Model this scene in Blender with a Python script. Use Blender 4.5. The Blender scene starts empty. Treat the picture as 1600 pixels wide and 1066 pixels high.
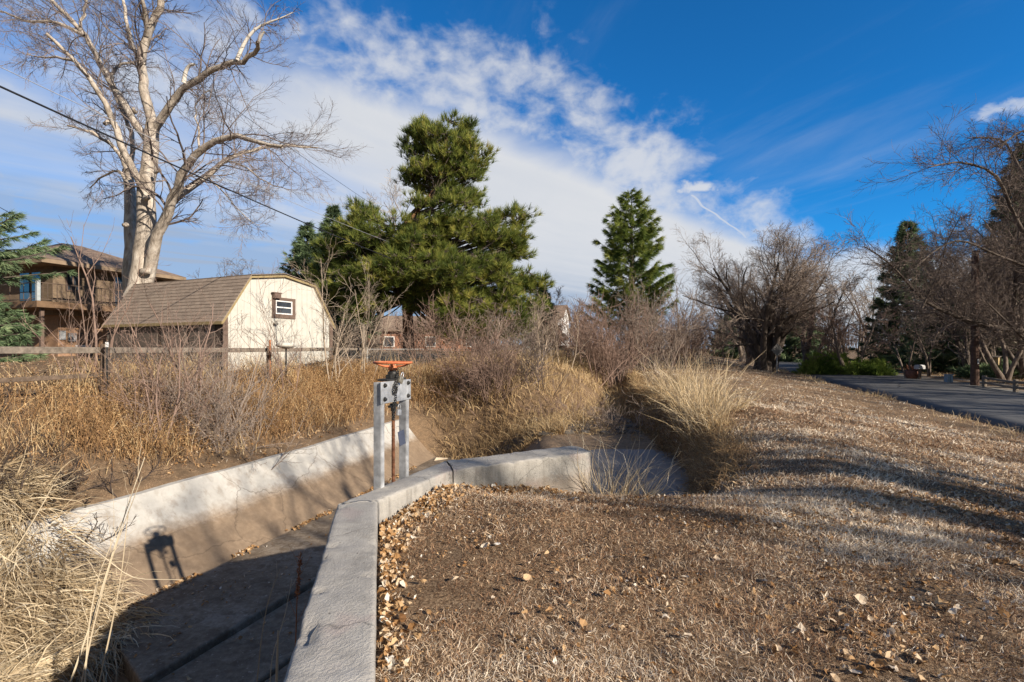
import bpy, math, random
import numpy as np
from mathutils import Vector, Matrix
PI = math.pi
scene = bpy.context.scene
COL = scene.collection
CAMZ = 1.6
F = 800.0            # focal length in photo pixels (1600 wide)
HOR = 545.0

def at(px, py, Y):
    return np.array([(px - 800.0) / F * Y, Y, CAMZ - (py - HOR) / F * Y])

# ------------------------------------------------------------------ objects
def tag(o, label=None, cat=None, group=None, kind=None):
    if label: o['label'] = label
    if cat: o['category'] = cat
    if group: o['group'] = group
    if kind: o['kind'] = kind
    return o

def empty(name, loc=(0, 0, 0), rotz=0.0, label=None, cat=None, group=None):
    o = bpy.data.objects.new(name, None)
    o.empty_display_size = 0.2
    COL.objects.link(o)
    o.location = loc
    o.rotation_euler = (0, 0, rotz)
    return tag(o, label, cat, group)

def mesh_np(name, verts, faces_list, mat, parent=None, smooth=False, attrs=None, world_to=None):
    """faces_list: list of int arrays (k,3) or (k,4). attrs: {name: (n,) float array on points}"""
    verts = np.asarray(verts, dtype=np.float32).reshape(-1, 3)
    me = bpy.data.meshes.new(name)
    me.vertices.add(len(verts))
    faces_list = [np.asarray(f, dtype=np.int32) for f in faces_list if len(f)]
    nl = sum(f.size for f in faces_list)
    npoly = sum(len(f) for f in faces_list)
    me.loops.add(nl)
    me.polygons.add(npoly)
    me.vertices.foreach_set('co', verts.ravel())
    me.loops.foreach_set('vertex_index', np.concatenate([f.ravel() for f in faces_list]))
    tot = np.concatenate([np.full(len(f), f.shape[1], dtype=np.int32) for f in faces_list])
    st = np.zeros(npoly, dtype=np.int32)
    st[1:] = np.cumsum(tot)[:-1]
    me.polygons.foreach_set('loop_start', st)
    me.polygons.foreach_set('loop_total', tot)
    me.polygons.foreach_set('use_smooth', np.full(npoly, bool(smooth)))
    me.update(calc_edges=True)
    if attrs:
        for k, v in attrs.items():
            a = me.attributes.new(k, 'FLOAT', 'POINT')
            a.data.foreach_set('value', np.asarray(v, dtype=np.float32))
    if mat is not None:
        me.materials.append(mat)
    o = bpy.data.objects.new(name, me)
    COL.objects.link(o)
    if parent is not None:
        o.parent = parent
    return o

class Acc:
    """accumulates vertex / face blocks for one mesh"""
    def __init__(s):
        s.v = []; s.f = []; s.n = 0; s.t = []
    def add(s, v, *fs, tint=None):
        v = np.asarray(v, dtype=np.float64).reshape(-1, 3)
        s.v.append(v)
        for f in fs:
            f = np.asarray(f)
            if len(f): s.f.append(f + s.n)
        s.n += len(v)
        s.t.append(np.zeros(len(v)) if tint is None else np.broadcast_to(np.asarray(tint, dtype=float), (len(v),)).copy())
    def box(s, c, size, R=None):
        """box with centre c; optional 3x3 rotation"""
        x, y, z = np.array(size) / 2.0
        v = np.array([[-x,-y,-z],[x,-y,-z],[x,y,-z],[-x,y,-z],[-x,-y,z],[x,-y,z],[x,y,z],[-x,y,z]])
        if R is not None: v = v @ np.array(R).T
        s.add(v + np.array(c), [[0,3,2,1],[4,5,6,7],[0,1,5,4],[1,2,6,5],[2,3,7,6],[3,0,4,7]])
        return s
    def box2(s, lo, hi):
        lo = np.array(lo, float); hi = np.array(hi, float)
        return s.box((lo + hi) / 2, hi - lo)
    def bar(s, a, b, w, h, up=(0, 0, 1)):
        a = np.array(a, float); b = np.array(b, float)
        d = b - a; L = np.linalg.norm(d); d /= L
        up = np.array(up, float)
        x = np.cross(d, up); x /= np.linalg.norm(x)
        z = np.cross(x, d)
        s.box((a + b) / 2, (w, L, h), np.stack([x, d, z], axis=1))
        return s
    def prism(s, poly, z0, z1):
        """vertical prism from a CCW xy polygon (convex or simple); z may be scalars or lists"""
        n = len(poly)
        z0 = [z0] * n if np.isscalar(z0) else z0
        z1 = [z1] * n if np.isscalar(z1) else z1
        v = [(p[0], p[1], z0[i]) for i, p in enumerate(poly)] + [(p[0], p[1], z1[i]) for i, p in enumerate(poly)]
        s.add(v, [[i, (i + 1) % n, n + (i + 1) % n, n + i] for i in range(n)])
        k = s.n - 2 * n
        s.ngons = getattr(s, 'ngons', [])
        s.ngons.append([k + i for i in range(n - 1, -1, -1)]); s.ngons.append([k + n + i for i in range(n)])
        return s
    def poly(s, pts):
        k = s.n
        s.add(np.array(pts, float))
        s.ngons = getattr(s, 'ngons', [])
        s.ngons.append(list(range(k, k + len(pts))))
        return s
    def lathe(s, prof, n=16, c=(0, 0, 0), R=None):
        """profile [(r,z)...] around z"""
        m = len(prof)
        a = np.linspace(0, 2 * PI, n, endpoint=False)
        v = np.array([[[r * math.cos(t), r * math.sin(t), z] for t in a] for r, z in prof]).reshape(-1, 3)
        if R is not None: v = v @ np.array(R).T
        f = [[i * n + j, i * n + (j + 1) % n, (i + 1) * n + (j + 1) % n, (i + 1) * n + j] for i in range(m - 1) for j in range(n)]
        s.add(v + np.array(c), f)
        return s
    def torus(s, c, R, r, n=32, m=8, rot=None):
        a = np.linspace(0, 2 * PI, n, endpoint=False); b = np.linspace(0, 2 * PI, m, endpoint=False)
        A, B = np.meshgrid(a, b, indexing='ij')
        v = np.stack([(R + r * np.cos(B)) * np.cos(A), (R + r * np.cos(B)) * np.sin(A), r * np.sin(B)], -1).reshape(-1, 3)
        if rot is not None: v = v @ np.array(rot).T
        f = [[i * m + j, ((i + 1) % n) * m + j, ((i + 1) % n) * m + (j + 1) % m, i * m + (j + 1) % m] for i in range(n) for j in range(m)]
        s.add(v + np.array(c), f)
        return s
    def tubes(s, pts, rad, sides=5, tint=None, caps=False):
        """pts (N,m,3), rad (N,m)"""
        pts = np.asarray(pts, float); rad = np.asarray(rad, float)
        if pts.ndim == 2: pts = pts[None]; rad = rad[None]
        N, m, _ = pts.shape
        if N == 0: return s
        T = np.empty_like(pts)
        T[:, 1:-1] = pts[:, 2:] - pts[:, :-2]
        T[:, 0] = pts[:, 1] - pts[:, 0]; T[:, -1] = pts[:, -1] - pts[:, -2]
        T /= np.linalg.norm(T, axis=2, keepdims=True) + 1e-9
        ax = np.argmin(np.abs(T.mean(axis=1)), axis=1)
        ref = np.zeros((N, 3)); ref[np.arange(N), ax] = 1
        U = np.cross(T, ref[:, None, :]); U /= np.linalg.norm(U, axis=2, keepdims=True) + 1e-9
        V = np.cross(T, U)
        a = np.linspace(0, 2 * PI, sides, endpoint=False)
        v = pts[:, :, None, :] + rad[:, :, None, None] * (np.cos(a)[None, None, :, None] * U[:, :, None, :] + np.sin(a)[None, None, :, None] * V[:, :, None, :])
        i = np.arange(m - 1)[:, None]; j = np.arange(sides)[None, :]
        q = np.stack([i * sides + j, (i + 1) * sides + j, (i + 1) * sides + (j + 1) % sides, i * sides + (j + 1) % sides], -1).reshape(-1, 4)
        f = (q[None] + (np.arange(N) * m * sides)[:, None, None]).reshape(-1, 4)
        tt = None if tint is None else np.repeat(np.asarray(tint, float), m * sides)
        s.add(v.reshape(-1, 3), f, tint=tt)
        if caps:
            k = s.n - N * m * sides
            s.ngons = getattr(s, 'ngons', [])
            for b in range(N):
                o = k + b * m * sides
                s.ngons.append([o + x for x in range(sides)])
                s.ngons.append([o + (m - 1) * sides + x for x in range(sides - 1, -1, -1)])
        return s
    def obj(s, name, mat, parent=None, smooth=False, origin=None, tint=False, bevel=0.0):
        v = np.concatenate(s.v)
        if origin is not None: v = v - np.array(origin)
        g = {}
        for f in s.f: g.setdefault(f.shape[1], []).append(f)
        fl = [np.concatenate(x) for x in g.values()]
        ng = {}
        for f in getattr(s, 'ngons', []): ng.setdefault(len(f), []).append(f)
        fl += [np.array(x) for x in ng.values()]
        o = mesh_np(name, v, fl, mat, parent, smooth, {'tint': np.concatenate(s.t)} if tint else None)
        if origin is not None: o.location = origin
        if bevel:
            b = o.modifiers.new('bevel', 'BEVEL'); b.width = bevel; b.segments = 2; b.limit_method = 'ANGLE'
        return o

def rotz(a):
    c, s = math.cos(a), math.sin(a)
    return np.array([[c, -s, 0], [s, c, 0], [0, 0, 1.0]])
def rotx(a):
    c, s = math.cos(a), math.sin(a)
    return np.array([[1.0, 0, 0], [0, c, -s], [0, s, c]])
def roty(a):
    c, s = math.cos(a), math.sin(a)
    return np.array([[c, 0, s], [0, 1.0, 0], [-s, 0, c]])

def tube_line(acc, pts, r, sides=6, caps=True):
    pts = np.array(pts, float)
    rad = np.full(len(pts), r) if np.isscalar(r) else np.array(r, float)
    acc.tubes(pts[None], rad[None], sides, caps=caps)

# ------------------------------------------------------------------ materials
class NT:
    def __init__(s, tree):
        s.t = tree; s.n = tree.nodes; s.l = tree.links
    def new(s, typ, **kw):
        nd = s.n.new(typ)
        for k, v in kw.items(): setattr(nd, k, v)
        return nd
    def link(s, a, b): s.l.new(a, b)
    def val(s, sock, v):
        if hasattr(v, 'is_linked') or hasattr(v, 'links'): s.link(v, sock)
        else: sock.default_value = v
    def math(s, op, a, b=0.0, c=0.0, clamp=False):
        nd = s.new('ShaderNodeMath', operation=op); nd.use_clamp = clamp
        s.val(nd.inputs[0], a); s.val(nd.inputs[1], b); s.val(nd.inputs[2], c)
        return nd.outputs[0]
    def noise(s, vec, scale=5.0, detail=4.0, rough=0.55, dist=0.0, col=False):
        nd = s.new('ShaderNodeTexNoise')
        if vec is not None: s.link(vec, nd.inputs['Vector'])
        nd.inputs['Scale'].default_value = scale; nd.inputs['Detail'].default_value = detail
        nd.inputs['Roughness'].default_value = rough; nd.inputs['Distortion'].default_value = dist
        return nd.outputs['Color' if col else 'Fac']
    def ramp(s, fac, stops, interp='LINEAR'):
        nd = s.new('ShaderNodeValToRGB')
        cr = nd.color_ramp; cr.interpolation = interp
        while len(cr.elements) < len(stops): cr.elements.new(0.5)
        for e, (p, c) in zip(cr.elements, stops):
            e.position = p; e.color = (c[0], c[1], c[2], 1) if not np.isscalar(c) else (c, c, c, 1)
        s.val(nd.inputs[0], fac)
        return nd.outputs[0]
    def mix(s, fac, a, b, mode='MIX'):
        nd = s.new('ShaderNodeMix', data_type='RGBA', blend_type=mode)
        s.val(nd.inputs[0], fac)
        for i, v in ((6, a), (7, b)):
            if hasattr(v, 'links'): s.link(v, nd.inputs[i])
            else: nd.inputs[i].default_value = (v[0], v[1], v[2], 1)
        return nd.outputs[2]
    def smooth(s, x, a, b):
        nd = s.new('ShaderNodeMapRange', interpolation_type='SMOOTHSTEP')
        s.val(nd.inputs[0], x)
        nd.inputs[1].default_value = a; nd.inputs[2].default_value = b
        nd.inputs[3].default_value = 0; nd.inputs[4].default_value = 1
        return nd.outputs[0]
    def bump(s, h, strength=0.3, dist=0.02):
        nd = s.new('ShaderNodeBump')
        nd.inputs['Strength'].default_value = strength; nd.inputs['Distance'].default_value = dist
        s.link(h, nd.inputs['Height'])
        return nd.outputs[0]
    def attr(s, name):
        nd = s.new('ShaderNodeAttribute', attribute_name=name)
        return nd.outputs['Fac']
    def xyz(s, vec):
        nd = s.new('ShaderNodeSeparateXYZ'); s.link(vec, nd.inputs[0])
        return nd.outputs
    def comb(s, x, y, z):
        nd = s.new('ShaderNodeCombineXYZ')
        s.val(nd.inputs[0], x); s.val(nd.inputs[1], y); s.val(nd.inputs[2], z)
        return nd.outputs[0]

MATS = {}
def mat(name, fn, rough=0.8, metal=0.0, spec=0.3):
    if name in MATS: return MATS[name]
    m = bpy.data.materials.new(name); m.use_nodes = True
    nt = NT(m.node_tree)
    bs = m.node_tree.nodes['Principled BSDF']
    bs.inputs['Roughness'].default_value = rough
    bs.inputs['Metallic'].default_value = metal
    bs.inputs['Specular IOR Level'].default_value = spec
    co = nt.new('ShaderNodeTexCoord').outputs['Object']
    geo = nt.new('ShaderNodeNewGeometry').outputs['Position']
    r = fn(nt, co, geo, bs)
    if r is not None:
        if hasattr(r, 'links'): nt.link(r, bs.inputs['Base Color'])
        else: bs.inputs['Base Color'].default_value = (r[0], r[1], r[2], 1)
    MATS[name] = m
    return m

def simple(name, c, var=0.25, scale=6.0, rough=0.8, metal=0.0, bump=0.0, bdist=0.01, spec=0.3, bscale=None):
    def fn(nt, co, geo, bs):
        n = nt.noise(co, scale, 5)
        if bump:
            h = nt.noise(co, bscale or scale * 4, 6)
            nt.link(nt.bump(h, bump, bdist), bs.inputs['Normal'])
        lo = [x * (1 - var) for x in c]; hi = [x * (1 + var) for x in c]
        return nt.ramp(n, [(0.3, lo), (0.7, hi)])
    return mat(name, fn, rough, metal, spec)

def tinted(name, stops, rough=0.8, trans=0.0, noise_amt=0.0, spec=0.15):
    """colour ramp over the point attribute 'tint' (0..1)"""
    def fn(nt, co, geo, bs):
        t = nt.attr('tint')
        c = nt.ramp(t, stops)
        if noise_amt:
            n = nt.noise(geo, 0.7, 3)
            c = nt.mix(nt.smooth(n, 0.35, 0.65), c, nt.mix(noise_amt, c, (0.5, 0.42, 0.3), 'MULTIPLY'))
        if trans:
            tr = nt.new('ShaderNodeBsdfTranslucent'); nt.link(c, tr.inputs[0])
            mx = nt.new('ShaderNodeMixShader'); mx.inputs[0].default_value = trans
            nt.link(bs.outputs[0], mx.inputs[1]); nt.link(tr.outputs[0], mx.inputs[2])
            out = [n_ for n_ in nt.n if n_.type == 'OUTPUT_MATERIAL'][0]
            nt.link(mx.outputs[0], out.inputs[0])
        return c
    return mat(name, fn, rough, 0.0, spec)

# ------------------------------------------------------------------ plants
def unit(v):
    return v / (np.linalg.norm(v, axis=-1, keepdims=True) + 1e-9)

def resample(pts, m):
    pts = np.array(pts, float)
    d = np.r_[0, np.cumsum(np.linalg.norm(np.diff(pts, axis=0), axis=1))]
    t = np.linspace(0, d[-1], m)
    # smooth (Catmull-like) by interpolating twice
    out = np.stack([np.interp(t, d, pts[:, k]) for k in range(3)], 1)
    sm = out.copy()
    sm[1:-1] = 0.25 * out[:-2] + 0.5 * out[1:-1] + 0.25 * out[2:]
    return sm

def run(rng, P, D, L, n, wander, trop):
    """grow N polylines; trop: upward pull (z) per unit"""
    N = len(P)
    pts = np.empty((N, n + 1, 3)); pts[:, 0] = P
    d = unit(D)
    for i in range(n):
        d = unit(d + rng.normal(0, wander, (N, 3)) + np.array([0, 0, trop / n]))
        pts[:, i + 1] = pts[:, i] + d * (L / n)[:, None]
    return pts

def spawn(rng, pts, rad, L, k, t0, t1, ang, ratio, rr, taper=0.5, minr=0.002):
    """k children on each polyline -> P, D, L, R"""
    N, m, _ = pts.shape
    t = (np.arange(k)[None, :] + rng.uniform(0.05, 0.95, (N, k))) / k
    t = t0 + (t1 - t0) * t
    x = t * (m - 1); i = np.minimum(x.astype(int), m - 2); f = x - i
    ar = np.arange(N)[:, None]
    p = pts[ar, i] * (1 - f[..., None]) + pts[ar, i + 1] * f[..., None]
    T = unit(pts[ar, i + 1] - pts[ar, i])
    r = rad[ar, i] * (1 - f) + rad[ar, i + 1] * f
    a = rng.uniform(ang[0], ang[1], (N, k))
    rv = rng.normal(0, 1, (N, k, 3)); per = unit(rv - (rv * T).sum(-1, keepdims=True) * T)
    D = np.cos(a)[..., None] * T + np.sin(a)[..., None] * per
    Lc = L[:, None] * rng.uniform(ratio[0], ratio[1], (N, k)) * (1 - taper * t)
    R = np.maximum(r * rng.uniform(rr[0], rr[1], (N, k)), minr)
    return p.reshape(-1, 3), D.reshape(-1, 3), Lc.ravel(), R.ravel()

def twigs(acc, rng, pts, rad, L, specs, tip=0.35):
    """grow successive levels of branches out of the given polylines, adding tubes to acc (one acc per level or one)"""
    cur = (pts, rad, L)
    for li, sp in enumerate(specs):
        P, D, Lc, R = spawn(rng, *cur, sp['k'], sp.get('t0', 0.25), sp.get('t1', 1.0), sp.get('ang', (0.5, 1.0)),
                            sp.get('ratio', (0.4, 0.8)), sp.get('rr', (0.4, 0.7)), sp.get('taper', 0.4), sp.get('minr', 0.004))
        n = sp.get('n', 4)
        q = run(rng, P, D, Lc, n, sp.get('wander', 0.15), sp.get('trop', 0.1))
        w = np.linspace(1, sp.get('tip', tip), n + 1)
        rd = np.maximum(R[:, None] * w[None, :], sp.get('minr', 0.004) * 0.6)
        acc[min(li, len(acc) - 1)].tubes(q, rd, sp.get('sides', 4 if li == 0 else 3))
        cur = (q, rd, Lc)
    return cur

def tufts(acc, rng, C, A, n, length, width, spread=1.1, tint=None, up=0.0):
    """needle tufts: centres C (N,3), axes A (N,3)"""
    N = len(C)
    A = unit(A)
    rv = rng.normal(0, 1, (N, n, 3))
    per = unit(rv - (rv * A[:, None]).sum(-1, keepdims=True) * A[:, None])
    a = rng.uniform(0.15, spread, (N, n))
    d = np.cos(a)[..., None] * A[:, None] + np.sin(a)[..., None] * per
    d[..., 2] += up; d = unit(d)
    ln = length * rng.uniform(0.6, 1.15, (N, n)) if np.isscalar(length) else length[:, None] * rng.uniform(0.6, 1.15, (N, n))
    sd = unit(np.cross(d, rng.normal(0, 1, (N, n, 3)))) * (width / 2)
    b = C[:, None] + d * (ln * 0.06)[..., None] - A[:, None] * (ln * rng.uniform(0, 0.5, (N, n)))[..., None]
    v = np.stack([b - sd, b + sd, b + d * ln[..., None] + sd * 0.15, b + d * ln[..., None] - sd * 0.15], 2).reshape(-1, 3)
    f = np.arange(N * n * 4).reshape(-1, 4)
    tt = (rng.uniform(0, 1, N) if tint is None else tint)
    tt = np.repeat(np.clip(tt[:, None] + rng.normal(0, 0.12, (N, n)), 0, 1).ravel(), 4)
    acc.add(v, f, tint=tt)

def blades(acc, rng, P, D, L, W, droop, nseg=3, tint=None, wander=0.12):
    """grass blades: bases P, directions D, lengths L, widths W, droop (downwards bend)"""
    N = len(P)
    D = unit(D)
    pts = np.empty((N, nseg + 1, 3)); pts[:, 0] = P
    d = D.copy()
    for i in range(nseg):
        pts[:, i + 1] = pts[:, i] + d * (L / nseg)[:, None]
        d = d + rng.normal(0, wander, (N, 3)); d[:, 2] -= droop / nseg
        d = unit(d)
    side = unit(np.cross(D, rng.normal(0, 1, (N, 3))))
    w = np.linspace(1, 0.15, nseg + 1)[None, :, None] * (W / 2)[:, None, None]
    v = np.stack([pts - side[:, None] * w, pts + side[:, None] * w], 2)      # N, nseg+1, 2, 3
    i = np.arange(nseg)
    q = np.stack([2 * i, 2 * i + 1, 2 * i + 3, 2 * i + 2], -1)
    f = (q[None] + (np.arange(N) * (nseg + 1) * 2)[:, None, None]).reshape(-1, 4)
    tt = rng.uniform(0, 1, N) if tint is None else tint
    acc.add(v.reshape(-1, 3), f, tint=np.repeat(tt, (nseg + 1) * 2))
    return pts
# ------------------------------------------------------------------ camera, sky, sun
cam = bpy.data.cameras.new('camera'); cam_o = bpy.data.objects.new('camera', cam); COL.objects.link(cam_o)
cam.sensor_width = 36; cam.lens = 18.0; cam.shift_y = (HOR - 533.0) / 1600.0
cam.clip_start = 0.05; cam.clip_end = 3000
cam_o.location = (0, 0, CAMZ); cam_o.rotation_euler = (PI / 2, 0, 0)
scene.camera = cam_o

LIGHT = np.array([-1.219, 1.0, -0.725]); LIGHT /= np.linalg.norm(LIGHT)
SUN_EL = math.asin(-LIGHT[2])
sun = bpy.data.lights.new('sun', 'SUN'); sun.energy = 5.0; sun.angle = math.radians(0.53); sun.color = (1.0, 0.895, 0.76)
sun_o = bpy.data.objects.new('sun', sun); COL.objects.link(sun_o)
sun_o.rotation_euler = Vector(LIGHT).to_track_quat('-Z', 'Y').to_euler()
sun_o.location = (20, -16, 14)

w = bpy.data.worlds.new('World'); scene.world = w; w.use_nodes = True
def build_world():
    nt = NT(w.node_tree); nt.n.clear()
    out = nt.new('ShaderNodeOutputWorld'); bg = nt.new('ShaderNodeBackground')
    nt.link(bg.outputs[0], out.inputs[0])
    bg.inputs[1].default_value = 0.10
    sky = nt.new('ShaderNodeTexSky', sky_type='NISHITA'); sky.sun_disc = False
    sky.sun_elevation = SUN_EL; sky.sun_rotation = math.atan2(-LIGHT[0], -LIGHT[1])
    sky.altitude = 1600; sky.air_density = 1.0; sky.dust_density = 0.4; sky.ozone_density = 2.5
    base = nt.mix(1.0, sky.outputs[0], (0.105, 0.68, 1.10), 'MULTIPLY')
    d = nt.new('ShaderNodeTexCoord').outputs['Generated']
    x, y, z = nt.xyz(d)
    zz = nt.math('MAXIMUM', z, 0.03)
    px = nt.math('DIVIDE', x, zz); py = nt.math('DIVIDE', y, zz)
    p = nt.comb(px, py, 0.0)
    # signed distance behind the diagonal cloud front
    s = nt.math('DIVIDE', nt.math('SUBTRACT', nt.math('SUBTRACT', py, nt.math('MULTIPLY', px, 1.06)), 2.35), 1.457)
    big = nt.noise(p, 0.55, 3, 0.5)
    fine = nt.noise(nt.comb(x, y, nt.math('MULTIPLY', z, 1.5)), 8.0, 6, 0.55, 0.3)
    vfine = nt.noise(nt.comb(x, y, nt.math('MULTIPLY', z, 1.5)), 24.0, 5, 0.55, 0.3)
    wob = nt.math('ADD', nt.math('MULTIPLY', nt.math('SUBTRACT', big, 0.5), 0.5), nt.math('MULTIPLY', nt.math('SUBTRACT', fine, 0.5), 0.32))
    sw = nt.math('ADD', s, wob)
    c1 = nt.smooth(sw, -0.22, 0.30)
    # mottled band ahead of the front
    band = nt.math('MULTIPLY', nt.smooth(s, -1.0, -0.15), nt.smooth(py, 1.0, 1.9))
    mott = nt.math('ADD', nt.math('MULTIPLY', fine, 0.75), nt.math('MULTIPLY', vfine, 0.35))
    c2 = nt.math('MULTIPLY', nt.smooth(nt.math('ADD', mott, nt.math('MULTIPLY', band, 0.36)), 0.70, 1.02), nt.math('MULTIPLY', nt.smooth(band, 0.02, 0.5), 0.82))
    # thinner toward the zenith on the left
    thin = nt.math('MULTIPLY', nt.smooth(nt.math('ADD', py, nt.math('MULTIPLY', nt.math('SUBTRACT', fine, 0.5), 1.6)), 1.1, 2.3), 0.72)
    c1 = nt.math('MULTIPLY', c1, nt.math('ADD', thin, 0.28))
    strk = nt.noise(nt.comb(nt.math('MULTIPLY', nt.math('SUBTRACT', py, nt.math('MULTIPLY', px, 1.06)), 1.6), nt.math('MULTIPLY', nt.math('ADD', px, nt.math('MULTIPLY', py, 1.06)), 0.45), 6.1), 0.8, 5, 0.5, 0.9)
    lft = nt.smooth(nt.math('MULTIPLY', px, -1.0), 0.2, 1.5)
    c1 = nt.math('MULTIPLY', c1, nt.math('SUBTRACT', 1.0, nt.math('MULTIPLY', lft, nt.math('MULTIPLY', nt.math('SUBTRACT', 1.0, nt.smooth(strk, 0.30, 0.74)), 0.42))))
    # low bank over the road and faint cirrus
    low = nt.math('MULTIPLY', nt.smooth(nt.math('ADD', py, nt.math('ADD', nt.math('MULTIPLY', fine, 1.8), nt.math('MULTIPLY', px, -0.10))), 5.3, 6.4), 0.86)
    cir = nt.noise(nt.comb(nt.math('MULTIPLY', nt.math('ADD', px, nt.math('MULTIPLY', py, 0.4)), 1.3), nt.math('MULTIPLY', nt.math('SUBTRACT', py, nt.math('MULTIPLY', px, 0.6)), 0.35), 3.3), 1.0, 7, 0.6, 0.4)
    cir = nt.math('MULTIPLY', nt.smooth(cir, 0.48, 0.9), 0.20)
    # contrail
    ax, ay, bx, by = 1.146, 3.30, 2.165, 4.68
    L = math.hypot(bx - ax, by - ay); ux, uy = (bx - ax) / L, (by - ay) / L
    rx = nt.math('SUBTRACT', px, ax); ry = nt.math('SUBTRACT', py, ay)
    al = nt.math('ADD', nt.math('MULTIPLY', rx, ux), nt.math('MULTIPLY', ry, uy))
    ac = nt.math('ABSOLUTE', nt.math('ADD', nt.math('ADD', nt.math('MULTIPLY', rx, uy), nt.math('MULTIPLY', ry, -ux)), nt.math('MULTIPLY', nt.math('SUBTRACT', nt.noise(p, 2.0, 1), 0.5), 0.10)))
    tr = nt.math('MULTIPLY', nt.math('SUBTRACT', 1.0, nt.smooth(ac, 0.004, 0.020)), nt.math('MULTIPLY', nt.smooth(al, 0.0, 0.05), nt.math('SUBTRACT', 1.0, nt.smooth(al, L - 0.1, L))))
    # small puff at its head and wisp on the far right
    def puff(cx, cy, r, k):
        dd = nt.math('POWER', nt.math('ADD', nt.math('POWER', nt.math('SUBTRACT', px, cx), 2.0), nt.math('POWER', nt.math('SUBTRACT', py, cy), 2.0)), 0.5)
        return nt.math('MULTIPLY', nt.math('SUBTRACT', 1.0, nt.smooth(nt.math('ADD', dd, nt.math('MULTIPLY', nt.math('SUBTRACT', vfine, 0.5), 0.45)), r * 0.2, r)), k)
    puffs = nt.math('MAXIMUM', puff(1.13, 3.2, 0.17, 0.85), puff(2.12, 2.12, 0.14, 0.6))
    cov = c1
    for o_ in (c2, low, cir, nt.math('MULTIPLY', tr, 0.75), puffs):
        cov = nt.math('MAXIMUM', cov, o_)
    cov = nt.math('MINIMUM', cov, 0.97)
    # lit fringe white, thick part greyer
    streak = nt.noise(nt.comb(nt.math('MULTIPLY', nt.math('SUBTRACT', py, nt.math('MULTIPLY', px, 1.06)), 0.9), nt.math('MULTIPLY', nt.math('ADD', px, nt.math('MULTIPLY', py, 1.06)), 0.16), 1.7), 1.0, 6, 0.6, 0.5)
    deep = nt.math('ADD', nt.math('MULTIPLY', s, 0.22), nt.math('MULTIPLY', nt.math('SUBTRACT', 0.52, streak), 1.1))
    deep = nt.math('ADD', deep, nt.math('MULTIPLY', nt.math('SUBTRACT', 0.55, fine), 0.35))
    deep = nt.math('ADD', deep, nt.math('MULTIPLY', nt.math('MAXIMUM', nt.math('MULTIPLY', px, -1.0), 0.0), 0.14))
    deep = nt.math('MINIMUM', nt.math('MULTIPLY', deep, 0.70), 0.86)
    k = 1.0 / 0.10
    cc = nt.ramp(deep, [(0.0, (0.475 * k, 0.48 * k, 0.49 * k)), (0.4, (0.40 * k, 0.42 * k, 0.455 * k)), (0.75, (0.28 * k, 0.325 * k, 0.40 * k)), (1.0, (0.18 * k, 0.245 * k, 0.36 * k))])
    fin = nt.mix(cov, base, cc)
    # unseen grey overcast added behind the camera to take blue out of shadows
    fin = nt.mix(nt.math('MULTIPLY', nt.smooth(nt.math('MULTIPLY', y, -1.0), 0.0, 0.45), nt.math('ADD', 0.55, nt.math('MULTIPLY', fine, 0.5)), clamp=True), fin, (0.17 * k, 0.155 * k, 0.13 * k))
    # below the horizon: dull ground tone
    fin = nt.mix(nt.smooth(z, -0.02, 0.0), (1.0, 0.9, 0.75), fin)
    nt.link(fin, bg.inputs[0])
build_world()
vs = scene.view_settings
vs.view_transform = 'Standard'; vs.look = 'None'; vs.exposure = 0.68; vs.gamma = 1.0
scene.cycles.max_bounces = 6; scene.cycles.diffuse_bounces = 3; scene.cycles.transparent_max_bounces = 6
scene.cycles.use_denoising = True

# ------------------------------------------------------------------ terrain
ROAD0 = np.array([26.0, 26.0]); RD = unit(np.array([0.35, 1.0])); RN = np.array([-RD[1], RD[0]])
ROADW = 7.2
Lfoot = np.array([(-7.6, 3.0), (-6.18, 8.0), (-4.54, 13.2), (-2.95, 19.6), (0.0, 19.0), (1.9, 19.6), (4.7, 26), (7.6, 40), (14.8, 80), (21.6, 112)])
Rfoot = np.array([(22.3, 112), (15.5, 80), (8.4, 40), (5.6, 26), (4.7, 20), (4.5, 15), (4.1, 12), (3.15, 9.0), (2.2, 6.95), (1.15, 6.95)])
Wedge = np.array([(1.15, 6.95), (0.78, 6.82), (-0.82, 5.9), (-1.15, 5.25), (-1.53, 4.3), (-0.95, 2.0), (-0.45, 0.0), (0.05, -2.0)])
POLY = np.concatenate([Lfoot, Rfoot, Wedge, np.array([(-8.5, -2.0)])])

def sst(x, a, b):
    t = np.clip((x - a) / (b - a), 0, 1)
    return t * t * (3 - 2 * t)

def dist_poly(x, y, pl):
    d = np.full(x.shape, 1e9)
    for a, b in zip(pl[:-1], pl[1:]):
        vx, vy = b - a
        t = np.clip(((x - a[0]) * vx + (y - a[1]) * vy) / (vx * vx + vy * vy), 0, 1)
        d = np.minimum(d, np.hypot(x - a[0] - t * vx, y - a[1] - t * vy))
    return d

def inside(x, y, pg):
    r = np.zeros(x.shape, bool)
    n = len(pg)
    for i in range(n):
        x0, y0 = pg[i]; x1, y1 = pg[(i + 1) % n]
        c = ((y0 > y) != (y1 > y)) & (x < (x1 - x0) * (y - y0) / (y1 - y0 + 1e-12) + x0)
        r ^= c
    return r

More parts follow.
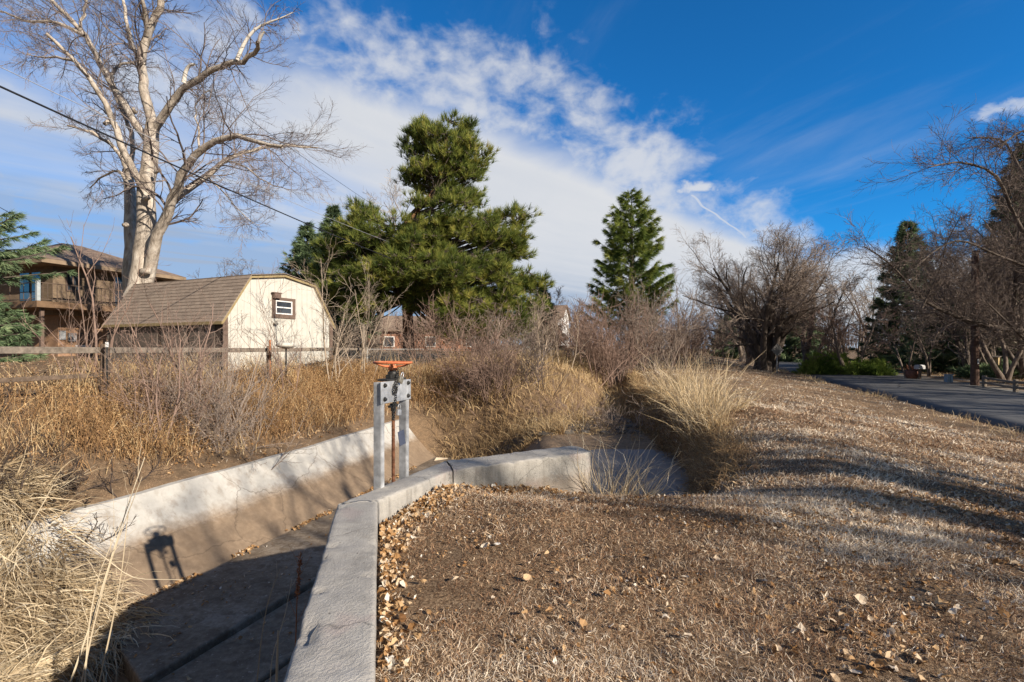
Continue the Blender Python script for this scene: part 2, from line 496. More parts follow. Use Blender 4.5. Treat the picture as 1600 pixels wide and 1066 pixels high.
def vnoise(x, y, sc, seed=0):
    """cheap smooth value noise"""
    x = x / sc + seed * 17.3; y = y / sc - seed * 9.1
    xi = np.floor(x); yi = np.floor(y); fx = x - xi; fy = y - yi
    fx = fx * fx * (3 - 2 * fx); fy = fy * fy * (3 - 2 * fy)
    def h(a, b):
        t = np.sin(a * 127.1 + b * 311.7 + seed * 74.7) * 43758.5453
        return t - np.floor(t)
    return (h(xi, yi) * (1 - fx) + h(xi + 1, yi) * fx) * (1 - fy) + (h(xi, yi + 1) * (1 - fx) + h(xi + 1, yi + 1) * fx) * fy - 0.5

def road_z(y):
    return -0.62 + 0.0045 * (np.clip(y, -30, 400) - 26)

def floor_z(x, y):
    s2 = x + 0.5 * (y - 16)
    m = np.maximum(sst(s2, -2.0, 3.5), sst(x, -1.0, 1.2))
    pool = np.exp(-(((x - 3.3) / 1.7) ** 4 + ((y - 10.4) / 4.2) ** 4))
    z = -2.74 * (1 - m) + (-1.16 - 0.3 * pool) * m
    return z + 0.010 * np.clip(y - 20, 0, 200)

def height(x, y, rough=True):
    x = np.asarray(x, float); y = np.asarray(y, float)
    dL = dist_poly(x, y, Lfoot); dR = dist_poly(x, y, Rfoot); dW = dist_poly(x, y, Wedge)
    ins = inside(x, y, POLY)
    fz = floor_z(x, y)
    # berm, road and far verge
    q = (x - ROAD0[0]) * RN[0] + (y - ROAD0[1]) * RN[1]
    rz = road_z(y)
    zr = rz + 0.78 * sst(q - ROADW, 0.2, 7.5)
    zr = np.where(q < 0, rz + 0.06 + 0.035 * np.clip(-q, 0, 30), zr)
    zr = np.where((q > -0.5) & (q < ROADW + 0.4), rz - 0.04, zr)
    zr = zr + 0.12 * np.exp(-((x - 0.1) ** 2 / 1.6 + (y - 5.2) ** 2 / 0.5)) - 0.02
    nz = 0.06 * vnoise(x, y, 1.3, 1) + 0.045 * vnoise(x, y, 0.5, 2) + 0.03 * vnoise(x, y, 0.17, 3)
    if rough: zr = zr + np.where((q < ROADW + 0.5), 0.2, 1.0) * nz
    pz = -1.36 + 0.010 * np.clip(y - 20, 0, 200)
    ZR = np.minimum(zr, np.interp(dR, [0, 0.22, 0.55, 1.1, 2.4, 3.2], [0, 0.55, 1.08, 1.26, 1.5, 6]) + pz)
    # behind the walls the soil stands straight up inside the wall thickness
    ZW = np.where(dW < 0.08, fz, zr)
    near_w = (dW < dR) & (dW < dL)
    ZR = np.where(near_w, np.minimum(ZW, ZR), ZR)
    # left bank
    up = np.interp(dL, [0, 1.42, 1.5, 2.2, 5.5, 13, 45, 120], [-0.2, 1.05, 1.36, 1.62, 3.0, 3.45, 3.6, 4.2])
    base = -2.5 + up
    k = sst(x + 0.5 * (y - 16), -2.0, 3.5)
    up2 = np.interp(dL, [0, 0.6, 1.6, 4.0, 8, 45, 120], [0, 0.55, 1.25, 1.85, 2.05, 2.2, 2.6])
    ZL = base * (1 - k) + (fz + up2) * k
    if rough: ZL = ZL + np.clip(dL / 1.5, 0, 1) * (2.2 * nz + 0.10 * vnoise(x, y, 2.7, 5))
    left = dL <= np.minimum(dR, dW)
    z = np.where(left, ZL, ZR)
    z = np.where(ins, fz + (0.5 * nz if rough else 0), z)
    # far downstream side of the slab (under the straw): a shallow wash
    return z

def axis(parts):
    out = []
    for a, b, st in parts:
        out.append(np.arange(a, b, st))
    return np.concatenate(out)
gx = axis([(-400, -120, 40), (-120, -40, 8), (-40, -16, 1.0), (-16, -8.5, 0.25), (-8.5, 7, 0.085), (7, 14, 0.16), (14, 48, 0.5), (48, 120, 4), (120, 521, 40)])
gy = axis([(-120, -16, 13), (-16, 0.8, 0.6), (0.8, 13, 0.085), (13, 32, 0.22), (32, 120, 1.0), (120, 420, 12), (420, 1300, 80)])
X, Y = np.meshgrid(gx, gy, indexing='ij')
Z = height(X.ravel(), Y.ravel())
nx, ny = X.shape
ii = (np.arange(nx - 1)[:, None] * ny + np.arange(ny - 1)[None, :]).ravel()
quads = np.stack([ii, ii + ny, ii + ny + 1, ii + 1], 1)
xr, yr = X.ravel(), Y.ravel()
dLr = dist_poly(xr, yr, Lfoot); dRr = dist_poly(xr, yr, Rfoot); dWr = dist_poly(xr, yr, Wedge)
leftm = (dLr <= np.minimum(dRr, dWr)).astype(float)
insm = inside(xr, yr, POLY).astype(float)
qr = (xr - ROAD0[0]) * RN[0] + (yr - ROAD0[1]) * RN[1]

def m_ground(nt, co, geo, bs):
    n1 = nt.noise(geo, 0.9, 6, 0.6); n2 = nt.noise(geo, 7.0, 6, 0.65); n3 = nt.noise(geo, 45.0, 5, 0.7); n4 = nt.noise(geo, 160.0, 3, 0.7)
    soil = nt.ramp(n2, [(0.3, (0.075, 0.053, 0.036)), (0.7, (0.19, 0.135, 0.088))])
    thatch = nt.ramp(nt.math('ADD', nt.math('MULTIPLY', n3, 0.6), nt.math('MULTIPLY', n4, 0.45)), [(0.38, (0.03, 0.019, 0.012)), (0.5, (0.145, 0.09, 0.052)), (0.62, (0.38, 0.27, 0.165))])
    right = nt.mix(nt.smooth(n1, 0.50, 0.70), thatch, nt.mix(0.35, soil, thatch))
    left = nt.mix(nt.smooth(n2, 0.40, 0.62), nt.mix(0.5, soil, (0.20, 0.135, 0.08)), thatch)
    sand = nt.ramp(nt.math('ADD', nt.math('MULTIPLY', n2, 0.6), nt.math('MULTIPLY', n3, 0.4)), [(0.35, (0.17, 0.12, 0.08)), (0.65, (0.30, 0.215, 0.14))])
    c = nt.mix(nt.attr('left'), right, left)
    c = nt.mix(nt.attr('ditch'), c, sand)
    h = nt.math('ADD', nt.math('MULTIPLY', n3, 0.5), nt.math('ADD', nt.math('MULTIPLY', n2, 0.8), nt.math('MULTIPLY', n4, 0.25)))
    nt.link(nt.bump(h, 0.9, 0.03), bs.inputs['Normal'])
    return c
M_ground = mat('dry_ground', m_ground, 0.95, 0, 0.1)
ground = mesh_np('ground', np.stack([xr, yr, Z], 1), [quads], M_ground, smooth=True, attrs={'left': leftm, 'ditch': insm})
tag(ground, kind='structure')

# road sheet
def m_road(nt, co, geo, bs):
    n1 = nt.noise(geo, 0.35, 5); n2 = nt.noise(geo, 40, 4)
    nt.link(nt.bump(n2, 0.25, 0.01), bs.inputs['Normal'])
    c = nt.ramp(nt.math('ADD', nt.math('MULTIPLY', n1, 0.7), nt.math('MULTIPLY', n2, 0.3)), [(0.3, (0.075, 0.075, 0.075)), (0.7, (0.135, 0.133, 0.128))])
    ck = nt.new('ShaderNodeTexVoronoi', feature='DISTANCE_TO_EDGE'); ck.inputs['Scale'].default_value = 0.28
    nt.link(nt.mix(0.25, geo, nt.noise(geo, 0.9, 5, col=True)), ck.inputs['Vector'])
    c = nt.mix(nt.math('MULTIPLY', nt.math('SUBTRACT', 1.0, nt.smooth(ck.outputs['Distance'], 0.004, 0.014)), 0.75), c, (0.03, 0.03, 0.03))
    pt = nt.noise(geo, 0.12, 2, 0.4)
    return nt.mix(nt.math('MULTIPLY', nt.smooth(pt, 0.56, 0.58), 0.35), c, (0.07, 0.07, 0.072))
M_road = mat('old_asphalt', m_road, 0.85, 0, 0.25)
ts = np.concatenate([np.arange(-60, 120, 2.0), np.arange(120, 700, 20.0)])
qs = np.r_[-0.04, np.linspace(0, ROADW, 9), ROADW + 0.04]
rv = []
for t in ts:
    for q_ in qs:
        p_ = ROAD0 + RD * t + RN * q_
        rv.append((p_[0], p_[1], road_z(p_[1]) + (0.07 - 0.05 * ((q_ - ROADW / 2) / (ROADW / 2)) ** 2 if 0 <= q_ <= ROADW else -0.2)))
nq = len(qs)
rf = np.array([[i * nq + j, (i + 1) * nq + j, (i + 1) * nq + j + 1, i * nq + j + 1] for i in range(len(ts) - 1) for j in range(nq - 1)])
rf = rf[:, ::-1]
road = mesh_np('road', rv, [rf], M_road, smooth=True); tag(road, kind='structure')
# gravelly far shoulder and driveway strip
sh = []
for t in ts:
    for q_ in (-1.6, 0.02):
        p_ = ROAD0 + RD * t + RN * q_
        sh.append((p_[0], p_[1], road_z(p_[1]) + (0.115 if q_ < -1 else 0.0)))
sf = np.array([[i * 2, i * 2 + 1, (i + 1) * 2 + 1, (i + 1) * 2] for i in range(len(ts) - 1)])
M_shoulder = simple('shoulder_gravel', (0.24, 0.20, 0.155), 0.35, 9.0, 0.95, bump=0.5, bdist=0.02)
tag(mesh_np('road_shoulder', sh, [sf], M_shoulder), kind='structure')

# ------------------------------------------------------------------ ice in the scour hole
ice_poly = [(1.4, 6.7), (2.3, 6.6), (3.6, 8.6), (4.6, 11.8), (5.0, 15.0), (5.0, 16.0), (3.4, 16.4), (2.0, 15.5), (1.4, 12.0)]
def m_ice(nt, co, geo, bs):
    n = nt.noise(geo, 0.8, 5); n2 = nt.noise(geo, 14, 5)
    nt.link(nt.bump(n2, 0.06, 0.01), bs.inputs['Normal'])
    return nt.ramp(nt.math('ADD', nt.math('MULTIPLY', n, 0.75), nt.math('MULTIPLY', n2, 0.25)), [(0.3, (0.09, 0.088, 0.088)), (0.7, (0.19, 0.18, 0.17))])
a = Acc(); a.poly([(p[0], p[1], -1.27) for p in ice_poly])
ice = a.obj('ditch_ice', mat('dull_ice', m_ice, 0.45, 0, 0.4)); tag(ice, kind='structure')

# ------------------------------------------------------------------ concrete
def m_conc(nt, co, geo, bs):
    n1 = nt.noise(geo, 1.4, 6, 0.6); n2 = nt.noise(geo, 14, 6, 0.7); n3 = nt.noise(geo, 90, 4, 0.7)
    sv = nt.new('ShaderNodeTexWave', wave_type='BANDS'); nt.link(nt.new('ShaderNodeMapping').outputs[0], sv.inputs[0])
    mp = [n_ for n_ in nt.n if n_.type == 'MAPPING'][0]; nt.link(geo, mp.inputs[0]); mp.inputs['Rotation'].default_value = (0, 0, 0.5)
    sv.inputs['Scale'].default_value = 9; sv.inputs['Distortion'].default_value = 14; sv.inputs['Detail'].default_value = 5; sv.inputs['Detail Scale'].default_value = 3.0; sv.inputs['Detail Roughness'].default_value = 0.7
    h = nt.math('ADD', nt.math('MULTIPLY', sv.outputs['Fac'], 0.5), nt.math('ADD', nt.math('MULTIPLY', n3, 0.35), nt.math('MULTIPLY', n2, 0.4)))
    nt.link(nt.bump(h, 0.55, 0.012), bs.inputs['Normal'])
    c = nt.ramp(nt.math('ADD', nt.math('MULTIPLY', n1, 0.55), nt.math('MULTIPLY', n2, 0.45)), [(0.32, (0.27, 0.252, 0.222)), (0.5, (0.385, 0.36, 0.32)), (0.68, (0.48, 0.45, 0.40))])
    x_, y_, z_ = nt.xyz(geo)
    drip = nt.noise(nt.comb(nt.math('MULTIPLY', x_, 9.0), nt.math('MULTIPLY', y_, 9.0), nt.math('MULTIPLY', z_, 0.9)), 1.0, 5, 0.6)
    up_ = nt.xyz(nt.new('ShaderNodeNewGeometry').outputs['Normal'])[2]
    side_ = nt.math('SUBTRACT', 1.0, nt.smooth(up_, 0.3, 0.7))
    c = nt.mix(nt.math('MULTIPLY', nt.math('MULTIPLY', nt.smooth(drip, 0.50, 0.68), side_), 0.55), c, (0.17, 0.155, 0.135))
    dirt = nt.math('MULTIPLY', nt.smooth(nt.math('ADD', z_, nt.math('MULTIPLY', n2, 0.22)), 0.24, 0.08), nt.math('MULTIPLY', side_, 0.5))
    c = nt.mix(dirt, c, (0.24, 0.175, 0.12))
    blot = nt.noise(geo, 5.0, 5, 0.65)
    c = nt.mix(nt.math('MULTIPLY', nt.smooth(blot, 0.56, 0.70), 0.38), c, (0.21, 0.195, 0.175))
    spot = nt.noise(geo, 26, 2, 0.5)
    c = nt.mix(nt.smooth(spot, 0.70, 0.74), c, (0.16, 0.15, 0.135))
    pink = nt.noise(geo, 2.3, 3, 0.5, 0.3)
    c = nt.mix(nt.math('MULTIPLY', nt.smooth(pink, 0.56, 0.7), 0.35), c, (0.40, 0.30, 0.27))
    crk = nt.new('ShaderNodeTexVoronoi', feature='DISTANCE_TO_EDGE'); crk.inputs['Scale'].default_value = 0.9
    nt.link(nt.mix(0.25, geo, nt.noise(geo, 3.0, 4, col=True)), crk.inputs['Vector'])
    c = nt.mix(nt.math('MULTIPLY', nt.math('SUBTRACT', 1.0, nt.smooth(crk.outputs['Distance'], 0.0, 0.006)), 0.55), c, (0.10, 0.095, 0.085))
    return c
M_conc = mat('brushed_concrete', m_conc, 0.9, 0, 0.2)

WT = 0.30
near_pts = [(0.37, -1.5), (-0.537, 1.996), (-1.147, 4.37), (-0.636, 5.53), (1.01, 6.44)]
far_pts = [(0.06, -1.5), (-0.898, 1.996), (-1.467, 4.30), (-1.085, 5.29), (-0.765, 5.94), (0.80, 6.87)]
wall_root = empty('headwall', (-0.9, 4.8, WT), 0, 'pale cracked concrete wall bending along the edge of the leaf-strewn ground', 'concrete wall')
def wall_piece(near, far, ends=(1, 1)):
    """near / far: matching top-edge polylines; gridded finely so that wear can be real relief"""
    near = np.array(near, float); far = np.array(far, float)
    st = [0.0]
    N_, Fa = [near[0]], [far[0]]
    for i in range(len(near) - 1):
        k = max(2, int(np.linalg.norm(near[i + 1] - near[i]) / 0.035))
        for t in np.linspace(0, 1, k + 1)[1:]:
            N_.append(near[i] + (near[i + 1] - near[i]) * t); Fa.append(far[i] + (far[i + 1] - far[i]) * t)
    N_ = np.array(N_); Fa = np.array(Fa); n = len(N_)
    W_ = np.linalg.norm(Fa - N_, axis=1)
    ac = unit(Fa - N_)
    bv = 0.022
    prof_ = [(0.0, z) for z in np.r_[np.linspace(-2.9, -0.6, 4), np.linspace(-0.55, WT - bv, 22)]] + [(bv * .3, WT - bv * .3)]
    prof_ += [(t, WT) for t in np.linspace(bv, -bv, 10)]        # negative: measured from the far edge, filled below
    m1 = 27; kx = 10
    rows = []
    for j, (u, z) in enumerate(prof_[:m1]): rows.append((np.full(n, u), np.full(n, z)))
    for t in np.linspace(0, 1, kx): rows.append((bv + (W_ - 2 * bv) * t, np.full(n, WT)))
    rows.append((W_ - bv * .3, np.full(n, WT - bv * .3)))
    for z in np.r_[np.linspace(WT - bv, -0.55, 22), np.linspace(-0.6, -2.9, 4)]: rows.append((W_, np.full(n, z)))
    V = np.stack([np.c_[N_ + ac * u[:, None], z] for u, z in rows], 1)      # n, m, 3
    m = V.shape[1]
    # rounded, chipped ends and uneven faces
    ctr = np.c_[(N_ + Fa) / 2, np.full(n, -0.4)][:, None]
    def n3(sc, sd): return vnoise(V[..., 0] + V[..., 2] * 0.7, V[..., 1] + V[..., 2] * 0.9, sc, sd)
    nv = unit(V - ctr)
    amp = 0.016 * n3(0.5, 3) + 0.011 * n3(0.13, 4) + 0.006 * n3(0.05, 5)
    edge_ = np.zeros(m); edge_[m1 - 3:m1 + 2] = 1; edge_[m1 + kx - 2:m1 + kx + 3] = 1
    chip = np.clip(n3(0.09, 6) - 0.22, 0, 1) * 0.10 + np.clip(n3(0.35, 7) - 0.22, 0, 1) * 0.06
    V = V + nv * amp[..., None]
    V[..., 2] -= chip * edge_[None]
    f = np.array([[i * m + j, (i + 1) * m + j, (i + 1) * m + j + 1, i * m + j + 1] for i in range(n - 1) for j in range(m - 1)])
    acc = Acc(); acc.add(V.reshape(-1, 3), f[:, ::-1])
    # end caps as strips between the two sides
    for e, i in ((0, 0), (1, n - 1)):
        if not ends[e]: continue
        idx = [i * m + j for j in range(m)]
        h = m // 2
        q_ = [[idx[j], idx[j + 1], idx[m - 2 - j], idx[m - 1 - j]] for j in range(h)] if m % 2 == 0 else [[idx[j], idx[j + 1], idx[m - 2 - j], idx[m - 1 - j]] for j in range(h - 1)]
        if e == 0: q_ = [x_[::-1] for x_ in q_]
        acc.f.append(np.array([x_[::-1] for x_ in q_]))
    o = acc.obj('wall_segment', M_conc, wall_root, smooth=True); o.location = tuple(-np.array(wall_root.location))
    return o
wall_piece([(0.37, -1.5), (-0.537, 1.996), (-1.147, 4.37)], [(0.06, -1.5), (-0.898, 1.996), (-1.467, 4.30)])
wall_piece([(-1.146, 4.373), (-0.640, 5.52)], [(-1.468, 4.303), (-0.775, 5.935)])
wall_piece([(-0.630, 5.534), (0.93, 6.395), (1.00, 6.50)], [(-0.760, 5.945), (0.78, 6.86), (0.88, 6.82)])

# sloped apron along the far bank: concave slab
def m_apron(nt, co, geo, bs):
    x, y, z = nt.xyz(geo)
    n1 = nt.noise(geo, 1.1, 5); n2 = nt.noise(geo, 9, 6, 0.65); n3 = nt.noise(geo, 60, 4)
    white = nt.ramp(nt.math('ADD', nt.math('MULTIPLY', n1, 0.5), nt.math('MULTIPLY', n2, 0.5)), [(0.3, (0.36, 0.345, 0.31)), (0.7, (0.50, 0.48, 0.44))])
    mud = nt.ramp(nt.math('ADD', nt.math('MULTIPLY', n1, 0.4), nt.math('MULTIPLY', n2, 0.6)), [(0.3, (0.17, 0.122, 0.082)), (0.7, (0.30, 0.222, 0.15))])
    lvl = nt.math('ADD', z, nt.math('ADD', nt.math('MULTIPLY', nt.math('SUBTRACT', n1, 0.5), 0.30), nt.math('MULTIPLY', nt.math('SUBTRACT', n2, 0.5), 0.2)))
    c = nt.mix(nt.smooth(lvl, -1.95, -1.60), mud, white)
    dr = nt.noise(nt.comb(nt.math('MULTIPLY', x, 5.0), nt.math('MULTIPLY', y, 5.0), nt.math('MULTIPLY', z, 0.8)), 1.0, 6, 0.65)
    c = nt.mix(nt.math('MULTIPLY', nt.smooth(dr, 0.50, 0.72), 0.45), c, (0.20, 0.155, 0.11))
    pl = nt.noise(geo, 2.2, 6, 0.7)
    c = nt.mix(nt.math('MULTIPLY', nt.smooth(pl, 0.52, 0.66), 0.40), c, (0.17, 0.12, 0.08))
    ck = nt.new('ShaderNodeTexVoronoi', feature='DISTANCE_TO_EDGE'); ck.inputs['Scale'].default_value = 0.55
    nt.link(nt.mix(0.3, geo, nt.noise(geo, 2.5, 5, col=True)), ck.inputs['Vector'])
    c = nt.mix(nt.math('MULTIPLY', nt.math('SUBTRACT', 1.0, nt.smooth(ck.outputs['Distance'], 0.0, 0.008)), 0.5), c, (0.08, 0.06, 0.045))
    nt.link(nt.bump(nt.math('ADD', n2, nt.math('MULTIPLY', n3, 0.3)), 0.2, 0.01), bs.inputs['Normal'])
    return c
M_apron = mat('silted_concrete', m_apron, 0.9, 0, 0.15)
fo = np.array([(-7.25, 4.6), (-6.18, 8.0), (-4.54, 13.2), (-2.95, 19.6)])
fol = np.concatenate([fo[i] + (fo[i + 1] - fo[i]) * np.linspace(0, 1, 9)[:, None][:-1] for i in range(3)] + [fo[-1:]])
nrm = np.gradient(fol, axis=0); nrm = unit(nrm); nrm = np.stack([-nrm[:, 1], nrm[:, 0]], 1)
prof = [(-0.10, -0.06), (0.0, 0.0), (0.30, 0.22), (0.60, 0.50), (0.72, 0.615), (0.735, 0.615), (0.75, 0.645), (1.0, 0.93), (1.2, 1.18), (1.33, 1.36), (1.45, 1.37), (1.50, 1.0)]
av = []
for i_, (p_, n_) in enumerate(zip(fol, nrm)):
    for u_, z_ in prof:
        av.append((p_[0] + n_[0] * u_, p_[1] + n_[1] * u_, -2.5 + z_ + 0.012 * math.sin(i_ * 1.7 + u_ * 5)))
m_ = len(prof)
af = [[i * m_ + j, (i + 1) * m_ + j, (i + 1) * m_ + j + 1, i * m_ + j + 1] for i in range(len(fol) - 1) for j in range(m_ - 1)]
aend = (len(fol) - 1) * m_
acc = Acc(); acc.add(av, af)
acc.ngons = [[aend + j for j in range(m_)][::-1]]
ap = acc.obj('channel_apron', M_apron)
tag(ap, 'sloping concrete apron, white above and mud brown below, along the far side of the channel', 'concrete lining')

# floor slabs
def m_slab(nt, co, geo, bs):
    n1 = nt.noise(geo, 0.9, 6, 0.6); n2 = nt.noise(geo, 10, 6, 0.7); n3 = nt.noise(geo, 70, 4)
    nt.link(nt.bump(nt.math('ADD', n2, nt.math('MULTIPLY', n3, 0.4)), 0.35, 0.012), bs.inputs['Normal'])
    c = nt.ramp(nt.math('ADD', nt.math('MULTIPLY', n1, 0.55), nt.math('MULTIPLY', n2, 0.45)), [(0.36, (0.12, 0.088, 0.06)), (0.5, (0.22, 0.172, 0.122)), (0.64, (0.34, 0.285, 0.22))])
    bl = nt.noise(geo, 3.2, 6, 0.7, 0.6)
    c = nt.mix(nt.math('MULTIPLY', nt.smooth(bl, 0.5, 0.64), 0.6), c, (0.105, 0.075, 0.05))
    sp = nt.noise(geo, 19, 2, 0.5)
    return nt.mix(nt.math('MULTIPLY', nt.smooth(sp, 0.67, 0.72), 0.6), c, (0.42, 0.37, 0.31))
M_slab = mat('dirty_slab_concrete', m_slab, 0.9, 0, 0.15)
jd = unit(np.array([1.05, 2.8]))
J0 = np.array([-4.57, 6.3])
def jp(t, off_=0.0): 
    p = J0 + jd * t + np.array([jd[1], -jd[0]]) * off_
    return (p[0], p[1])
# left slab between apron foot and joint
footn = [(-6.16, 8.0), (-4.52, 13.2), (-2.95, 19.4)]
sl = Acc(); sl.prism([(-5.62, 7.22), jp(0.0), jp(4.0), jp(9.0), (-1.0, 19.0), (-2.93, 19.4), (-4.52, 13.2), (-6.10, 7.9)], -3.2, -2.5)
o = sl.obj('floor_slab', M_slab, bevel=0.03); tag(o, 'grey concrete floor slab running beside the muddy apron foot', 'concrete slab')
sl = Acc(); sl.prism([jp(0.0, 0.05), jp(-0.9, 1.25), jp(5.5, 1.25), jp(9.0, 0.9), jp(9.0, 0.05)], -3.2, -2.57)
o = sl.obj('floor_slab', M_slab, bevel=0.03); tag(o, 'dark shaded middle floor slab between two long joints', 'concrete slab')
sl = Acc(); sl.prism([jp(-0.9, 1.28), jp(-1.8, 2.4), (-1.2, 3.0), (-1.5, 5.0), jp(5.5, 2.4), jp(5.5, 1.28)], -3.2, -2.60)
o = sl.obj('floor_slab', M_slab, bevel=0.03); tag(o, 'shaded floor slab tucked against the foot of the bent concrete wall', 'concrete slab')
# ------------------------------------------------------------------ sluice gate
M_galv = simple('galvanised_steel', (0.52, 0.53, 0.54), 0.30, 16, 0.5, 0.55, bump=0.12, spec=0.4)
M_galv_dull = simple('weathered_zinc', (0.42, 0.425, 0.43), 0.38, 11, 0.65, 0.3, bump=0.15)
M_rust = simple('rusty_steel', (0.17, 0.075, 0.04), 0.5, 30, 0.85, 0.2, bump=0.4)
def m_orange(nt, co, geo, bs):
    n = nt.noise(co, 30, 5, 0.65); n2 = nt.noise(co, 9, 4)
    c = nt.ramp(n2, [(0.35, (0.44, 0.115, 0.045)), (0.65, (0.60, 0.21, 0.09))])
    nt.link(nt.bump(n, 0.3, 0.004), bs.inputs['Normal'])
    return nt.mix(nt.smooth(n, 0.58, 0.64), c, (0.16, 0.075, 0.045))
M_orange = mat('flaking_orange_paint', m_orange, 0.6, 0, 0.3)
M_darksteel = simple('dark_greasy_steel', (0.06, 0.058, 0.055), 0.3, 25, 0.5, 0.6, bump=0.15)
M_brass = simple('tarnished_lock_body', (0.42, 0.38, 0.30), 0.2, 40, 0.4, 0.7)
M_bluetag = simple('blue_grey_plate', (0.085, 0.10, 0.15), 0.15, 30, 0.5, 0.2)

GO = np.array([-1.24, 4.80, WT])                       # foot of the near post
gd = unit(np.array([0.148, 0.410])); GA = math.atan2(gd[1], gd[0])
gate = empty('sluice_gate', tuple(GO), GA, 'galvanised sluice gate frame with an orange handwheel bolted to the channel side of the wall', 'sluice gate')
# local: x along frame, -y toward the wall's near side, z up
GW = 0.436
def channel_post(x0):
    a = Acc()
    a.box2((x0 - 0.025, -0.035, -2.2), (x0 + 0.025, -0.028, 0.985))
    a.box2((x0 - 0.027, -0.0275, -2.2), (x0 - 0.021, 0.05, 0.985))
    a.box2((x0 + 0.021, -0.0275, -2.2), (x0 + 0.027, 0.05, 0.985))
    return a.obj('post', M_galv_dull, gate, bevel=0.002)
channel_post(0.0); channel_post(GW)
a = Acc(); a.box2((-0.045, -0.045, 0.785), (GW + 0.045, -0.036, 0.99)); plate = a.obj('plate', M_galv, gate, bevel=0.002)
for bx in (0.012, GW - 0.012):
    for bz in (0.825, 0.955):
        a = Acc(); a.lathe([(0.0, 0.022), (0.013, 0.022), (0.016, 0.018), (0.016, 0.006), (0.024, 0.005), (0.024, 0.0), (0.0, 0.0)], 6, (bx, -0.0455, bz), rotx(PI / 2))
        b_ = a.obj('bolt', M_darksteel, gate)
a = Acc()
a.box2((0.05, -0.05, 0.992), (GW - 0.05, 0.06, 1.012))
a.box2((0.14, -0.03, 1.0125), (GW - 0.15, 0.03, 1.05))
a.lathe([(0.048, 1.05), (0.048, 1.07), (0.032, 1.085), (0.026, 1.12), (0.0, 1.12)], 18, (GW / 2, 0, 0))
a.obj('lift_bracket', M_darksteel, gate, bevel=0.004)
wc = np.array([GW / 2, 0, 1.165])
a = Acc(); a.torus(wc, 0.178, 0.012, 48, 10)
for k in range(4):
    t = k * PI / 2 + 0.5
    p0 = wc + np.array([0.03 * math.cos(t), 0.03 * math.sin(t), -0.04]); p1 = wc + np.array([0.175 * math.cos(t), 0.175 * math.sin(t), 0.0])
    mid = (p0 + p1) / 2 + np.array([0, 0, -0.012])
    tube_line(a, [p0, mid, p1], [0.013, 0.011, 0.010], 8)
a.lathe([(0.0, -0.03), (0.032, -0.03), (0.042, -0.045), (0.042, -0.075), (0.0, -0.075)], 18, wc)
a.obj('handwheel', M_orange, gate, smooth=True)
a = Acc(); tube_line(a, [(GW / 2 + 0.01, 0, z) for z in (-2.1, -0.5, 0.3, 0.70)], 0.016, 12)
zz_ = np.linspace(-0.4, 0.69, 150); ang_ = zz_ * 2 * PI / 0.035
tube_line(a, np.c_[GW / 2 + 0.01 + 0.0165 * np.cos(ang_), 0.0165 * np.sin(ang_), zz_], 0.0035, 4)
st = a.obj('stem', M_rust, gate, smooth=True)
a = Acc(); a.lathe([(0.0, 0.0), (0.026, 0.0), (0.026, 0.05), (0.034, 0.052), (0.034, 0.075), (0.0, 0.075)], 14, (GW / 2 + 0.01, 0, 0.69))
a.box2((GW / 2 - 0.06, -0.018, 0.728), (GW / 2 + 0.09, 0.018, 0.75))
a.obj('coupling', M_darksteel, gate, bevel=0.003)
a = Acc(); tube_line(a, [(GW / 2 + 0.01, 0, 0.766), (GW / 2 + 0.01, 0, 1.0)], 0.010, 8); a.obj('spindle', M_darksteel, gate, smooth=True)
# sliding leaf below, in its guides
a = Acc(); a.box2((0.036, 0.004, -2.15), (GW - 0.036, 0.016, -1.35)); a.obj('gate_leaf', M_rust, gate)

Gm = np.array(gate.location); GR = rotz(GA)
def gw(p): return Gm + GR @ np.array(p)
# chain
cp = [gw(p) for p in [(0.235, -0.052, 1.10), (0.20, -0.066, 1.03), (0.165, -0.064, 0.96), (0.185, -0.060, 0.90), (0.175, -0.060, 0.80), (0.165, -0.052, 0.74), (0.15, -0.045, 0.66), (0.165, -0.04, 0.60), (0.20, -0.03, 0.66), (0.215, -0.022, 0.72)]]
cl = resample(cp, 30)
a = Acc()
for i in range(len(cl) - 1):
    d = unit(cl[i + 1] - cl[i]); L = np.linalg.norm(cl[i + 1] - cl[i])
    sd = unit(np.cross(d, [0.3, 0.9, 0.2])); nn = np.cross(d, sd)
    if i % 2: sd, nn = nn, sd
    c = (cl[i] + cl[i + 1]) / 2; h = L * 0.72; wd = 0.011
    loop = [c + d * h * math.cos(t) + sd * wd * math.sin(t) for t in np.linspace(0, 2 * PI, 11)]
    tube_line(a, loop, 0.0038, 5, caps=False)
loop2 = resample([gw(p) for p in [(0.17, -0.066, 0.98), (0.13, -0.066, 0.92), (0.14, -0.062, 0.86), (0.185, -0.064, 0.88), (0.20, -0.062, 0.95)]], 12)
for i in range(len(loop2) - 1):
    d = unit(loop2[i + 1] - loop2[i]); L = np.linalg.norm(loop2[i + 1] - loop2[i])
    sd = unit(np.cross(d, [0.3, 0.9, 0.2])); nn = np.cross(d, sd)
    if i % 2: sd, nn = nn, sd
    c = (loop2[i] + loop2[i + 1]) / 2
    tube_line(a, [c + d * L * 0.72 * math.cos(t) + sd * 0.011 * math.sin(t) for t in np.linspace(0, 2 * PI, 11)], 0.0038, 5, caps=False)
o = a.obj('chain', M_darksteel, None, smooth=True, origin=cl[0]); tag(o, 'dark steel chain looped under the orange handwheel and hanging down the plate', 'chain')

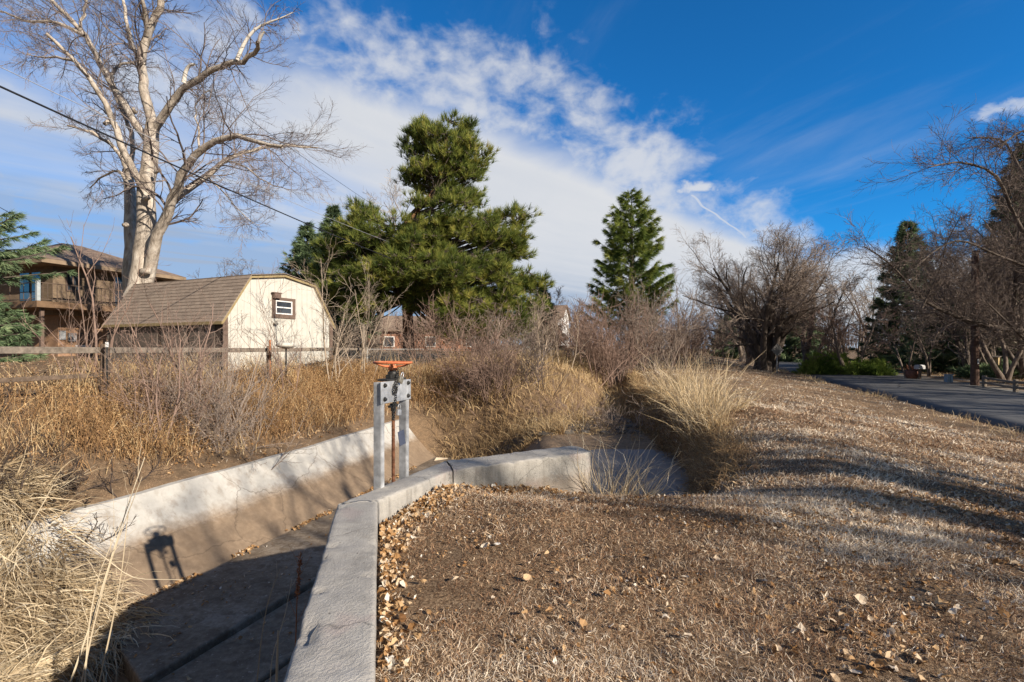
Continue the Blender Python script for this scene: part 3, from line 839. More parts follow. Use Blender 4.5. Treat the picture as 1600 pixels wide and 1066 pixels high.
def padlock(loc, tilt, m, label):
    r = empty('padlock', tuple(loc), GA, label, 'padlock', 'padlocks on the sluice gate')
    r.rotation_euler = (0, tilt, GA)
    a = Acc(); a.box2((-0.032, -0.013, -0.06), (0.032, 0.013, 0.0)); a.obj('lock_body', m, r, bevel=0.006)
    a = Acc(); tube_line(a, [(-0.02, 0, -0.004), (-0.02, 0, 0.03), (-0.013, 0, 0.045), (0, 0, 0.05), (0.013, 0, 0.045), (0.02, 0, 0.03), (0.02, 0, -0.004)], 0.0055, 8); a.obj('shackle', M_galv, r, smooth=True)
    return r
padlock(gw((0.262, -0.072, 1.02)), 0.55, M_brass, 'tarnished pale padlock hooked through the chain just below the orange wheel')
padlock(gw((0.285, -0.028, 0.70)), 0.12, M_galv, 'grey padlock hanging from the coupling on the rusty stem')
a = Acc()
a.box((0, 0, -0.075), (0.085, 0.004, 0.15)); tube_line(a, [(0.0, 0, 0.0), (-0.015, 0.0, 0.05), (-0.045, 0.0, 0.062)], 0.002, 5)
o = a.obj('tag_plate', M_bluetag, None, bevel=0.001); o.location = gw((0.315, -0.03, 0.485)); o.rotation_euler = (0.05, -0.22, GA - 0.25)
tag(o, 'small blue-grey plate hanging tilted beside the rusty stem', 'tag')

# ------------------------------------------------------------------ barn-roofed shed
def m_siding(nt, co, geo, bs):
    x, y, z = nt.xyz(co)
    fr = nt.math('FRACT', nt.math('DIVIDE', x, 0.30))
    gr = nt.math('MULTIPLY', nt.smooth(fr, 0.0, 0.05), nt.math('SUBTRACT', 1.0, nt.smooth(fr, 0.95, 1.0)))
    n = nt.noise(co, 3.0, 5); n2 = nt.noise(nt.comb(nt.math('MULTIPLY', x, 60.0), y, nt.math('MULTIPLY', z, 3.0)), 1.0, 4)
    nt.link(nt.bump(nt.math('ADD', gr, nt.math('MULTIPLY', n2, 0.25)), 0.8, 0.02), bs.inputs['Normal'])
    c = nt.ramp(n, [(0.3, (0.44, 0.42, 0.365)), (0.7, (0.53, 0.505, 0.445))])
    return nt.mix(nt.math('MULTIPLY', nt.smooth(nt.math('ADD', z, nt.math('MULTIPLY', n, 0.5)), 0.55, 0.15), 0.4), c, (0.40, 0.33, 0.24))
M_siding = mat('cream_panel_siding', m_siding, 0.75, 0, 0.3)
M_dkside = simple('dark_brown_boards', (0.075, 0.055, 0.043), 0.3, 5, 0.85, bump=0.3)  # brown boards darkened so the colour carries the shade under the shed eave
M_trim = simple('brown_trim_paint', (0.135, 0.092, 0.07), 0.2, 8, 0.7, bump=0.1)
M_rake = simple('olive_rake_board', (0.27, 0.205, 0.10), 0.2, 8, 0.7, bump=0.1)
M_white = simple('white_sash_paint', (0.72, 0.71, 0.68), 0.06, 8, 0.5)
def m_glass(nt, co, geo, bs):
    n = nt.noise(co, 1.5, 3)
    return nt.ramp(n, [(0.4, (0.03, 0.036, 0.045)), (0.6, (0.06, 0.07, 0.085))])
M_glass = mat('dark_window_glass', m_glass, 0.06, 0, 0.8)
def shingles(name, cols, sx, sz, axis_='y'):
    def fn(nt, co, geo, bs):
        x, y, z = nt.xyz(co)
        v = nt.comb(nt.math('MULTIPLY', y if axis_ == 'y' else x, 1.0 / sx), nt.math('MULTIPLY', z, 1.0 / sz), 0.0)
        br = nt.new('ShaderNodeTexBrick'); nt.link(v, br.inputs['Vector'])
        br.inputs['Scale'].default_value = 1.0; br.inputs['Mortar Size'].default_value = 0.025; br.inputs['Brick Width'].default_value = 1.0; br.inputs['Row Height'].default_value = 1.0
        br.inputs['Mortar Smooth'].default_value = 0.3; br.inputs['Bias'].default_value = 0.0
        br.inputs['Color1'].default_value = (*cols[0], 1); br.inputs['Color2'].default_value = (*cols[1], 1); br.inputs['Mortar'].default_value = (*cols[2], 1)
        n = nt.noise(co, 1.1, 5); n2 = nt.noise(co, 60, 4)
        nt.link(nt.bump(nt.math('ADD', nt.math('MULTIPLY', br.outputs['Fac'], -1.0), nt.math('MULTIPLY', n2, 0.5)), 0.5, 0.01), bs.inputs['Normal'])
        c = nt.mix(0.35, br.outputs['Color'], nt.ramp(n, [(0.35, cols[1]), (0.65, cols[0])]))
        return nt.mix(0.5, c, nt.ramp(n2, [(0.3, 0.35), (0.7, 1.0)]), 'MULTIPLY')
    return mat(name, fn, 0.95, 0, 0.1)
M_shing = shingles('brown_asphalt_shingles', [(0.37, 0.295, 0.235), (0.26, 0.205, 0.165), (0.08, 0.063, 0.052)], 0.30, 0.135)

SB = 0.72
shed = empty('barn_shed', (-11.26, 20.0, SB), math.atan2(0.911, 0.41), 'cream barn-style shed with brown gambrel shingle roof and small window behind the rail fence', 'shed')
GWd, GLn, EV, KN, RG = 5.75, 7.7, 2.14, 3.87, 4.14
ku = 0.2 * GWd
a = Acc()
outl = [(0, 0), (GWd, 0), (GWd, EV), (GWd - ku, KN), (GWd / 2, RG), (ku, KN), (0, EV)]
a.poly([(x, 0, z) for x, z in outl]); a.obj('gable_wall', M_siding, shed)
a = Acc(); a.poly([(x, GLn, z) for x, z in outl][::-1]); a.obj('gable_wall', M_siding, shed)
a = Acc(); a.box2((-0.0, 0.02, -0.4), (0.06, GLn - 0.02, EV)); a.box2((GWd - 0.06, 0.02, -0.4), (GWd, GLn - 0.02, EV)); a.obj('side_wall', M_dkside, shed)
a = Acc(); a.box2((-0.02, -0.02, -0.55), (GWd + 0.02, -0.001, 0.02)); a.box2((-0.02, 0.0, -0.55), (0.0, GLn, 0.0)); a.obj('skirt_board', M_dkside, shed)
# side wall panels
a = Acc()
for k in range(4):
    y0 = 0.5 + k * 1.8
    a.box2((-0.03, y0, 0.1), (-0.001, y0 + 1.55, EV - 0.25))
a.obj('side_panel', simple('grey_brown_ply', (0.125, 0.10, 0.082), 0.25, 3, 0.85, bump=0.2), shed)
for x0 in (-0.05, GWd - 0.16):
    a = Acc(); a.box2((x0, -0.035, -0.5), (x0 + 0.21, -0.002, EV - 0.02))
    a.obj('corner_board', M_trim, shed)
# roof: courses of shingles stepped like the real thing
ov = 0.13
def roof_slope(acc, p0, p1, rows):
    (x0, z0), (x1, z1) = p0, p1
    d = np.array([x1 - x0, z1 - z0]); L = np.hypot(*d); d /= L
    nr = np.array([-d[1], d[0]]) if x1 > x0 else np.array([d[1], -d[0]])
    if nr[1] < 0: nr = -nr
    for r in range(rows):
        a0 = L * r / rows; a1 = L * (r + 1) / rows + 0.03
        q = [(x0 + d[0] * a0, z0 + d[1] * a0), (x0 + d[0] * a1, z0 + d[1] * a1)]
        t0, t1 = 0.034, 0.014
        c4 = [(q[0][0], q[0][1]), (q[1][0], q[1][1]), (q[1][0] + nr[0] * t1, q[1][1] + nr[1] * t1), (q[0][0] + nr[0] * t0, q[0][1] + nr[1] * t0)]
        v = [(x, -ov, z) for x, z in c4] + [(x, GLn + ov, z) for x, z in c4]
        acc.add(v, [[0, 1, 2, 3], [7, 6, 5, 4], [0, 4, 5, 1], [1, 5, 6, 2], [2, 6, 7, 3], [3, 7, 4, 0]])
    return d, nr
a = Acc()
roof_slope(a, (-0.16, EV - 0.22), (ku, KN + 0.02), 13)
roof_slope(a, (GWd + 0.16, EV - 0.22), (GWd - ku, KN + 0.02), 13)
roof_slope(a, (ku - 0.02, KN + 0.03), (GWd / 2 + 0.03, RG + 0.035), 10)
roof_slope(a, (GWd - ku + 0.02, KN + 0.03), (GWd / 2 - 0.03, RG + 0.035), 10)
a.obj('roof', M_shing, shed)
a = Acc()
rk = [(-0.13, EV - 0.24), (ku - 0.01, KN - 0.03), (GWd / 2, RG - 0.04), (GWd - ku + 0.01, KN - 0.03), (GWd + 0.13, EV - 0.24)]
for p, q in zip(rk[:-1], rk[1:]):
    a.bar((p[0], -0.075, p[1] - 0.045), (q[0], -0.075, q[1] - 0.045), 0.13, 0.10, up=(0, 1, 0.001)) if False else a.bar((p[0], -0.07, p[1] - 0.02), (q[0], -0.07, q[1] - 0.02), 0.10, 0.085, up=(0, 0, 1))
a.obj('rake_board', M_rake, shed)
a = Acc(); a.box2((-0.19, -ov, EV - 0.31), (-0.13, GLn + ov, EV - 0.19)); a.obj('eave_board', M_rake, shed)
# window
wx0, wx1, wz0, wz1 = 2.24, 3.48, 2.22, 3.12
a = Acc()
a.box2((wx0, -0.05, wz0), (wx1, -0.003, wz0 + 0.17)); a.box2((wx0, -0.05, wz1 - 0.13), (wx1, -0.003, wz1))
a.box2((wx0, -0.049, wz0 + 0.17), (wx0 + 0.17, -0.003, wz1 - 0.13)); a.box2((wx1 - 0.17, -0.049, wz0 + 0.17), (wx1, -0.003, wz1 - 0.13))
win = a.obj('window', M_trim, shed)
a = Acc(); ix0, ix1, iz0, iz1 = wx0 + 0.17, wx1 - 0.17, wz0 + 0.17, wz1 - 0.13
for b0, b1 in (((ix0, iz0), (ix1, iz0 + 0.05)), ((ix0, iz1 - 0.05), (ix1, iz1)), ((ix0, iz0 + 0.05), (ix0 + 0.05, iz1 - 0.05)), ((ix1 - 0.05, iz0 + 0.05), (ix1, iz1 - 0.05)), ((ix0 + 0.05, (iz0 + iz1) / 2 - 0.025), (ix1 - 0.05, (iz0 + iz1) / 2 + 0.025))):
    a.box2((b0[0], -0.04, b0[1]), (b1[0], -0.004, b1[1]))
a.obj('sash', M_white, win)
a = Acc(); a.box2((ix0 + 0.05, -0.012, iz0 + 0.05), (ix1 - 0.05, -0.006, iz1 - 0.05)); a.obj('pane', M_glass, win)
a = Acc(); a.box2((2.22, -0.20, 3.06), (2.56, -0.055, 3.30)); a.box2((2.17, -0.22, 3.27), (2.60, -0.05, 3.31)); a.obj('vent_box', M_trim, shed)
a = Acc(); a.box2((2.38, -0.06, 1.95), (2.46, -0.003, 2.09)); a.lathe([(0, 0), (0.05, 0.01), (0.06, 0.05), (0.03, 0.10), (0, 0.10)], 10, (2.40, -0.11, 1.92), rotx(0.6)); a.lathe([(0, 0), (0.05, 0.01), (0.06, 0.05), (0.03, 0.10), (0, 0.10)], 10, (2.30, -0.11, 1.96), rotx(0.9)); a.obj('flood_lamp', simple('weathered_lamp', (0.35, 0.33, 0.29), 0.3, 20, 0.6), shed)

# ------------------------------------------------------------------ two storey house behind the trunk
def bricks(name, c1, c2, c3, sw=0.22, sh_=0.075, ax_='x'):
    def fn(nt, co, geo, bs):
        x, y, z = nt.xyz(co)
        br = nt.new('ShaderNodeTexBrick'); nt.link(nt.comb(nt.math('ADD', x, y), z, 0.0), br.inputs['Vector'])
        br.inputs['Scale'].default_value = 1.0; br.inputs['Brick Width'].default_value = sw; br.inputs['Row Height'].default_value = sh_; br.inputs['Mortar Size'].default_value = 0.008
        br.inputs['Color1'].default_value = (*c1, 1); br.inputs['Color2'].default_value = (*c2, 1); br.inputs['Mortar'].default_value = (*c3, 1)
        n = nt.noise(co, 0.9, 5)
        return nt.mix(0.6, br.outputs['Color'], nt.ramp(n, [(0.3, 0.6), (0.7, 1.1)]), 'MULTIPLY')
    return mat(name, fn, 0.9, 0, 0.15)
M_tan = bricks('tan_brick', (0.23, 0.165, 0.105), (0.165, 0.115, 0.075), (0.18, 0.145, 0.11))
M_redb = bricks('red_brick', (0.36, 0.16, 0.09), (0.28, 0.12, 0.07), (0.3, 0.24, 0.2))
M_fascia = simple('brown_fascia', (0.17, 0.105, 0.06), 0.2, 4, 0.75)
M_soffit = simple('tan_soffit', (0.24, 0.175, 0.115), 0.15, 3, 0.8)
M_roofb = simple('weathered_brown_roofing', (0.21, 0.15, 0.11), 0.35, 3, 0.95, bump=0.4, bdist=0.03)
M_rail = simple('brown_iron_rail', (0.10, 0.07, 0.05), 0.2, 8, 0.6)
M_greyrail = simple('grey_rail_post', (0.33, 0.36, 0.37), 0.15, 8, 0.5)
hx = unit(np.array([0.35, 0.937]))
HB = 0.9
house = empty('house', (-29.6, 33.0, HB), math.atan2(hx[1], hx[0]), 'tan brick two-storey house with balcony and low hip roof behind the big pale trunk', 'house')
EVH = 7.2 - HB; DK = 4.5 - HB
a = Acc(); a.box2((0, 0, 2.9), (7.2, 9, EVH - 0.25)); a.obj('upper_wall', M_tan, house)
a = Acc(); a.box2((0.6, 0.6, -1.2), (7.2, 9, 2.9)); a.obj('lower_wall', bricks('orange_brick', (0.40, 0.22, 0.12), (0.30, 0.17, 0.10), (0.3, 0.24, 0.18)), house)
a = Acc()
e0, e1, f0, f1 = -1.2, 8.2, -1.2, 10.2
rz_ = 9.3 - HB
a.poly([(e0, f0, EVH), (e1, f0, EVH), (4.2, 4.5, rz_), (2.9, 4.5, rz_)]); a.poly([(e0, f1, EVH), (e0, f0, EVH), (2.9, 4.5, rz_)])
a.poly([(e1, f1, EVH), (e0, f1, EVH), (2.9, 4.5, rz_), (4.2, 4.5, rz_)]); a.poly([(e1, f0, EVH), (e1, f1, EVH), (4.2, 4.5, rz_)])
rf_ = a.obj('roof', M_roofb, house)
a = Acc(); a.box2((e0, f0, EVH - 0.26), (e1, f1, EVH - 0.01)); a.obj('soffit', M_soffit, house)
# balcony
a = Acc(); a.box2((-1.7, -1.7, DK - 0.38), (7.2, -0.003, DK)); a.box2((-1.7, 0.0, DK - 0.38), (-0.003, 7, DK)); a.obj('balcony_deck', M_fascia, house)
a = Acc()
def rail_run(p, q, n):
    p = np.array(p, float); q = np.array(q, float)
    a.bar(p + [0, 0, 1.12], q + [0, 0, 1.12], 0.06, 0.06); a.bar(p + [0, 0, 0.12], q + [0, 0, 0.12], 0.05, 0.05)
    for t in np.linspace(0, 1, n): a.bar(p + (q - p) * t + [0, 0, 0.1], p + (q - p) * t + [0, 0, 1.1], 0.03, 0.03, up=(0, 1, 0))
rail_run((-1.6, -1.6, DK), (7.1, -1.6, DK), 36); rail_run((-1.6, -1.6, DK), (-1.6, 6.9, DK), 7)
a.obj('railing', M_rail, house)
a = Acc(); a.box2((-1.68, -1.68, DK + 0.01), (-1.50, -1.50, DK + 1.28)); a.obj('rail_post', M_greyrail, house)
for px_, py_ in ((-1.2, -1.2), (2.8, -1.2), (6.8, -1.2)):
    a = Acc(); a.box2((px_ - 0.09, py_ - 0.09, -1.0), (px_ + 0.09, py_ + 0.09, DK - 0.39)); a.obj('balcony_post', M_trim, house)
for (x0, x1, z0, z1, fr) in ((3.6, 6.6, DK + 0.05, DK + 2.3, 1), (0.7, 1.5, DK + 0.9, DK + 2.1, 0)):
    a = Acc(); a.box2((x0, -0.06, z0), (x1, -0.004, z1)); wn = a.obj('sliding_door' if fr else 'window', M_trim, house)
    nps = 2
    for k in range(nps):
        w_ = (x1 - x0 - 0.3) / nps
        a = Acc(); a.box2((x0 + 0.1 + k * (w_ + 0.1), -0.085, z0 + 0.1), (x0 + 0.1 + k * (w_ + 0.1) + w_, -0.063, z1 - 0.1)); a.obj('pane', M_glass, wn)
a = Acc(); a.box2((-0.06, 1.2, DK + 0.02), (-0.004, 2.1, DK + 2.1)); a.box2((-0.06, 2.4, DK + 0.3), (-0.004, 3.4, DK + 2.1)); a.obj('side_door', M_glass, house)
M_meter = simple('grey_meter', (0.30, 0.31, 0.32), 0.2, 8, 0.5)
for bx_ in ((0.65, 0.50, 1.3, 1.0, 0.598, 1.9), (1.15, 0.45, 1.2, 1.6, 0.598, 1.75)):
    a = Acc(); a.box2(bx_[:3], bx_[3:]); a.obj('meter_box', M_meter, house)
a = Acc(); a.box2((1.7, 0.50, 1.2), (2.6, 0.598, 1.75)); a.obj('utility_cabinet', M_trim, house)
a = Acc(); a.box2((1.6, 0.52, 0.55), (2.5, 0.598, 0.95)); a.obj('white_panel', M_white, house)
a = Acc(); a.box2((3.6, 0.55, -0.6), (4.7, 0.598, 1.9)); a.obj('door', M_dkside, house)
# lower wing to the right, behind the big tree
wing = empty('low_house', (-24.5, 44.0, 1.0), 0.25, 'low brown-roofed house glimpsed between the big trunk and the shed roof', 'house')
a = Acc(); a.box2((0, 0, -1), (11, 7, 4.6)); a.obj('wall', simple('pale_stucco', (0.55, 0.52, 0.47), 0.1, 3, 0.9), wing)
a = Acc()
a.poly([(-0.8, -0.8, 4.7), (11.8, -0.8, 4.7), (9.5, 3.5, 6.4), (2.0, 3.5, 6.4)]); a.poly([(11.8, 7.8, 4.7), (-0.8, 7.8, 4.7), (2.0, 3.5, 6.4), (9.5, 3.5, 6.4)])
a.poly([(-0.8, 7.8, 4.7), (-0.8, -0.8, 4.7), (2.0, 3.5, 6.4)]); a.poly([(11.8, -0.8, 4.7), (11.8, 7.8, 4.7), (9.5, 3.5, 6.4)]); a.poly([(-0.8, -0.8, 4.69), (-0.8, 7.8, 4.69), (11.8, 7.8, 4.69), (11.8, -0.8, 4.69)])
a.obj('roof', M_roofb, wing)
for k in range(3):
    a = Acc(); a.box2((1.2 + 3.2 * k, -0.06, 2.4), (2.8 + 3.2 * k, -0.004, 3.9)); a.obj('window', M_glass, wing)

# brick house and white house seen behind the big pine
def small_house(loc, rz, w_, d_, hgt, rh, mw, label, nwin=3, roofm=None):
    r = empty('house', loc, rz, label, 'house')
    a = Acc(); a.box2((0, 0, -1), (w_, d_, hgt)); a.poly([(0, 0, hgt), (0, d_ / 2, hgt + rh), (0, d_, hgt)]); a.poly([(w_, 0, hgt), (w_, d_, hgt), (w_, d_ / 2, hgt + rh)]); a.obj('wall', mw, r)
    a = Acc()
    for s_ in (0, 1):
        y0, y1 = (-0.5, d_ / 2) if s_ == 0 else (d_ + 0.5, d_ / 2)
        zlo = hgt - rh * 0.5 / (d_ / 2)
        v = [(-0.4, y0, zlo + 0.02), (w_ + 0.4, y0, zlo + 0.02), (w_ + 0.4, y1, hgt + rh + 0.02), (-0.4, y1, hgt + rh + 0.02)]
        v2 = [(x, y, z + 0.14) for x, y, z in v]
        a.add(v + v2, [[0, 1, 2, 3], [7, 6, 5, 4], [0, 4, 5, 1], [1, 5, 6, 2], [2, 6, 7, 3], [3, 7, 4, 0]])
    a.obj('roof', roofm or M_roofb, r)
    for k in range(nwin):
        x0 = w_ * (k + 0.5) / nwin - 0.6
        a = Acc(); a.box2((x0, -0.07, 0.9), (x0 + 1.3, -0.004, 2.2)); wn = a.obj('window', M_white, r)
        a = Acc(); a.box2((x0 + 0.1, -0.09, 1.0), (x0 + 1.2, -0.072, 2.1)); a.obj('pane', M_glass, wn)
    return r
small_house((-17.5, 62.0, 0.9), 0.15, 15, 8, 3.0, 1.8, M_redb, 'red brick house with white windows half hidden behind the big pine')
small_house((2.0, 92.0, 1.0), -0.3, 7, 7, 6.2, 2.2, simple('white_clapboard', (0.75, 0.75, 0.72), 0.05, 3, 0.8), 'tall white house just showing between the pine and the dark spruce', 2)

# ------------------------------------------------------------------ fences
M_oldwood = simple('grey_weathered_wood', (0.20, 0.165, 0.13), 0.4, 9, 0.95, bump=0.6, bdist=0.02)
M_dkwood = simple('brown_weathered_wood', (0.145, 0.105, 0.075), 0.4, 9, 0.95, bump=0.6, bdist=0.02)
M_wire = simple('galvanised_wire', (0.33, 0.33, 0.32), 0.2, 9, 0.5, 0.7)
M_rebar = simple('orange_rust_steel', (0.36, 0.135, 0.05), 0.4, 30, 0.85, 0.1, bump=0.3)
FP = [(-10.6, 8.2), (-10.25, 12.8), (-9.25, 19.3), (-8.1, 23.4), (-7.7, 26.2)]
def hz(x, y): return float(height(np.array([x]), np.array([y]), False)[0])
def rail_z(i): return [1.58, 1.56, 1.55, 1.58, 1.58][i]
fence = empty('rail_fence', (FP[1][0], FP[1][1], hz(*FP[1])), 0, 'grey weathered wooden rail fence with wire mesh along the left bank before the shed', 'fence')
FO = np.array(fence.location)
def fobj(acc, name, m, par=fence, **k):
    o = acc.obj(name, m, par, **k); o.location = tuple(-np.array(par.location)); return o
for i, (p, q) in enumerate(zip(FP[:-1], FP[1:])):
    a = Acc(); a.bar((p[0], p[1], rail_z(i)), (q[0], q[1], rail_z(i + 1)), 0.06, 0.15 if i < 3 else 0.12); fobj(a, 'rail', M_oldwood, bevel=0.012)
    a = Acc(); a.bar((p[0], p[1], rail_z(i) - 0.62), (q[0], q[1], rail_z(i + 1) - 0.62), 0.05, 0.10); 
    if i in (0, 3): fobj(a, 'rail', M_dkwood, bevel=0.012)
for i, p in enumerate(FP):
    a = Acc(); gz = hz(*p)
    ps = [(p[0] + 0.10, p[1] - 0.02, z) for z in np.linspace(gz - 0.3, rail_z(i) + 0.16, 6)]
    tube_line(a, ps, [0.11, 0.105, 0.10, 0.10, 0.098, 0.095] if i != 2 else [0.09] * 6, 9); fobj(a, 'post', M_dkwood if i != 2 else M_dkwood)
def wire_mesh(p, q, zl, zh, s_=0.11):
    a = Acc(); p = np.array(p); q = np.array(q); L = np.hypot(*(q - p)); H = zh - zl
    P = []
    for k in np.arange(-H, L, s_):
        for sg in (0, 1):
            t0, t1 = k, k + H; z0, z1 = (zl, zh) if sg == 0 else (zh, zl)
            c0 = max(0.0, t0); c1 = min(L, t1)
            if c1 - c0 < 0.02: continue
            f0 = (c0 - t0) / H; f1 = (c1 - t0) / H
            d = (q - p) / L
            P.append([(*(p + d * c0), z0 + (z1 - z0) * f0), (*(p + d * c1), z0 + (z1 - z0) * f1)])
    a.tubes(np.array(P), np.full((len(P), 2), 0.0022), 3)
    return a
for i in (1, 2, 3):
    p, q = FP[i], FP[i + 1]
    fobj(wire_mesh(p, q, max(hz(*p), hz(*q)) - 0.15, rail_z(i) - 0.05), 'wire_mesh', M_wire)
a = Acc(); pt = at(421.5, 590, 19.0); tube_line(a, [(pt[0], pt[1], pt[2] - 0.5), (pt[0], pt[1], 1.25), (pt[0] + 0.01, pt[1], at(0, 531, 19.0)[2])], 0.036, 6)
o = a.obj('steel_stake', M_rebar, None, origin=(pt[0], pt[1], pt[2])); tag(o, 'orange rusted steel stake standing against the fence post before the cream gable', 'stake')
a = Acc(); pt = at(163, 610, 12.6); tube_line(a, [(pt[0] + 0.16, pt[1] - 0.12, pt[2] - 0.3), (pt[0] + 0.16, pt[1] - 0.12, 1.78)], 0.022, 6)
o = a.obj('steel_stake', M_darksteel, None, origin=(pt[0], pt[1], pt[2])); tag(o, 'dark steel stake with a white tip beside the leftmost grey fence post', 'stake')
a2 = Acc(); a2.box((pt[0] + 0.16, pt[1] - 0.12, 1.70), (0.05, 0.05, 0.12)); w_ = a2.obj('white_tip', M_white, o, origin=(pt[0], pt[1], pt[2])); w_.location = (0, 0, 0)
# taller grey pole
a = Acc(); pt = at(568, 606, 25.5); tube_line(a, [(pt[0], pt[1], pt[2] - 0.6), (pt[0], pt[1], 1.6), (pt[0] - 0.02, pt[1], at(0, 507, 25.5)[2])], [0.10, 0.095, 0.085], 8)
o = a.obj('wooden_pole', M_oldwood, None, origin=(pt[0], pt[1], pt[2])); tag(o, 'tall bare wooden pole standing behind the gate, taller than the fence beside it', 'pole')
# chain link fence running on behind the big shrub
CP = [(-7.5, 26.5), (-4.9, 30.5), (-2.6, 34.0), (0.8, 38.0), (5.0, 42.0), (9.0, 46.0)]
cf = empty('chain_link_fence', (CP[0][0], CP[0][1], hz(*CP[0])), 0, 'grey chain link fence on thin posts beyond the golden grass bank', 'fence')
M_link = simple('dull_chain_link', (0.30, 0.29, 0.27), 0.2, 9, 0.7, 0.3)
for i, p in enumerate(CP):
    a = Acc(); tube_line(a, [(p[0], p[1], hz(*p) - 0.3), (p[0], p[1], 1.68)], 0.05, 7); fobj(a, 'post', M_link if i != 1 else M_oldwood, cf)
a = Acc(); tube_line(a, [(p[0], p[1], 1.57) for p in CP], 0.028, 6); fobj(a, 'top_rail', M_link, cf)
for p, q in zip(CP[:-1], CP[1:]):
    fobj(wire_mesh(p, q, 0.3, 1.56, 0.085), 'wire_mesh', M_link, cf)

# bird bath in front of the gable
pb = at(447, 572, 18.6)
bb = empty('bird_feeder', tuple(pb), 0, 'pale stone-like bowl on a thin dark pole before the cream gable', 'bird feeder')
a = Acc(); tube_line(a, [(0, 0, -0.6), (0, 0, 0.66)], 0.03, 7); a.obj('pole', M_darksteel, bb)
a = Acc(); a.lathe([(0, 0.62), (0.12, 0.63), (0.32, 0.70), (0.36, 0.76), (0.30, 0.84), (0.1, 0.86), (0, 0.86)], 18, (0, 0, 0)); a.obj('bowl', simple('pale_cast_stone', (0.50, 0.48, 0.42), 0.2, 8, 0.9, bump=0.3), bb, smooth=True)

# ------------------------------------------------------------------ overhead cables
M_cable = simple('black_cable', (0.02, 0.021, 0.024), 0.2, 5, 0.6)
M_cable2 = simple('grey_cable', (0.33, 0.34, 0.36), 0.2, 5, 0.6)
def cable(p, q, sag, r, m, label):
    p = np.array(p); q = np.array(q)
    t = np.linspace(0, 1, 40)[:, None]
    pts = p + (q - p) * t - np.array([0, 0, 1.0]) * (sag * 4 * t * (1 - t))
    a = Acc(); tube_line(a, pts, r, 6); o = a.obj('overhead_cable', m, None, smooth=True, origin=p)
    tag(o, label, 'cable', 'overhead cables across the left of the sky')
cable(at(-160, 62, 8.5), at(640, 415, 34), 0.15, 0.021, M_cable, 'thick black cable sagging across the pale tree toward the big pine')
cable(at(-160, 28, 9.5), at(640, 390, 36), 0.25, 0.009, M_cable2, 'thin pale cable just above the thick black one')
cable(at(60, -50, 11.0), at(700, 395, 44), 0.25, 0.008, M_cable, 'hair-thin dark wire highest of the wires over the big tree')
cable(at(-50, 295, 22), at(40, 345, 30), 0.05, 0.015, M_cable, 'short dark wire running down behind the blue-green spruce at far left')

# ------------------------------------------------------------------ roadside things on the right
M_pole = simple('creosoted_pole', (0.10, 0.06, 0.045), 0.35, 7, 0.9, bump=0.4)
pp = at(1523, 600, 30.5)
a = Acc(); gz = hz(pp[0], pp[1]); tube_line(a, [(0, 0, gz - 0.5), (0.02, 0, 3.0), (0.03, 0, at(0, 392, 30.5)[2])], [0.22, 0.20, 0.17], 12)
po = empty('utility_pole', (pp[0], pp[1], gz), 0, 'dark brown utility pole standing at the far edge of the road', 'utility pole')
o = a.obj('shaft', M_pole, po); o.location = (0, 0, -gz)
a = Acc(); a.box((0.0, -0.24, 1.5), (0.10, 0.02, 0.3)); o = a.obj('pole_plate', M_galv_dull, po)
# diamond sign
ps = at(1214, 560, 44.0); gz = hz(ps[0], ps[1])
sg = empty('road_sign', (ps[0], ps[1], gz), 0.1, 'diamond road sign seen from its grey back beside the clustered trunks', 'road sign')
a = Acc(); tube_line(a, [(0, 0, -0.3), (0, 0, 2.35)], 0.045, 6); a.obj('post', M_galv_dull, sg)
a = Acc(); s2 = 0.62
a.box((0, -0.06, 1.95), (0.80, 0.012, 0.80), roty(PI / 4)); a.obj('panel', simple('bare_aluminium', (0.26, 0.25, 0.24), 0.1, 6, 0.5, 0.5), sg)
# mailbox on post, red planter, small blue marker
pm = at(1437, 590, 36.0); gz = hz(pm[0], pm[1])
mb = empty('mailbox', (pm[0], pm[1], gz), 0.35, 'grey-white mailbox on a wooden post beside the red flower pot across the road', 'mailbox')
a = Acc(); a.box2((-0.07, -0.07, -0.3), (0.07, 0.07, 0.80)); a.obj('post', M_dkwood, mb)
a = Acc()
pr = [(-0.16, 0.81), (0.16, 0.81), (0.16, 1.0), (0.11, 1.08), (0, 1.11), (-0.11, 1.08), (-0.16, 1.0)]
a.poly([(-0.35, y, z) for y, z in pr][::-1]); a.poly([(0.35, y, z) for y, z in pr])
for k in range(len(pr)):
    y0, z0 = pr[k]; y1, z1 = pr[(k + 1) % len(pr)]
    a.poly([(-0.35, y0, z0), (-0.35, y1, z1), (0.35, y1, z1), (0.35, y0, z0)])
a.obj('box', simple('grey_white_tin', (0.45, 0.45, 0.44), 0.15, 5, 0.5), mb)
pm = at(1424, 588, 36.5); gz = hz(pm[0], pm[1])
pot = empty('planter', (pm[0], pm[1], gz), 0, 'rusty red barrel planter with dry stems left of the white mailbox', 'planter')
a = Acc(); a.lathe([(0, 0), (0.32, 0), (0.42, 0.35), (0.36, 0.72), (0.33, 0.70), (0.30, 0.6), (0, 0.6)], 14); a.obj('tub', simple('rust_red_tub', (0.17, 0.075, 0.05), 0.4, 6, 0.85), pot, smooth=True)
rg = np.random.default_rng(3); a = Acc(); N = 60
q_ = run(rg, np.c_[rg.uniform(-.2, .2, (N, 2)), np.full(N, 0.55)], np.c_[rg.normal(0, .6, (N, 2)), np.ones(N)], rg.uniform(.3, .7, N), 3, .2, 0); a.tubes(q_, np.full((N, 4), 0.012), 3); a.obj('dry_stems', simple('red_stems', (0.25, 0.10, 0.06), 0.3, 5), pot)
pm = at(1482, 596, 33.0); gz = hz(pm[0], pm[1])
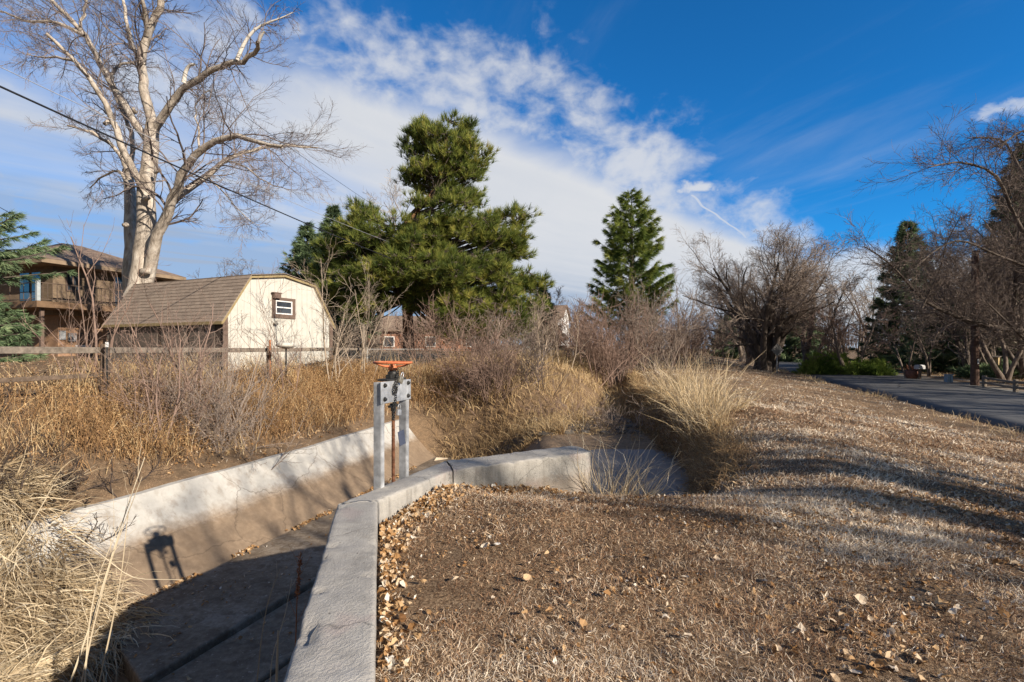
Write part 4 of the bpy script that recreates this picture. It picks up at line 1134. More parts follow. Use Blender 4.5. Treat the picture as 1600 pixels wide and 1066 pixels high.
bm = empty('utility_pedestal', (pm[0], pm[1], gz), 0.2, 'small pale blue utility pedestal left of the brown pole', 'utility box')
M_pblue = simple('pale_blue_paint', (0.26, 0.33, 0.38), 0.12, 6, 0.6)
a = Acc(); a.box2((-0.22, -0.12, -0.2), (-0.02, 0.12, 0.55)); a.box2((0.02, -0.12, -0.2), (0.22, 0.12, 0.55)); a.obj('cabinet', M_pblue, bm, bevel=0.02)
a = Acc(); a.box2((-0.25, -0.14, 0.553), (0.25, 0.14, 0.60)); a.obj('lid', M_pblue, bm, bevel=0.01)
# split rail fence
SP = [at(1538, 0, 29.5), at(1587, 0, 26.0), at(1680, 0, 22.5)]
sr = empty('split_rail_fence', (SP[0][0], SP[0][1], hz(SP[0][0], SP[0][1])), 0, 'low split rail fence of grey rails beside the brown utility pole', 'fence')
for p in SP:
    a = Acc(); gz = hz(p[0], p[1]); a.bar((p[0], p[1], gz - 0.2), (p[0], p[1], gz + 0.72), 0.17, 0.17, up=(0, 1, 0)); fobj(a, 'post', M_oldwood, sr, bevel=0.02)
for p, q in zip(SP[:-1], SP[1:]):
    for h_ in (0.28, 0.56):
        a = Acc(); a.bar((p[0], p[1], hz(p[0], p[1]) + h_ + 0.03), (q[0], q[1], hz(q[0], q[1]) + h_), 0.09, 0.12); fobj(a, 'rail', M_oldwood, sr, bevel=0.02)
# bird house on a post
pm = at(1557, 580, 34.0); gz = hz(pm[0], pm[1])
bh = empty('bird_house', (pm[0], pm[1], gz), 0.4, 'yellowish wooden bird house on a post among the trees at far right', 'bird house')
M_pine = simple('bare_pine_board', (0.42, 0.31, 0.16), 0.2, 6, 0.8)
a = Acc(); a.box2((-0.05, -0.05, -0.2), (0.05, 0.05, 0.95)); a.obj('post', M_dkwood, bh)
a = Acc(); a.box2((-0.17, -0.17, 0.95), (0.17, 0.17, 1.45)); a.obj('box', M_pine, bh)
a = Acc(); a.bar((-0.3, 0, 1.47), (0.3, 0, 1.55), 0.5, 0.03); a.obj('lid', M_oldwood, bh)
# two flat rocks at the end of the apron
for (px_, py_, Y_, sc, lb) in ((668, 655, 18.3, 0.36, 'flat pale rock lying on the bank past the end of the white apron'), (690, 642, 18.9, 0.26, 'thin pale slab leaning behind the flat rock on the bank')):
    p_ = at(px_, py_, Y_); zz_ = float(height(np.array([p_[0]]), np.array([p_[1]]))[0])
    rg = np.random.default_rng(int(px_)); a = Acc()
    n_ = 9; an = np.sort(rg.uniform(0, 2 * PI, n_)); rr = rg.uniform(0.75, 1.15, n_)
    a.prism([(sc * 1.5 * rr[i] * math.cos(an[i]), sc * rr[i] * math.sin(an[i])) for i in range(n_)], -0.1, [0.10 + 0.05 * rg.uniform() for i in range(n_)])
    o = a.obj('rock', simple('pale_flagstone', (0.52, 0.42, 0.30), 0.2, 7, 0.9, bump=0.4), None, bevel=0.02); o.location = (p_[0], p_[1], zz_); o.rotation_euler = (0.35, -0.15, rg.uniform(0, 3)); tag(o, lb, 'rock', 'flat rocks on the bank')
# ------------------------------------------------------------------ bare trees
def m_bark(name, c_lo, c_mid, c_hi, sc=1.0):
    def fn(nt, co, geo, bs):
        mp = nt.new('ShaderNodeMapping'); nt.link(geo, mp.inputs[0]); mp.inputs['Scale'].default_value = (6 * sc, 6 * sc, 1.3 * sc)
        n1 = nt.noise(mp.outputs[0], 1.0, 6, 0.65, 0.4); n2 = nt.noise(geo, 1.3 * sc, 4)
        nt.link(nt.bump(n1, 0.8, 0.05), bs.inputs['Normal'])
        return nt.ramp(nt.math('ADD', nt.math('MULTIPLY', n1, 0.7), nt.math('MULTIPLY', n2, 0.3)), [(0.33, c_lo), (0.5, c_mid), (0.66, c_hi)])
    return mat(name, fn, 0.92, 0, 0.12)
B_pale = m_bark('pale_cottonwood_bark', (0.15, 0.12, 0.095), (0.40, 0.345, 0.285), (0.58, 0.525, 0.455))
B_dark = m_bark('dark_furrowed_bark', (0.045, 0.036, 0.030), (0.10, 0.08, 0.066), (0.19, 0.155, 0.13))
B_mid = m_bark('grey_brown_bark', (0.07, 0.055, 0.045), (0.17, 0.135, 0.11), (0.29, 0.24, 0.20))
B_twig = simple('grey_twigs', (0.27, 0.215, 0.175), 0.3, 1.5, 0.9)
B_twigd = simple('dark_twigs', (0.14, 0.108, 0.09), 0.3, 1.5, 0.9)
B_cane = simple('blackish_canes', (0.055, 0.04, 0.033), 0.3, 1.5, 0.9)
B_twigp = simple('pale_twigs', (0.36, 0.29, 0.22), 0.3, 1.5, 0.9)
B_twigr = simple('reddish_twigs', (0.235, 0.16, 0.125), 0.3, 1.5, 0.9)
B_pine = m_bark('orange_pine_bark', (0.07, 0.04, 0.028), (0.22, 0.115, 0.065), (0.36, 0.20, 0.115))
B_bleach = simple('bleached_deadwood', (0.62, 0.58, 0.52), 0.12, 4, 0.8)

TWIG = [dict(k=7, t0=0.2, ang=(0.5, 1.0), ratio=(0.35, 0.65), rr=(0.4, 0.65), n=6, wander=0.16, trop=0.15, minr=0.012),
        dict(k=6, t0=0.15, ang=(0.4, 1.0), ratio=(0.4, 0.7), rr=(0.4, 0.7), n=5, wander=0.16, trop=0.1, minr=0.008),
        dict(k=5, t0=0.15, ang=(0.4, 0.95), ratio=(0.4, 0.75), rr=(0.5, 0.8), n=4, wander=0.16, trop=0.05, minr=0.006)]

def px_limb(pts, Y, dY, r0, r1, m=14):
    P = np.array([at(p[0], p[1], Y + dY * i / (len(pts) - 1)) for i, p in enumerate(pts)])
    q = resample(P, m)
    return q, np.linspace(r0, r1, m)

# --- the big pale tree behind the shed: limbs follow the photograph, each at its own depth
rng = np.random.default_rng(11)
TY = 27.0
big = empty('cottonwood_tree', tuple(at(222, 500, TY)[:2]) + (0.6,), 0, 'huge bare pale-barked tree rising out of the picture behind the shed and house', 'tree')
BO = np.array(big.location)
def c1(l): return [(x * 0.35, y * 0.35) for x, y in l]
limbs = [
    (c1([(622, 1340), (640, 1150), (655, 960), (660, 800), (672, 640), (685, 545)]), 0, 0, 0.66, 0.40, 16),
    (c1([(585, 1320), (588, 1150), (585, 1000), (580, 860), (568, 760)]), 1.0, 1.4, 0.50, 0.30, 12),
    (c1([(648, 870), (600, 770), (556, 690), (520, 590), (480, 470), (420, 380), (340, 280), (270, 210), (205, 150)]), 0, -3.5, 0.29, 0.10, 20),
    (c1([(668, 640), (590, 530), (520, 410), (440, 270), (380, 160), (300, 70), (220, -10), (120, -80)]), 0, 3.0, 0.30, 0.10, 20),
    (c1([(684, 560), (645, 420), (632, 280), (655, 150), (700, 80), (722, -20), (735, -140)]), 0, -1.0, 0.36, 0.20, 18),
    (c1([(640, 300), (600, 230), (572, 130), (545, 0), (520, -120)]), -0.3, 2.5, 0.17, 0.08, 12),
    (c1([(655, 160), (645, 60), (628, -30), (600, -160)]), -0.6, -2.0, 0.17, 0.10, 10),
    (c1([(684, 580), (740, 500), (810, 405), (880, 355), (960, 302), (1050, 278), (1130, 250), (1158, 210), (1150, 190)]), 0, -3.0, 0.30, 0.13, 20),
    (c1([(652, 1270), (690, 1100), (735, 985), (765, 900), (800, 800), (840, 730), (905, 655), (990, 620), (1060, 600), (1150, 640), (1260, 655)]), -0.1, -4.0, 0.46, 0.09, 20),
    (c1([(775, 900), (860, 830), (950, 765), (1020, 705), (1110, 670), (1220, 655), (1330, 655), (1420, 660)]), -0.6, 3.0, 0.24, 0.06, 18),
    (c1([(575, 800), (560, 730), (505, 650), (440, 605), (370, 580), (300, 560)]), 0.5, -2.0, 0.19, 0.06, 12),
    (c1([(570, 830), (545, 765), (500, 765), (455, 790), (400, 840)]), 0.8, 2.0, 0.15, 0.04, 10),
    (c1([(585, 720), (600, 620), (560, 520), (505, 420), (500, 300), (540, 282), (598, 280)]), 1.2, 2.0, 0.17, 0.10, 14),
    (c1([(330, 270), (260, 255), (195, 262), (120, 240)]), -2.6, 1.0, 0.10, 0.03, 10),
    (c1([(380, 160), (300, 120), (220, 92), (120, 100), (40, 60), (-60, 40)]), 1.5, 1.0, 0.15, 0.05, 12),
    (c1([(890, 660), (890, 560), (860, 470), (940, 400)]), -1.6, 2.0, 0.08, 0.03, 10),
    (c1([(1010, 720), (1100, 750), (1200, 820), (1290, 850)]), 0.8, -1.5, 0.08, 0.02, 10),
    (c1([(920, 780), (1010, 870), (1070, 950), (1160, 1010)]), 0.4, -1.0, 0.06, 0.02, 8),
    (c1([(360, 120), (380, 40), (390, -60)]), 1.8, 1.0, 0.12, 0.06, 8),
    (c1([(720, -20), (800, -120), (900, -180)]), -1.0, -1.0, 0.14, 0.06, 8),
]
T_, C_ = Acc(), Acc()
segs = []
for i, (pp_, dy0, dy1, r0, r1, m) in enumerate(limbs):
    q, r = px_limb(pp_, TY + dy0, dy1, r0, r1, m)
    q[1:-1] += rng.normal(0, 0.035, (m - 2, 3))
    if i >= 2: r = r * 0.70
    else: r = r * 0.82
    if i == 0: r[:3] *= [1.45, 1.15, 1.03]
    T_.tubes(q[None], r[None], 14 if i < 2 else 9)
    if i >= 2: segs.append((q, r))
for i, (q, r) in enumerate(segs):
    L = np.array([np.linalg.norm(np.diff(q, axis=0), axis=1).sum()])
    kk = int(8 + L[0] * 1.5)
    a_, b_ = max(0.16, 1.2 / L[0]), max(0.46, 3.0 / L[0])
    sp = [dict(k=kk, t0=0.20, t1=1.0, ang=(0.5, 1.2), ratio=(a_, b_), rr=(0.16, 0.34), n=7, wander=0.17, trop=0.22, minr=0.014, taper=0.30),
          dict(k=8, t0=0.12, ang=(0.4, 1.0), ratio=(0.32, 0.62), rr=(0.42, 0.66), n=5, wander=0.17, trop=-0.08, minr=0.008),
          dict(k=7, t0=0.15, ang=(0.35, 0.9), ratio=(0.4, 0.78), rr=(0.5, 0.8), n=4, wander=0.16, trop=-0.2, minr=0.0058)]
    twigs([C_], rng, q[None], r[None], L, sp)
dead = [Acc(), Acc(), Acc()]
for di_, (l, r0, r1) in enumerate( ((c1([(1058, 268), (1075, 225), (1098, 175), (1140, 125), (1200, 98), (1260, 82), (1310, 55)]), 0.10, 0.02), (c1([(1150, 200), (1160, 170), (1180, 140)]), 0.09, 0.05), (c1([(820, 370), (828, 320), (845, 290), (868, 288)]), 0.11, 0.06))):
    q, r = px_limb(l, TY - 2.4, -0.3, r0, r1, 10); dead[di_].tubes(q[None], r[None], 8)
    if r1 < 0.03: twigs([C_], rng, q[None], r[None], np.array([3.5]), [dict(k=14, t0=0.4, ang=(0.4, 1.0), ratio=(0.3, 0.55), rr=(0.3, 0.5), n=5, wander=0.2, trop=-0.5, minr=0.01), dict(k=6, t0=0.1, ang=(0.4, 0.9), ratio=(0.3, 0.6), rr=(0.5, 0.8), n=4, wander=0.15, trop=-0.3, minr=0.007), dict(k=4, t0=0.1, ang=(0.4, 0.9), ratio=(0.3, 0.7), rr=(0.5, 0.8), n=3, wander=0.15, trop=-0.3, minr=0.006)])
# knot and knobbly stubs on the trunk
for (x, y, dx, dy, r) in ((647, 1215, 35, -5, 0.20), (655, 885, 18, -5, 0.16), (700, 770, 22, -12, 0.09), (560, 1005, -18, 0, 0.13), (480, 545, -25, 10, 0.13), (600, 500, -10, -20, 0.11)):
    q, rr_ = px_limb(c1([(x - dx * .3, y), (x, y), (x + dx * .6, y + dy)]), TY - 0.45, -0.25, r, r * 0.7, 5); T_.tubes(q[None], rr_[None], 9, caps=True)
def place(acc, name, m, root, smooth=True):
    o = acc.obj(name, m, root, smooth=smooth); o.location = tuple(-np.array(root.location)); return o
place(T_, 'trunk', B_pale, big); place(C_, 'crown', simple('purple_grey_twigs', (0.17, 0.135, 0.12), 0.3, 1.5, 0.9), big, False); [place(x_, 'dead_limb', B_bleach, big) for x_ in dead]

# --- generic bare tree / shrub
def bare(name, base, H, label, cat='tree', group=None, seed=1, trunks=1, tr=0.2, lean=0.25, fork=0.35, kmul=1.0, bark=B_mid, twig=B_twig, spread=0.7, levels=4, minr=0.012, droop=0.0, crownk=6, wander=0.13, tparts=True):
    rng = np.random.default_rng(seed)
    base = np.array(base, float)
    root = empty(name, tuple(base), 0, label, cat, group)
    T, C = Acc(), Acc()
    N = trunks
    P = np.c_[rng.normal(0, 0.14 * (N > 1) * max(1, N / 4), (N, 2)), np.full(N, -0.15)]
    an = rng.uniform(0, 2 * PI) + np.arange(N) * 2 * PI / max(N, 1) + rng.normal(0, .3, N)
    ln = lean * rng.uniform(0.5, 1.3, N)
    D = np.c_[np.cos(an) * ln, np.sin(an) * ln, np.ones(N)]
    L = H * rng.uniform(0.62, 0.80, N) if N > 1 else np.full(N, H * fork * 1.6)
    q = run(rng, P, D, L, 9, wander * 0.7, 0.12)
    rad = tr * rng.uniform(0.7, 1.1, N)[:, None] * np.linspace(1, 0.22, 10)[None, :]
    rad[:, 0] *= 1.35
    T.tubes(q, rad, 8)
    k1 = max(3, int(crownk * kmul))
    sp1 = dict(k=k1, t0=0.35 if N == 1 else 0.25, ang=(0.35, 0.35 + spread), ratio=(0.65, 1.05) if N == 1 else (0.4, 0.7), rr=(0.30, 0.52), n=7, wander=wander, trop=0.25 - droop * 0.5, minr=minr * 1.4, taper=0.35)
    P, Dd, Lc, R = spawn(rng, q, rad, L, sp1['k'], sp1['t0'], 1.0, sp1['ang'], sp1['ratio'], sp1['rr'], sp1['taper'], sp1['minr'])
    q1 = run(rng, P, Dd, Lc, 7, wander, sp1['trop'])
    r1 = np.maximum(R[:, None] * np.linspace(1, 0.35, 8)[None], minr)
    T.tubes(q1, r1, 6)
    sp = [dict(k=max(3, int(8 * kmul)), t0=0.15, ang=(0.4, 0.95), ratio=(0.35, 0.65), rr=(0.36, 0.6), n=5, wander=wander * 1.2, trop=0.12 - droop, minr=minr),
          dict(k=max(3, int(6 * kmul)), t0=0.12, ang=(0.4, 0.95), ratio=(0.4, 0.70), rr=(0.45, 0.7), n=4, wander=wander * 1.2, trop=0.05 - droop, minr=minr * 0.8),
          dict(k=4, t0=0.1, ang=(0.4, 0.9), ratio=(0.4, 0.75), rr=(0.5, 0.8), n=3, wander=wander * 1.2, trop=-droop, minr=minr * 0.65)][:levels - 1]
    twigs([C], rng, q1, r1, Lc, sp)
    T.obj('trunk', bark, root, smooth=True); C.obj('crown', twig, root)
    return root

def gz(x, y): return float(height(np.array([x]), np.array([y]), False)[0])
def gpos(px, Y):
    X = (px - 800.0) / F * Y
    return (X, Y, gz(X, Y))

# multi-stemmed old trees at the roadside, end of the berm
bare('roadside_tree', gpos(1197, 46), 13.5, 'dark old tree with a cluster of trunks where the berm meets the road', seed=21, trunks=9, tr=0.38, lean=0.44, bark=B_dark, twig=B_twig, kmul=1.25, crownk=9, spread=0.95, minr=0.012, droop=0.03)
bare('roadside_tree', gpos(1172, 58), 13.0, 'bare tree just behind the clustered trunks with a sunlit pale trunk', seed=22, trunks=3, tr=0.42, lean=0.4, bark=B_mid, twig=B_twig, crownk=7, spread=0.8, minr=0.019, droop=0.05)
bare('roadside_tree', gpos(1160, 74), 13.0, 'farther bare tree with a leaning trunk at the end of the berm', seed=23, trunks=2, tr=0.45, lean=0.35, bark=B_mid, twig=B_twig, crownk=8, minr=0.024)
bare('roadside_tree', gpos(1262, 60), 15.5, 'tall bare tree with upswept limbs across the road behind the sign', seed=24, trunks=3, tr=0.34, lean=0.4, bark=B_dark, twig=B_twig, crownk=8, spread=0.7, minr=0.019)
# the spreading small tree between the green shrubs
bare('small_tree', gpos(1326, 41.5), 7.2, 'small spreading bare tree forking low between the two green shrubs', seed=25, trunks=4, tr=0.17, lean=0.75, bark=B_mid, twig=B_twigr, crownk=6, spread=0.8, minr=0.02)
# --- big bare tree at the far right: trunk just outside the picture, long limbs reaching in
rng = np.random.default_rng(31)
rt = empty('spreading_tree', tuple(gpos(1672, 29.5)), 0, 'great bare tree at the right edge with a long level limb over the road', 'tree')
T_, C_ = Acc(), Acc()
RL = [
    ([(1672, 610), (1668, 540), (1664, 470), (1672, 380), (1690, 250), (1720, 60)], 29.5, 0.5, 0.62, 0.30),
    ([(1665, 510), (1620, 518), (1570, 516), (1500, 497), (1450, 478), (1415, 440), (1392, 410), (1350, 385)], 29.5, -1.0, 0.28, 0.05),
    ([(1560, 518), (1500, 500), (1470, 470), (1455, 430)], 29.3, 2.5, 0.16, 0.05),
    ([(1668, 470), (1620, 400), (1580, 330), (1560, 270), (1500, 250), (1450, 262)], 29.5, -2.0, 0.24, 0.05),
    ([(1672, 400), (1630, 320), (1590, 260), (1570, 215), (1520, 215)], 29.5, 2.5, 0.24, 0.06),
    ([(1690, 300), (1640, 250), (1600, 200), (1560, 230)], 29.5, -1.0, 0.18, 0.05),
    ([(1640, 430), (1560, 400), (1500, 372), (1460, 390), (1430, 420)], 29.0, -2.0, 0.14, 0.04),
    ([(1440, 482), (1470, 420), (1478, 380), (1500, 340)], 28.6, -1.0, 0.10, 0.03),
    ([(1664, 560), (1610, 540), (1570, 500), (1540, 470)], 29.5, -3.0, 0.18, 0.04),
    ([(1700, 200), (1760, 100), (1820, 30)], 29.7, 2.0, 0.24, 0.10),
    ([(1690, 330), (1780, 260), (1880, 200)], 29.7, -3.0, 0.24, 0.10),
]
for i, (pp_, y0, dy, r0, r1) in enumerate(RL):
    q, r = px_limb(pp_, y0, dy, r0 * (0.62 if i else 1.0), r1 * 0.6, 15); T_.tubes(q[None], r[None], 9)
    if i:
        L = np.array([np.linalg.norm(np.diff(q, axis=0), axis=1).sum()])
        twigs([C_], rng, q[None], r[None], L, [dict(k=int(20 + 3.2 * L[0]), t0=0.10, ang=(0.5, 1.15), ratio=(0.12, 0.30), rr=(0.22, 0.40), n=6, wander=0.17, trop=0.35, minr=0.014, taper=0.2),
            dict(k=7, t0=0.12, ang=(0.4, 1.0), ratio=(0.35, 0.65), rr=(0.45, 0.7), n=5, wander=0.16, trop=0.1, minr=0.009), dict(k=6, t0=0.15, ang=(0.35, 0.9), ratio=(0.4, 0.75), rr=(0.5, 0.8), n=4, wander=0.16, trop=0.0, minr=0.007)])
place(T_, 'trunk', B_dark, rt); place(C_, 'crown', B_twigd, rt, False)

# trees beside the road outside the frame whose shadows cross the foreground
bare('roadside_tree', (17.4, -4.0, gz(17.4, -4.0)), 14.5, 'bare roadside tree to the right of the picture whose limbs shade the foreground grass', seed=33, trunks=3, tr=0.50, lean=0.30, bark=B_dark, twig=B_twigd, crownk=7, spread=0.7, minr=0.02, levels=3)
bare('roadside_tree', (18.6, -6.6, gz(18.6, -6.6)), 15.0, 'straight-trunked bare tree by the road, out of frame at right, darkening the grass', seed=37, trunks=1, tr=0.55, lean=0.10, fork=0.5, bark=B_dark, twig=B_twigd, crownk=8, spread=0.7, minr=0.02, levels=3)
bare('roadside_tree', (31.0, -2.5, gz(31.0, -2.5)), 15.0, 'taller bare roadside tree farther right, shading the road and berm', seed=34, trunks=2, tr=0.38, lean=0.3, bark=B_dark, twig=B_twigd, crownk=7, spread=0.7, minr=0.02, levels=3)
bare('roadside_tree', (31.0, 8.0, gz(31.0, 8.0)), 14.0, 'bare tree beyond the road at right, out of frame, throwing stripes over the asphalt', seed=35, trunks=3, tr=0.38, lean=0.35, bark=B_dark, twig=B_twigd, crownk=6, minr=0.02, levels=3)

bare('roadside_tree', (34.5, 15.0, gz(34.5, 15.0)), 14.0, 'bare tree on the far verge beyond the right edge, striping the near road with shade', seed=38, trunks=3, tr=0.42, lean=0.3, bark=B_dark, twig=B_twigd, crownk=8, minr=0.02, levels=3)
bare('roadside_tree', (39.0, 21.0, gz(39.0, 21.0)), 15.0, 'bare tree set back from the road beyond the right edge, striping the far road', seed=39, trunks=2, tr=0.45, lean=0.25, bark=B_dark, twig=B_twigd, crownk=8, minr=0.02, levels=3)
# ------------------------------------------------------------------ conifers
N_pine = tinted('pine_needles', [(0.0, (0.055, 0.085, 0.024)), (0.4, (0.185, 0.225, 0.05)), (0.75, (0.38, 0.375, 0.085)), (1.0, (0.54, 0.46, 0.14))], 0.5, 0.38)
N_pine2 = tinted('dark_pine_needles', [(0.0, (0.065, 0.11, 0.028)), (0.5, (0.20, 0.25, 0.055)), (1.0, (0.40, 0.39, 0.10))], 0.5, 0.38)
N_spruce = tinted('blue_green_spruce_needles', [(0.0, (0.06, 0.10, 0.05)), (0.5, (0.17, 0.24, 0.12)), (1.0, (0.36, 0.43, 0.23))], 0.65, 0.15)
N_spruced = tinted('dark_spruce_needles', [(0.0, (0.05, 0.08, 0.042)), (0.5, (0.13, 0.185, 0.09)), (1.0, (0.27, 0.33, 0.16))], 0.65, 0.15)
N_yew = tinted('bright_juniper_foliage', [(0.0, (0.07, 0.12, 0.025)), (0.5, (0.19, 0.27, 0.055)), (1.0, (0.36, 0.42, 0.11))], 0.6, 0.2)

def lobed_pine(name, base, label, lobes, trunk, seed, nclump, mats, tuft=0.34, nt=20, wdt=0.04, per=16, cr=(0.55, 1.0), extra_limbs=(), trad=0.42):
    """crown built from needle clumps filling the given lobes (centre xyz, radii xyz), each clump carried by its own limb"""
    rng = np.random.default_rng(seed)
    root = empty(name, tuple(base), 0, label, 'tree')
    T, C, B = Acc(), Acc(), Acc()
    tp = resample(np.array(trunk), 18)
    trd = np.linspace(trad, 0.08, 18); trd[0] *= 1.25
    T.tubes(tp[None], trd[None], 10)
    vol = np.array([l[1][0] * l[1][1] * l[1][2] for l in lobes]); cnt = np.maximum(2, (nclump * vol ** 0.75 / (vol ** 0.75).sum())).astype(int)
    CL = []
    for (c, r), n in zip(lobes, cnt):
        u = unit(rng.normal(0, 1, (n, 3))) * (rng.uniform(0, 1, (n, 1)) ** 0.42)
        CL.append(np.array(c) + u * np.array(r))
    CL = np.concatenate(CL)
    # limbs: from the trunk (lower than the clump) out to each clump
    zt = tp[:, 2]
    for c in CL:
        h = np.clip(c[2] - rng.uniform(0.2, 1.4) - 0.22 * np.hypot(*(c[:2] - tp[8, :2])), zt[4], zt[-1])
        s0 = np.array([np.interp(h, zt, tp[:, k]) for k in range(3)])
        mid = (s0 + c) / 2 + np.array([0, 0, -0.25]) + rng.normal(0, 0.22, 3)
        q = resample([s0, mid, c - np.array([0, 0, 0.15]), c], 8)
        L = np.linalg.norm(c - s0)
        B.tubes(q[None], np.linspace(0.022 + 0.011 * L, 0.016, 8)[None], 5)
    for l in extra_limbs:
        q = resample(np.array(l[0]), 12); B.tubes(q[None], np.linspace(l[1], l[2], 12)[None], 8)
    m = per
    R = rng.uniform(cr[0], cr[1], len(CL))
    off_ = unit(rng.normal(0, 1, (len(CL), m, 3))) * (rng.uniform(0.25, 1, (len(CL), m, 1)) ** 0.6) * R[:, None, None] * np.array([1.15, 1.15, 0.62])
    cen = CL[:, None] + off_
    ax_ = unit(off_) + np.array([0, 0, 0.9])
    ax_ = ax_ + 0.5 * unit(CL[:, None] - tp[9])
    tt = np.clip(rng.uniform(0.12, 0.62, len(CL))[:, None] + rng.normal(0, 0.16, (len(CL), m)), 0, 1)
    tufts(C, rng, cen.reshape(-1, 3), ax_.reshape(-1, 3), nt, tuft, wdt, 0.95, tt.ravel(), 0.18)
    # twigs to tufts
    a0 = np.repeat(CL, m, 0); a1 = cen.reshape(-1, 3)
    B.tubes(np.stack([a0, (a0 + a1) / 2 + rng.normal(0, .05, a0.shape), a1], 1), np.tile([0.022, 0.016, 0.011], (len(a0), 1)), 3)
    for acc, nm, m_, sm in ((T, 'trunk', mats[0], True), (B, 'branches', mats[1], False)):
        o = acc.obj(nm, m_, root, smooth=sm); o.location = tuple(-np.array(base))
    o = C.obj('crown', mats[2], root, tint=True); o.location = tuple(-np.array(base))
    return root

def lobe(px, py, rx, ry, Y, dY=0.0, rY=None):
    c = at(px, py, Y + dY); k = (Y + dY) / F
    return (c, (rx * k, (rY if rY else rx * k * 0.85), ry * k))
PY = 35.0
main_lobes = [lobe(690, 245, 50, 50, PY), lobe(738, 275, 22, 30, PY, .4), lobe(715, 320, 32, 14, PY, -.8), lobe(715, 348, 46, 12, PY, -1.2), lobe(742, 318, 18, 14, PY, 0.5), lobe(752, 252, 15, 22, PY, .3), lobe(640, 218, 13, 22, PY), lobe(636, 275, 13, 16, PY, .5), lobe(655, 190, 12, 12, PY), lobe(725, 205, 20, 14, PY), lobe(660, 318, 20, 12, PY, -.6), lobe(520, 470, 34, 20, PY, .5), lobe(565, 485, 36, 18, PY, -1.4), lobe(700, 515, 36, 14, PY, -2.0), lobe(770, 525, 36, 14, PY, -1.2), lobe(825, 480, 22, 22, PY, -.3), lobe(600, 465, 30, 16, PY, -2.2), lobe(790, 400, 34, 18, PY, .6), lobe(645, 245, 14, 34, PY), lobe(665, 210, 24, 22, PY), lobe(728, 240, 26, 38, PY, -0.5), lobe(710, 205, 22, 20, PY, 0.5), lobe(662, 275, 24, 30, PY, 0.6), lobe(715, 300, 30, 22, PY),
    lobe(575, 370, 46, 40, PY, -1.2), lobe(525, 385, 30, 34, PY, 0.4), lobe(560, 335, 26, 18, PY), lobe(640, 370, 52, 34, PY, -2.2), lobe(700, 360, 42, 24, PY, -1.0), lobe(770, 365, 44, 28, PY, -0.3), lobe(810, 365, 26, 26, PY, -0.5), lobe(815, 340, 20, 18, PY, 0.3), lobe(770, 335, 18, 15, PY, 0.8),
    lobe(610, 425, 50, 36, PY, -2.6), lobe(550, 440, 46, 34, PY, -0.5), lobe(690, 420, 56, 40, PY, -3.2), lobe(755, 430, 48, 30, PY, -2.0), lobe(810, 440, 36, 26, PY, -0.6), lobe(838, 437, 16, 16, PY), lobe(650, 465, 40, 24, PY, -2.0), lobe(720, 475, 50, 28, PY, -2.6), lobe(780, 478, 40, 28, PY, -1.4), lobe(800, 510, 30, 20, PY, -1.0), lobe(510, 435, 22, 30, PY, 1.0), lobe(740, 505, 30, 14, PY, -1.6), lobe(690, 400, 40, 24, PY, 2.4), lobe(610, 400, 40, 30, PY, 2.4), lobe(760, 410, 36, 26, PY, 2.2)]
pb_ = gpos(639, PY)
lobed_pine('pine_tree', pb_, 'big irregular sunlit pine with an orange trunk and a tufted crown standing above the rest', main_lobes,
    [pb_, at(638, 520, PY), at(636, 470, PY), at(630, 400, PY), at(628, 352, PY + .3), at(652, 326, PY), at(684, 300, PY), at(694, 260, PY), at(700, 225, PY), at(695, 200, PY)], 41, 900, (B_pine, B_dark, N_pine),
    tuft=0.46, nt=22, wdt=0.032, per=13, cr=(0.40, 0.90), trad=0.42,
    extra_limbs=[([at(632, 420, PY), at(690, 405, PY - 1), at(760, 400, PY - 1), at(815, 380, PY)], 0.17, 0.05), ([at(634, 470, PY), at(700, 480, PY - 1), at(780, 500, PY - 1)], 0.12, 0.04), ([at(636, 470, PY), at(590, 460, PY - 1), at(530, 450, PY)], 0.12, 0.04)])

P2 = 56.0
p2_lobes = [lobe(985, 318, 16, 14, P2), lobe(968, 335, 20, 16, P2, .5), lobe(1003, 338, 20, 16, P2, -.5), lobe(945, 365, 24, 18, P2), lobe(1010, 370, 30, 22, P2, -1), lobe(980, 365, 26, 20, P2, 1), lobe(935, 395, 16, 16, P2), lobe(1020, 400, 26, 18, P2, -.6), lobe(975, 400, 36, 22, P2, -1), lobe(940, 430, 20, 14, P2, 1), lobe(985, 435, 40, 20, P2, -1.6), lobe(1025, 440, 24, 20, P2), lobe(945, 465, 26, 14, P2, .4), lobe(1000, 468, 40, 18, P2, -1.5), lobe(1035, 475, 22, 18, P2), lobe(1040, 500, 20, 16, P2), lobe(1010, 500, 30, 14, P2, -1), lobe(950, 495, 28, 12, P2), lobe(980, 490, 30, 16, P2, 2)]
p2_lobes = [((c_[0] + (c_[0] - 13.05) * 0.12, c_[1], c_[2]), (r_[0] * 1.2, r_[1] * 1.1, r_[2] * 1.1)) for c_, r_ in p2_lobes]
pb2 = gpos(987, P2)
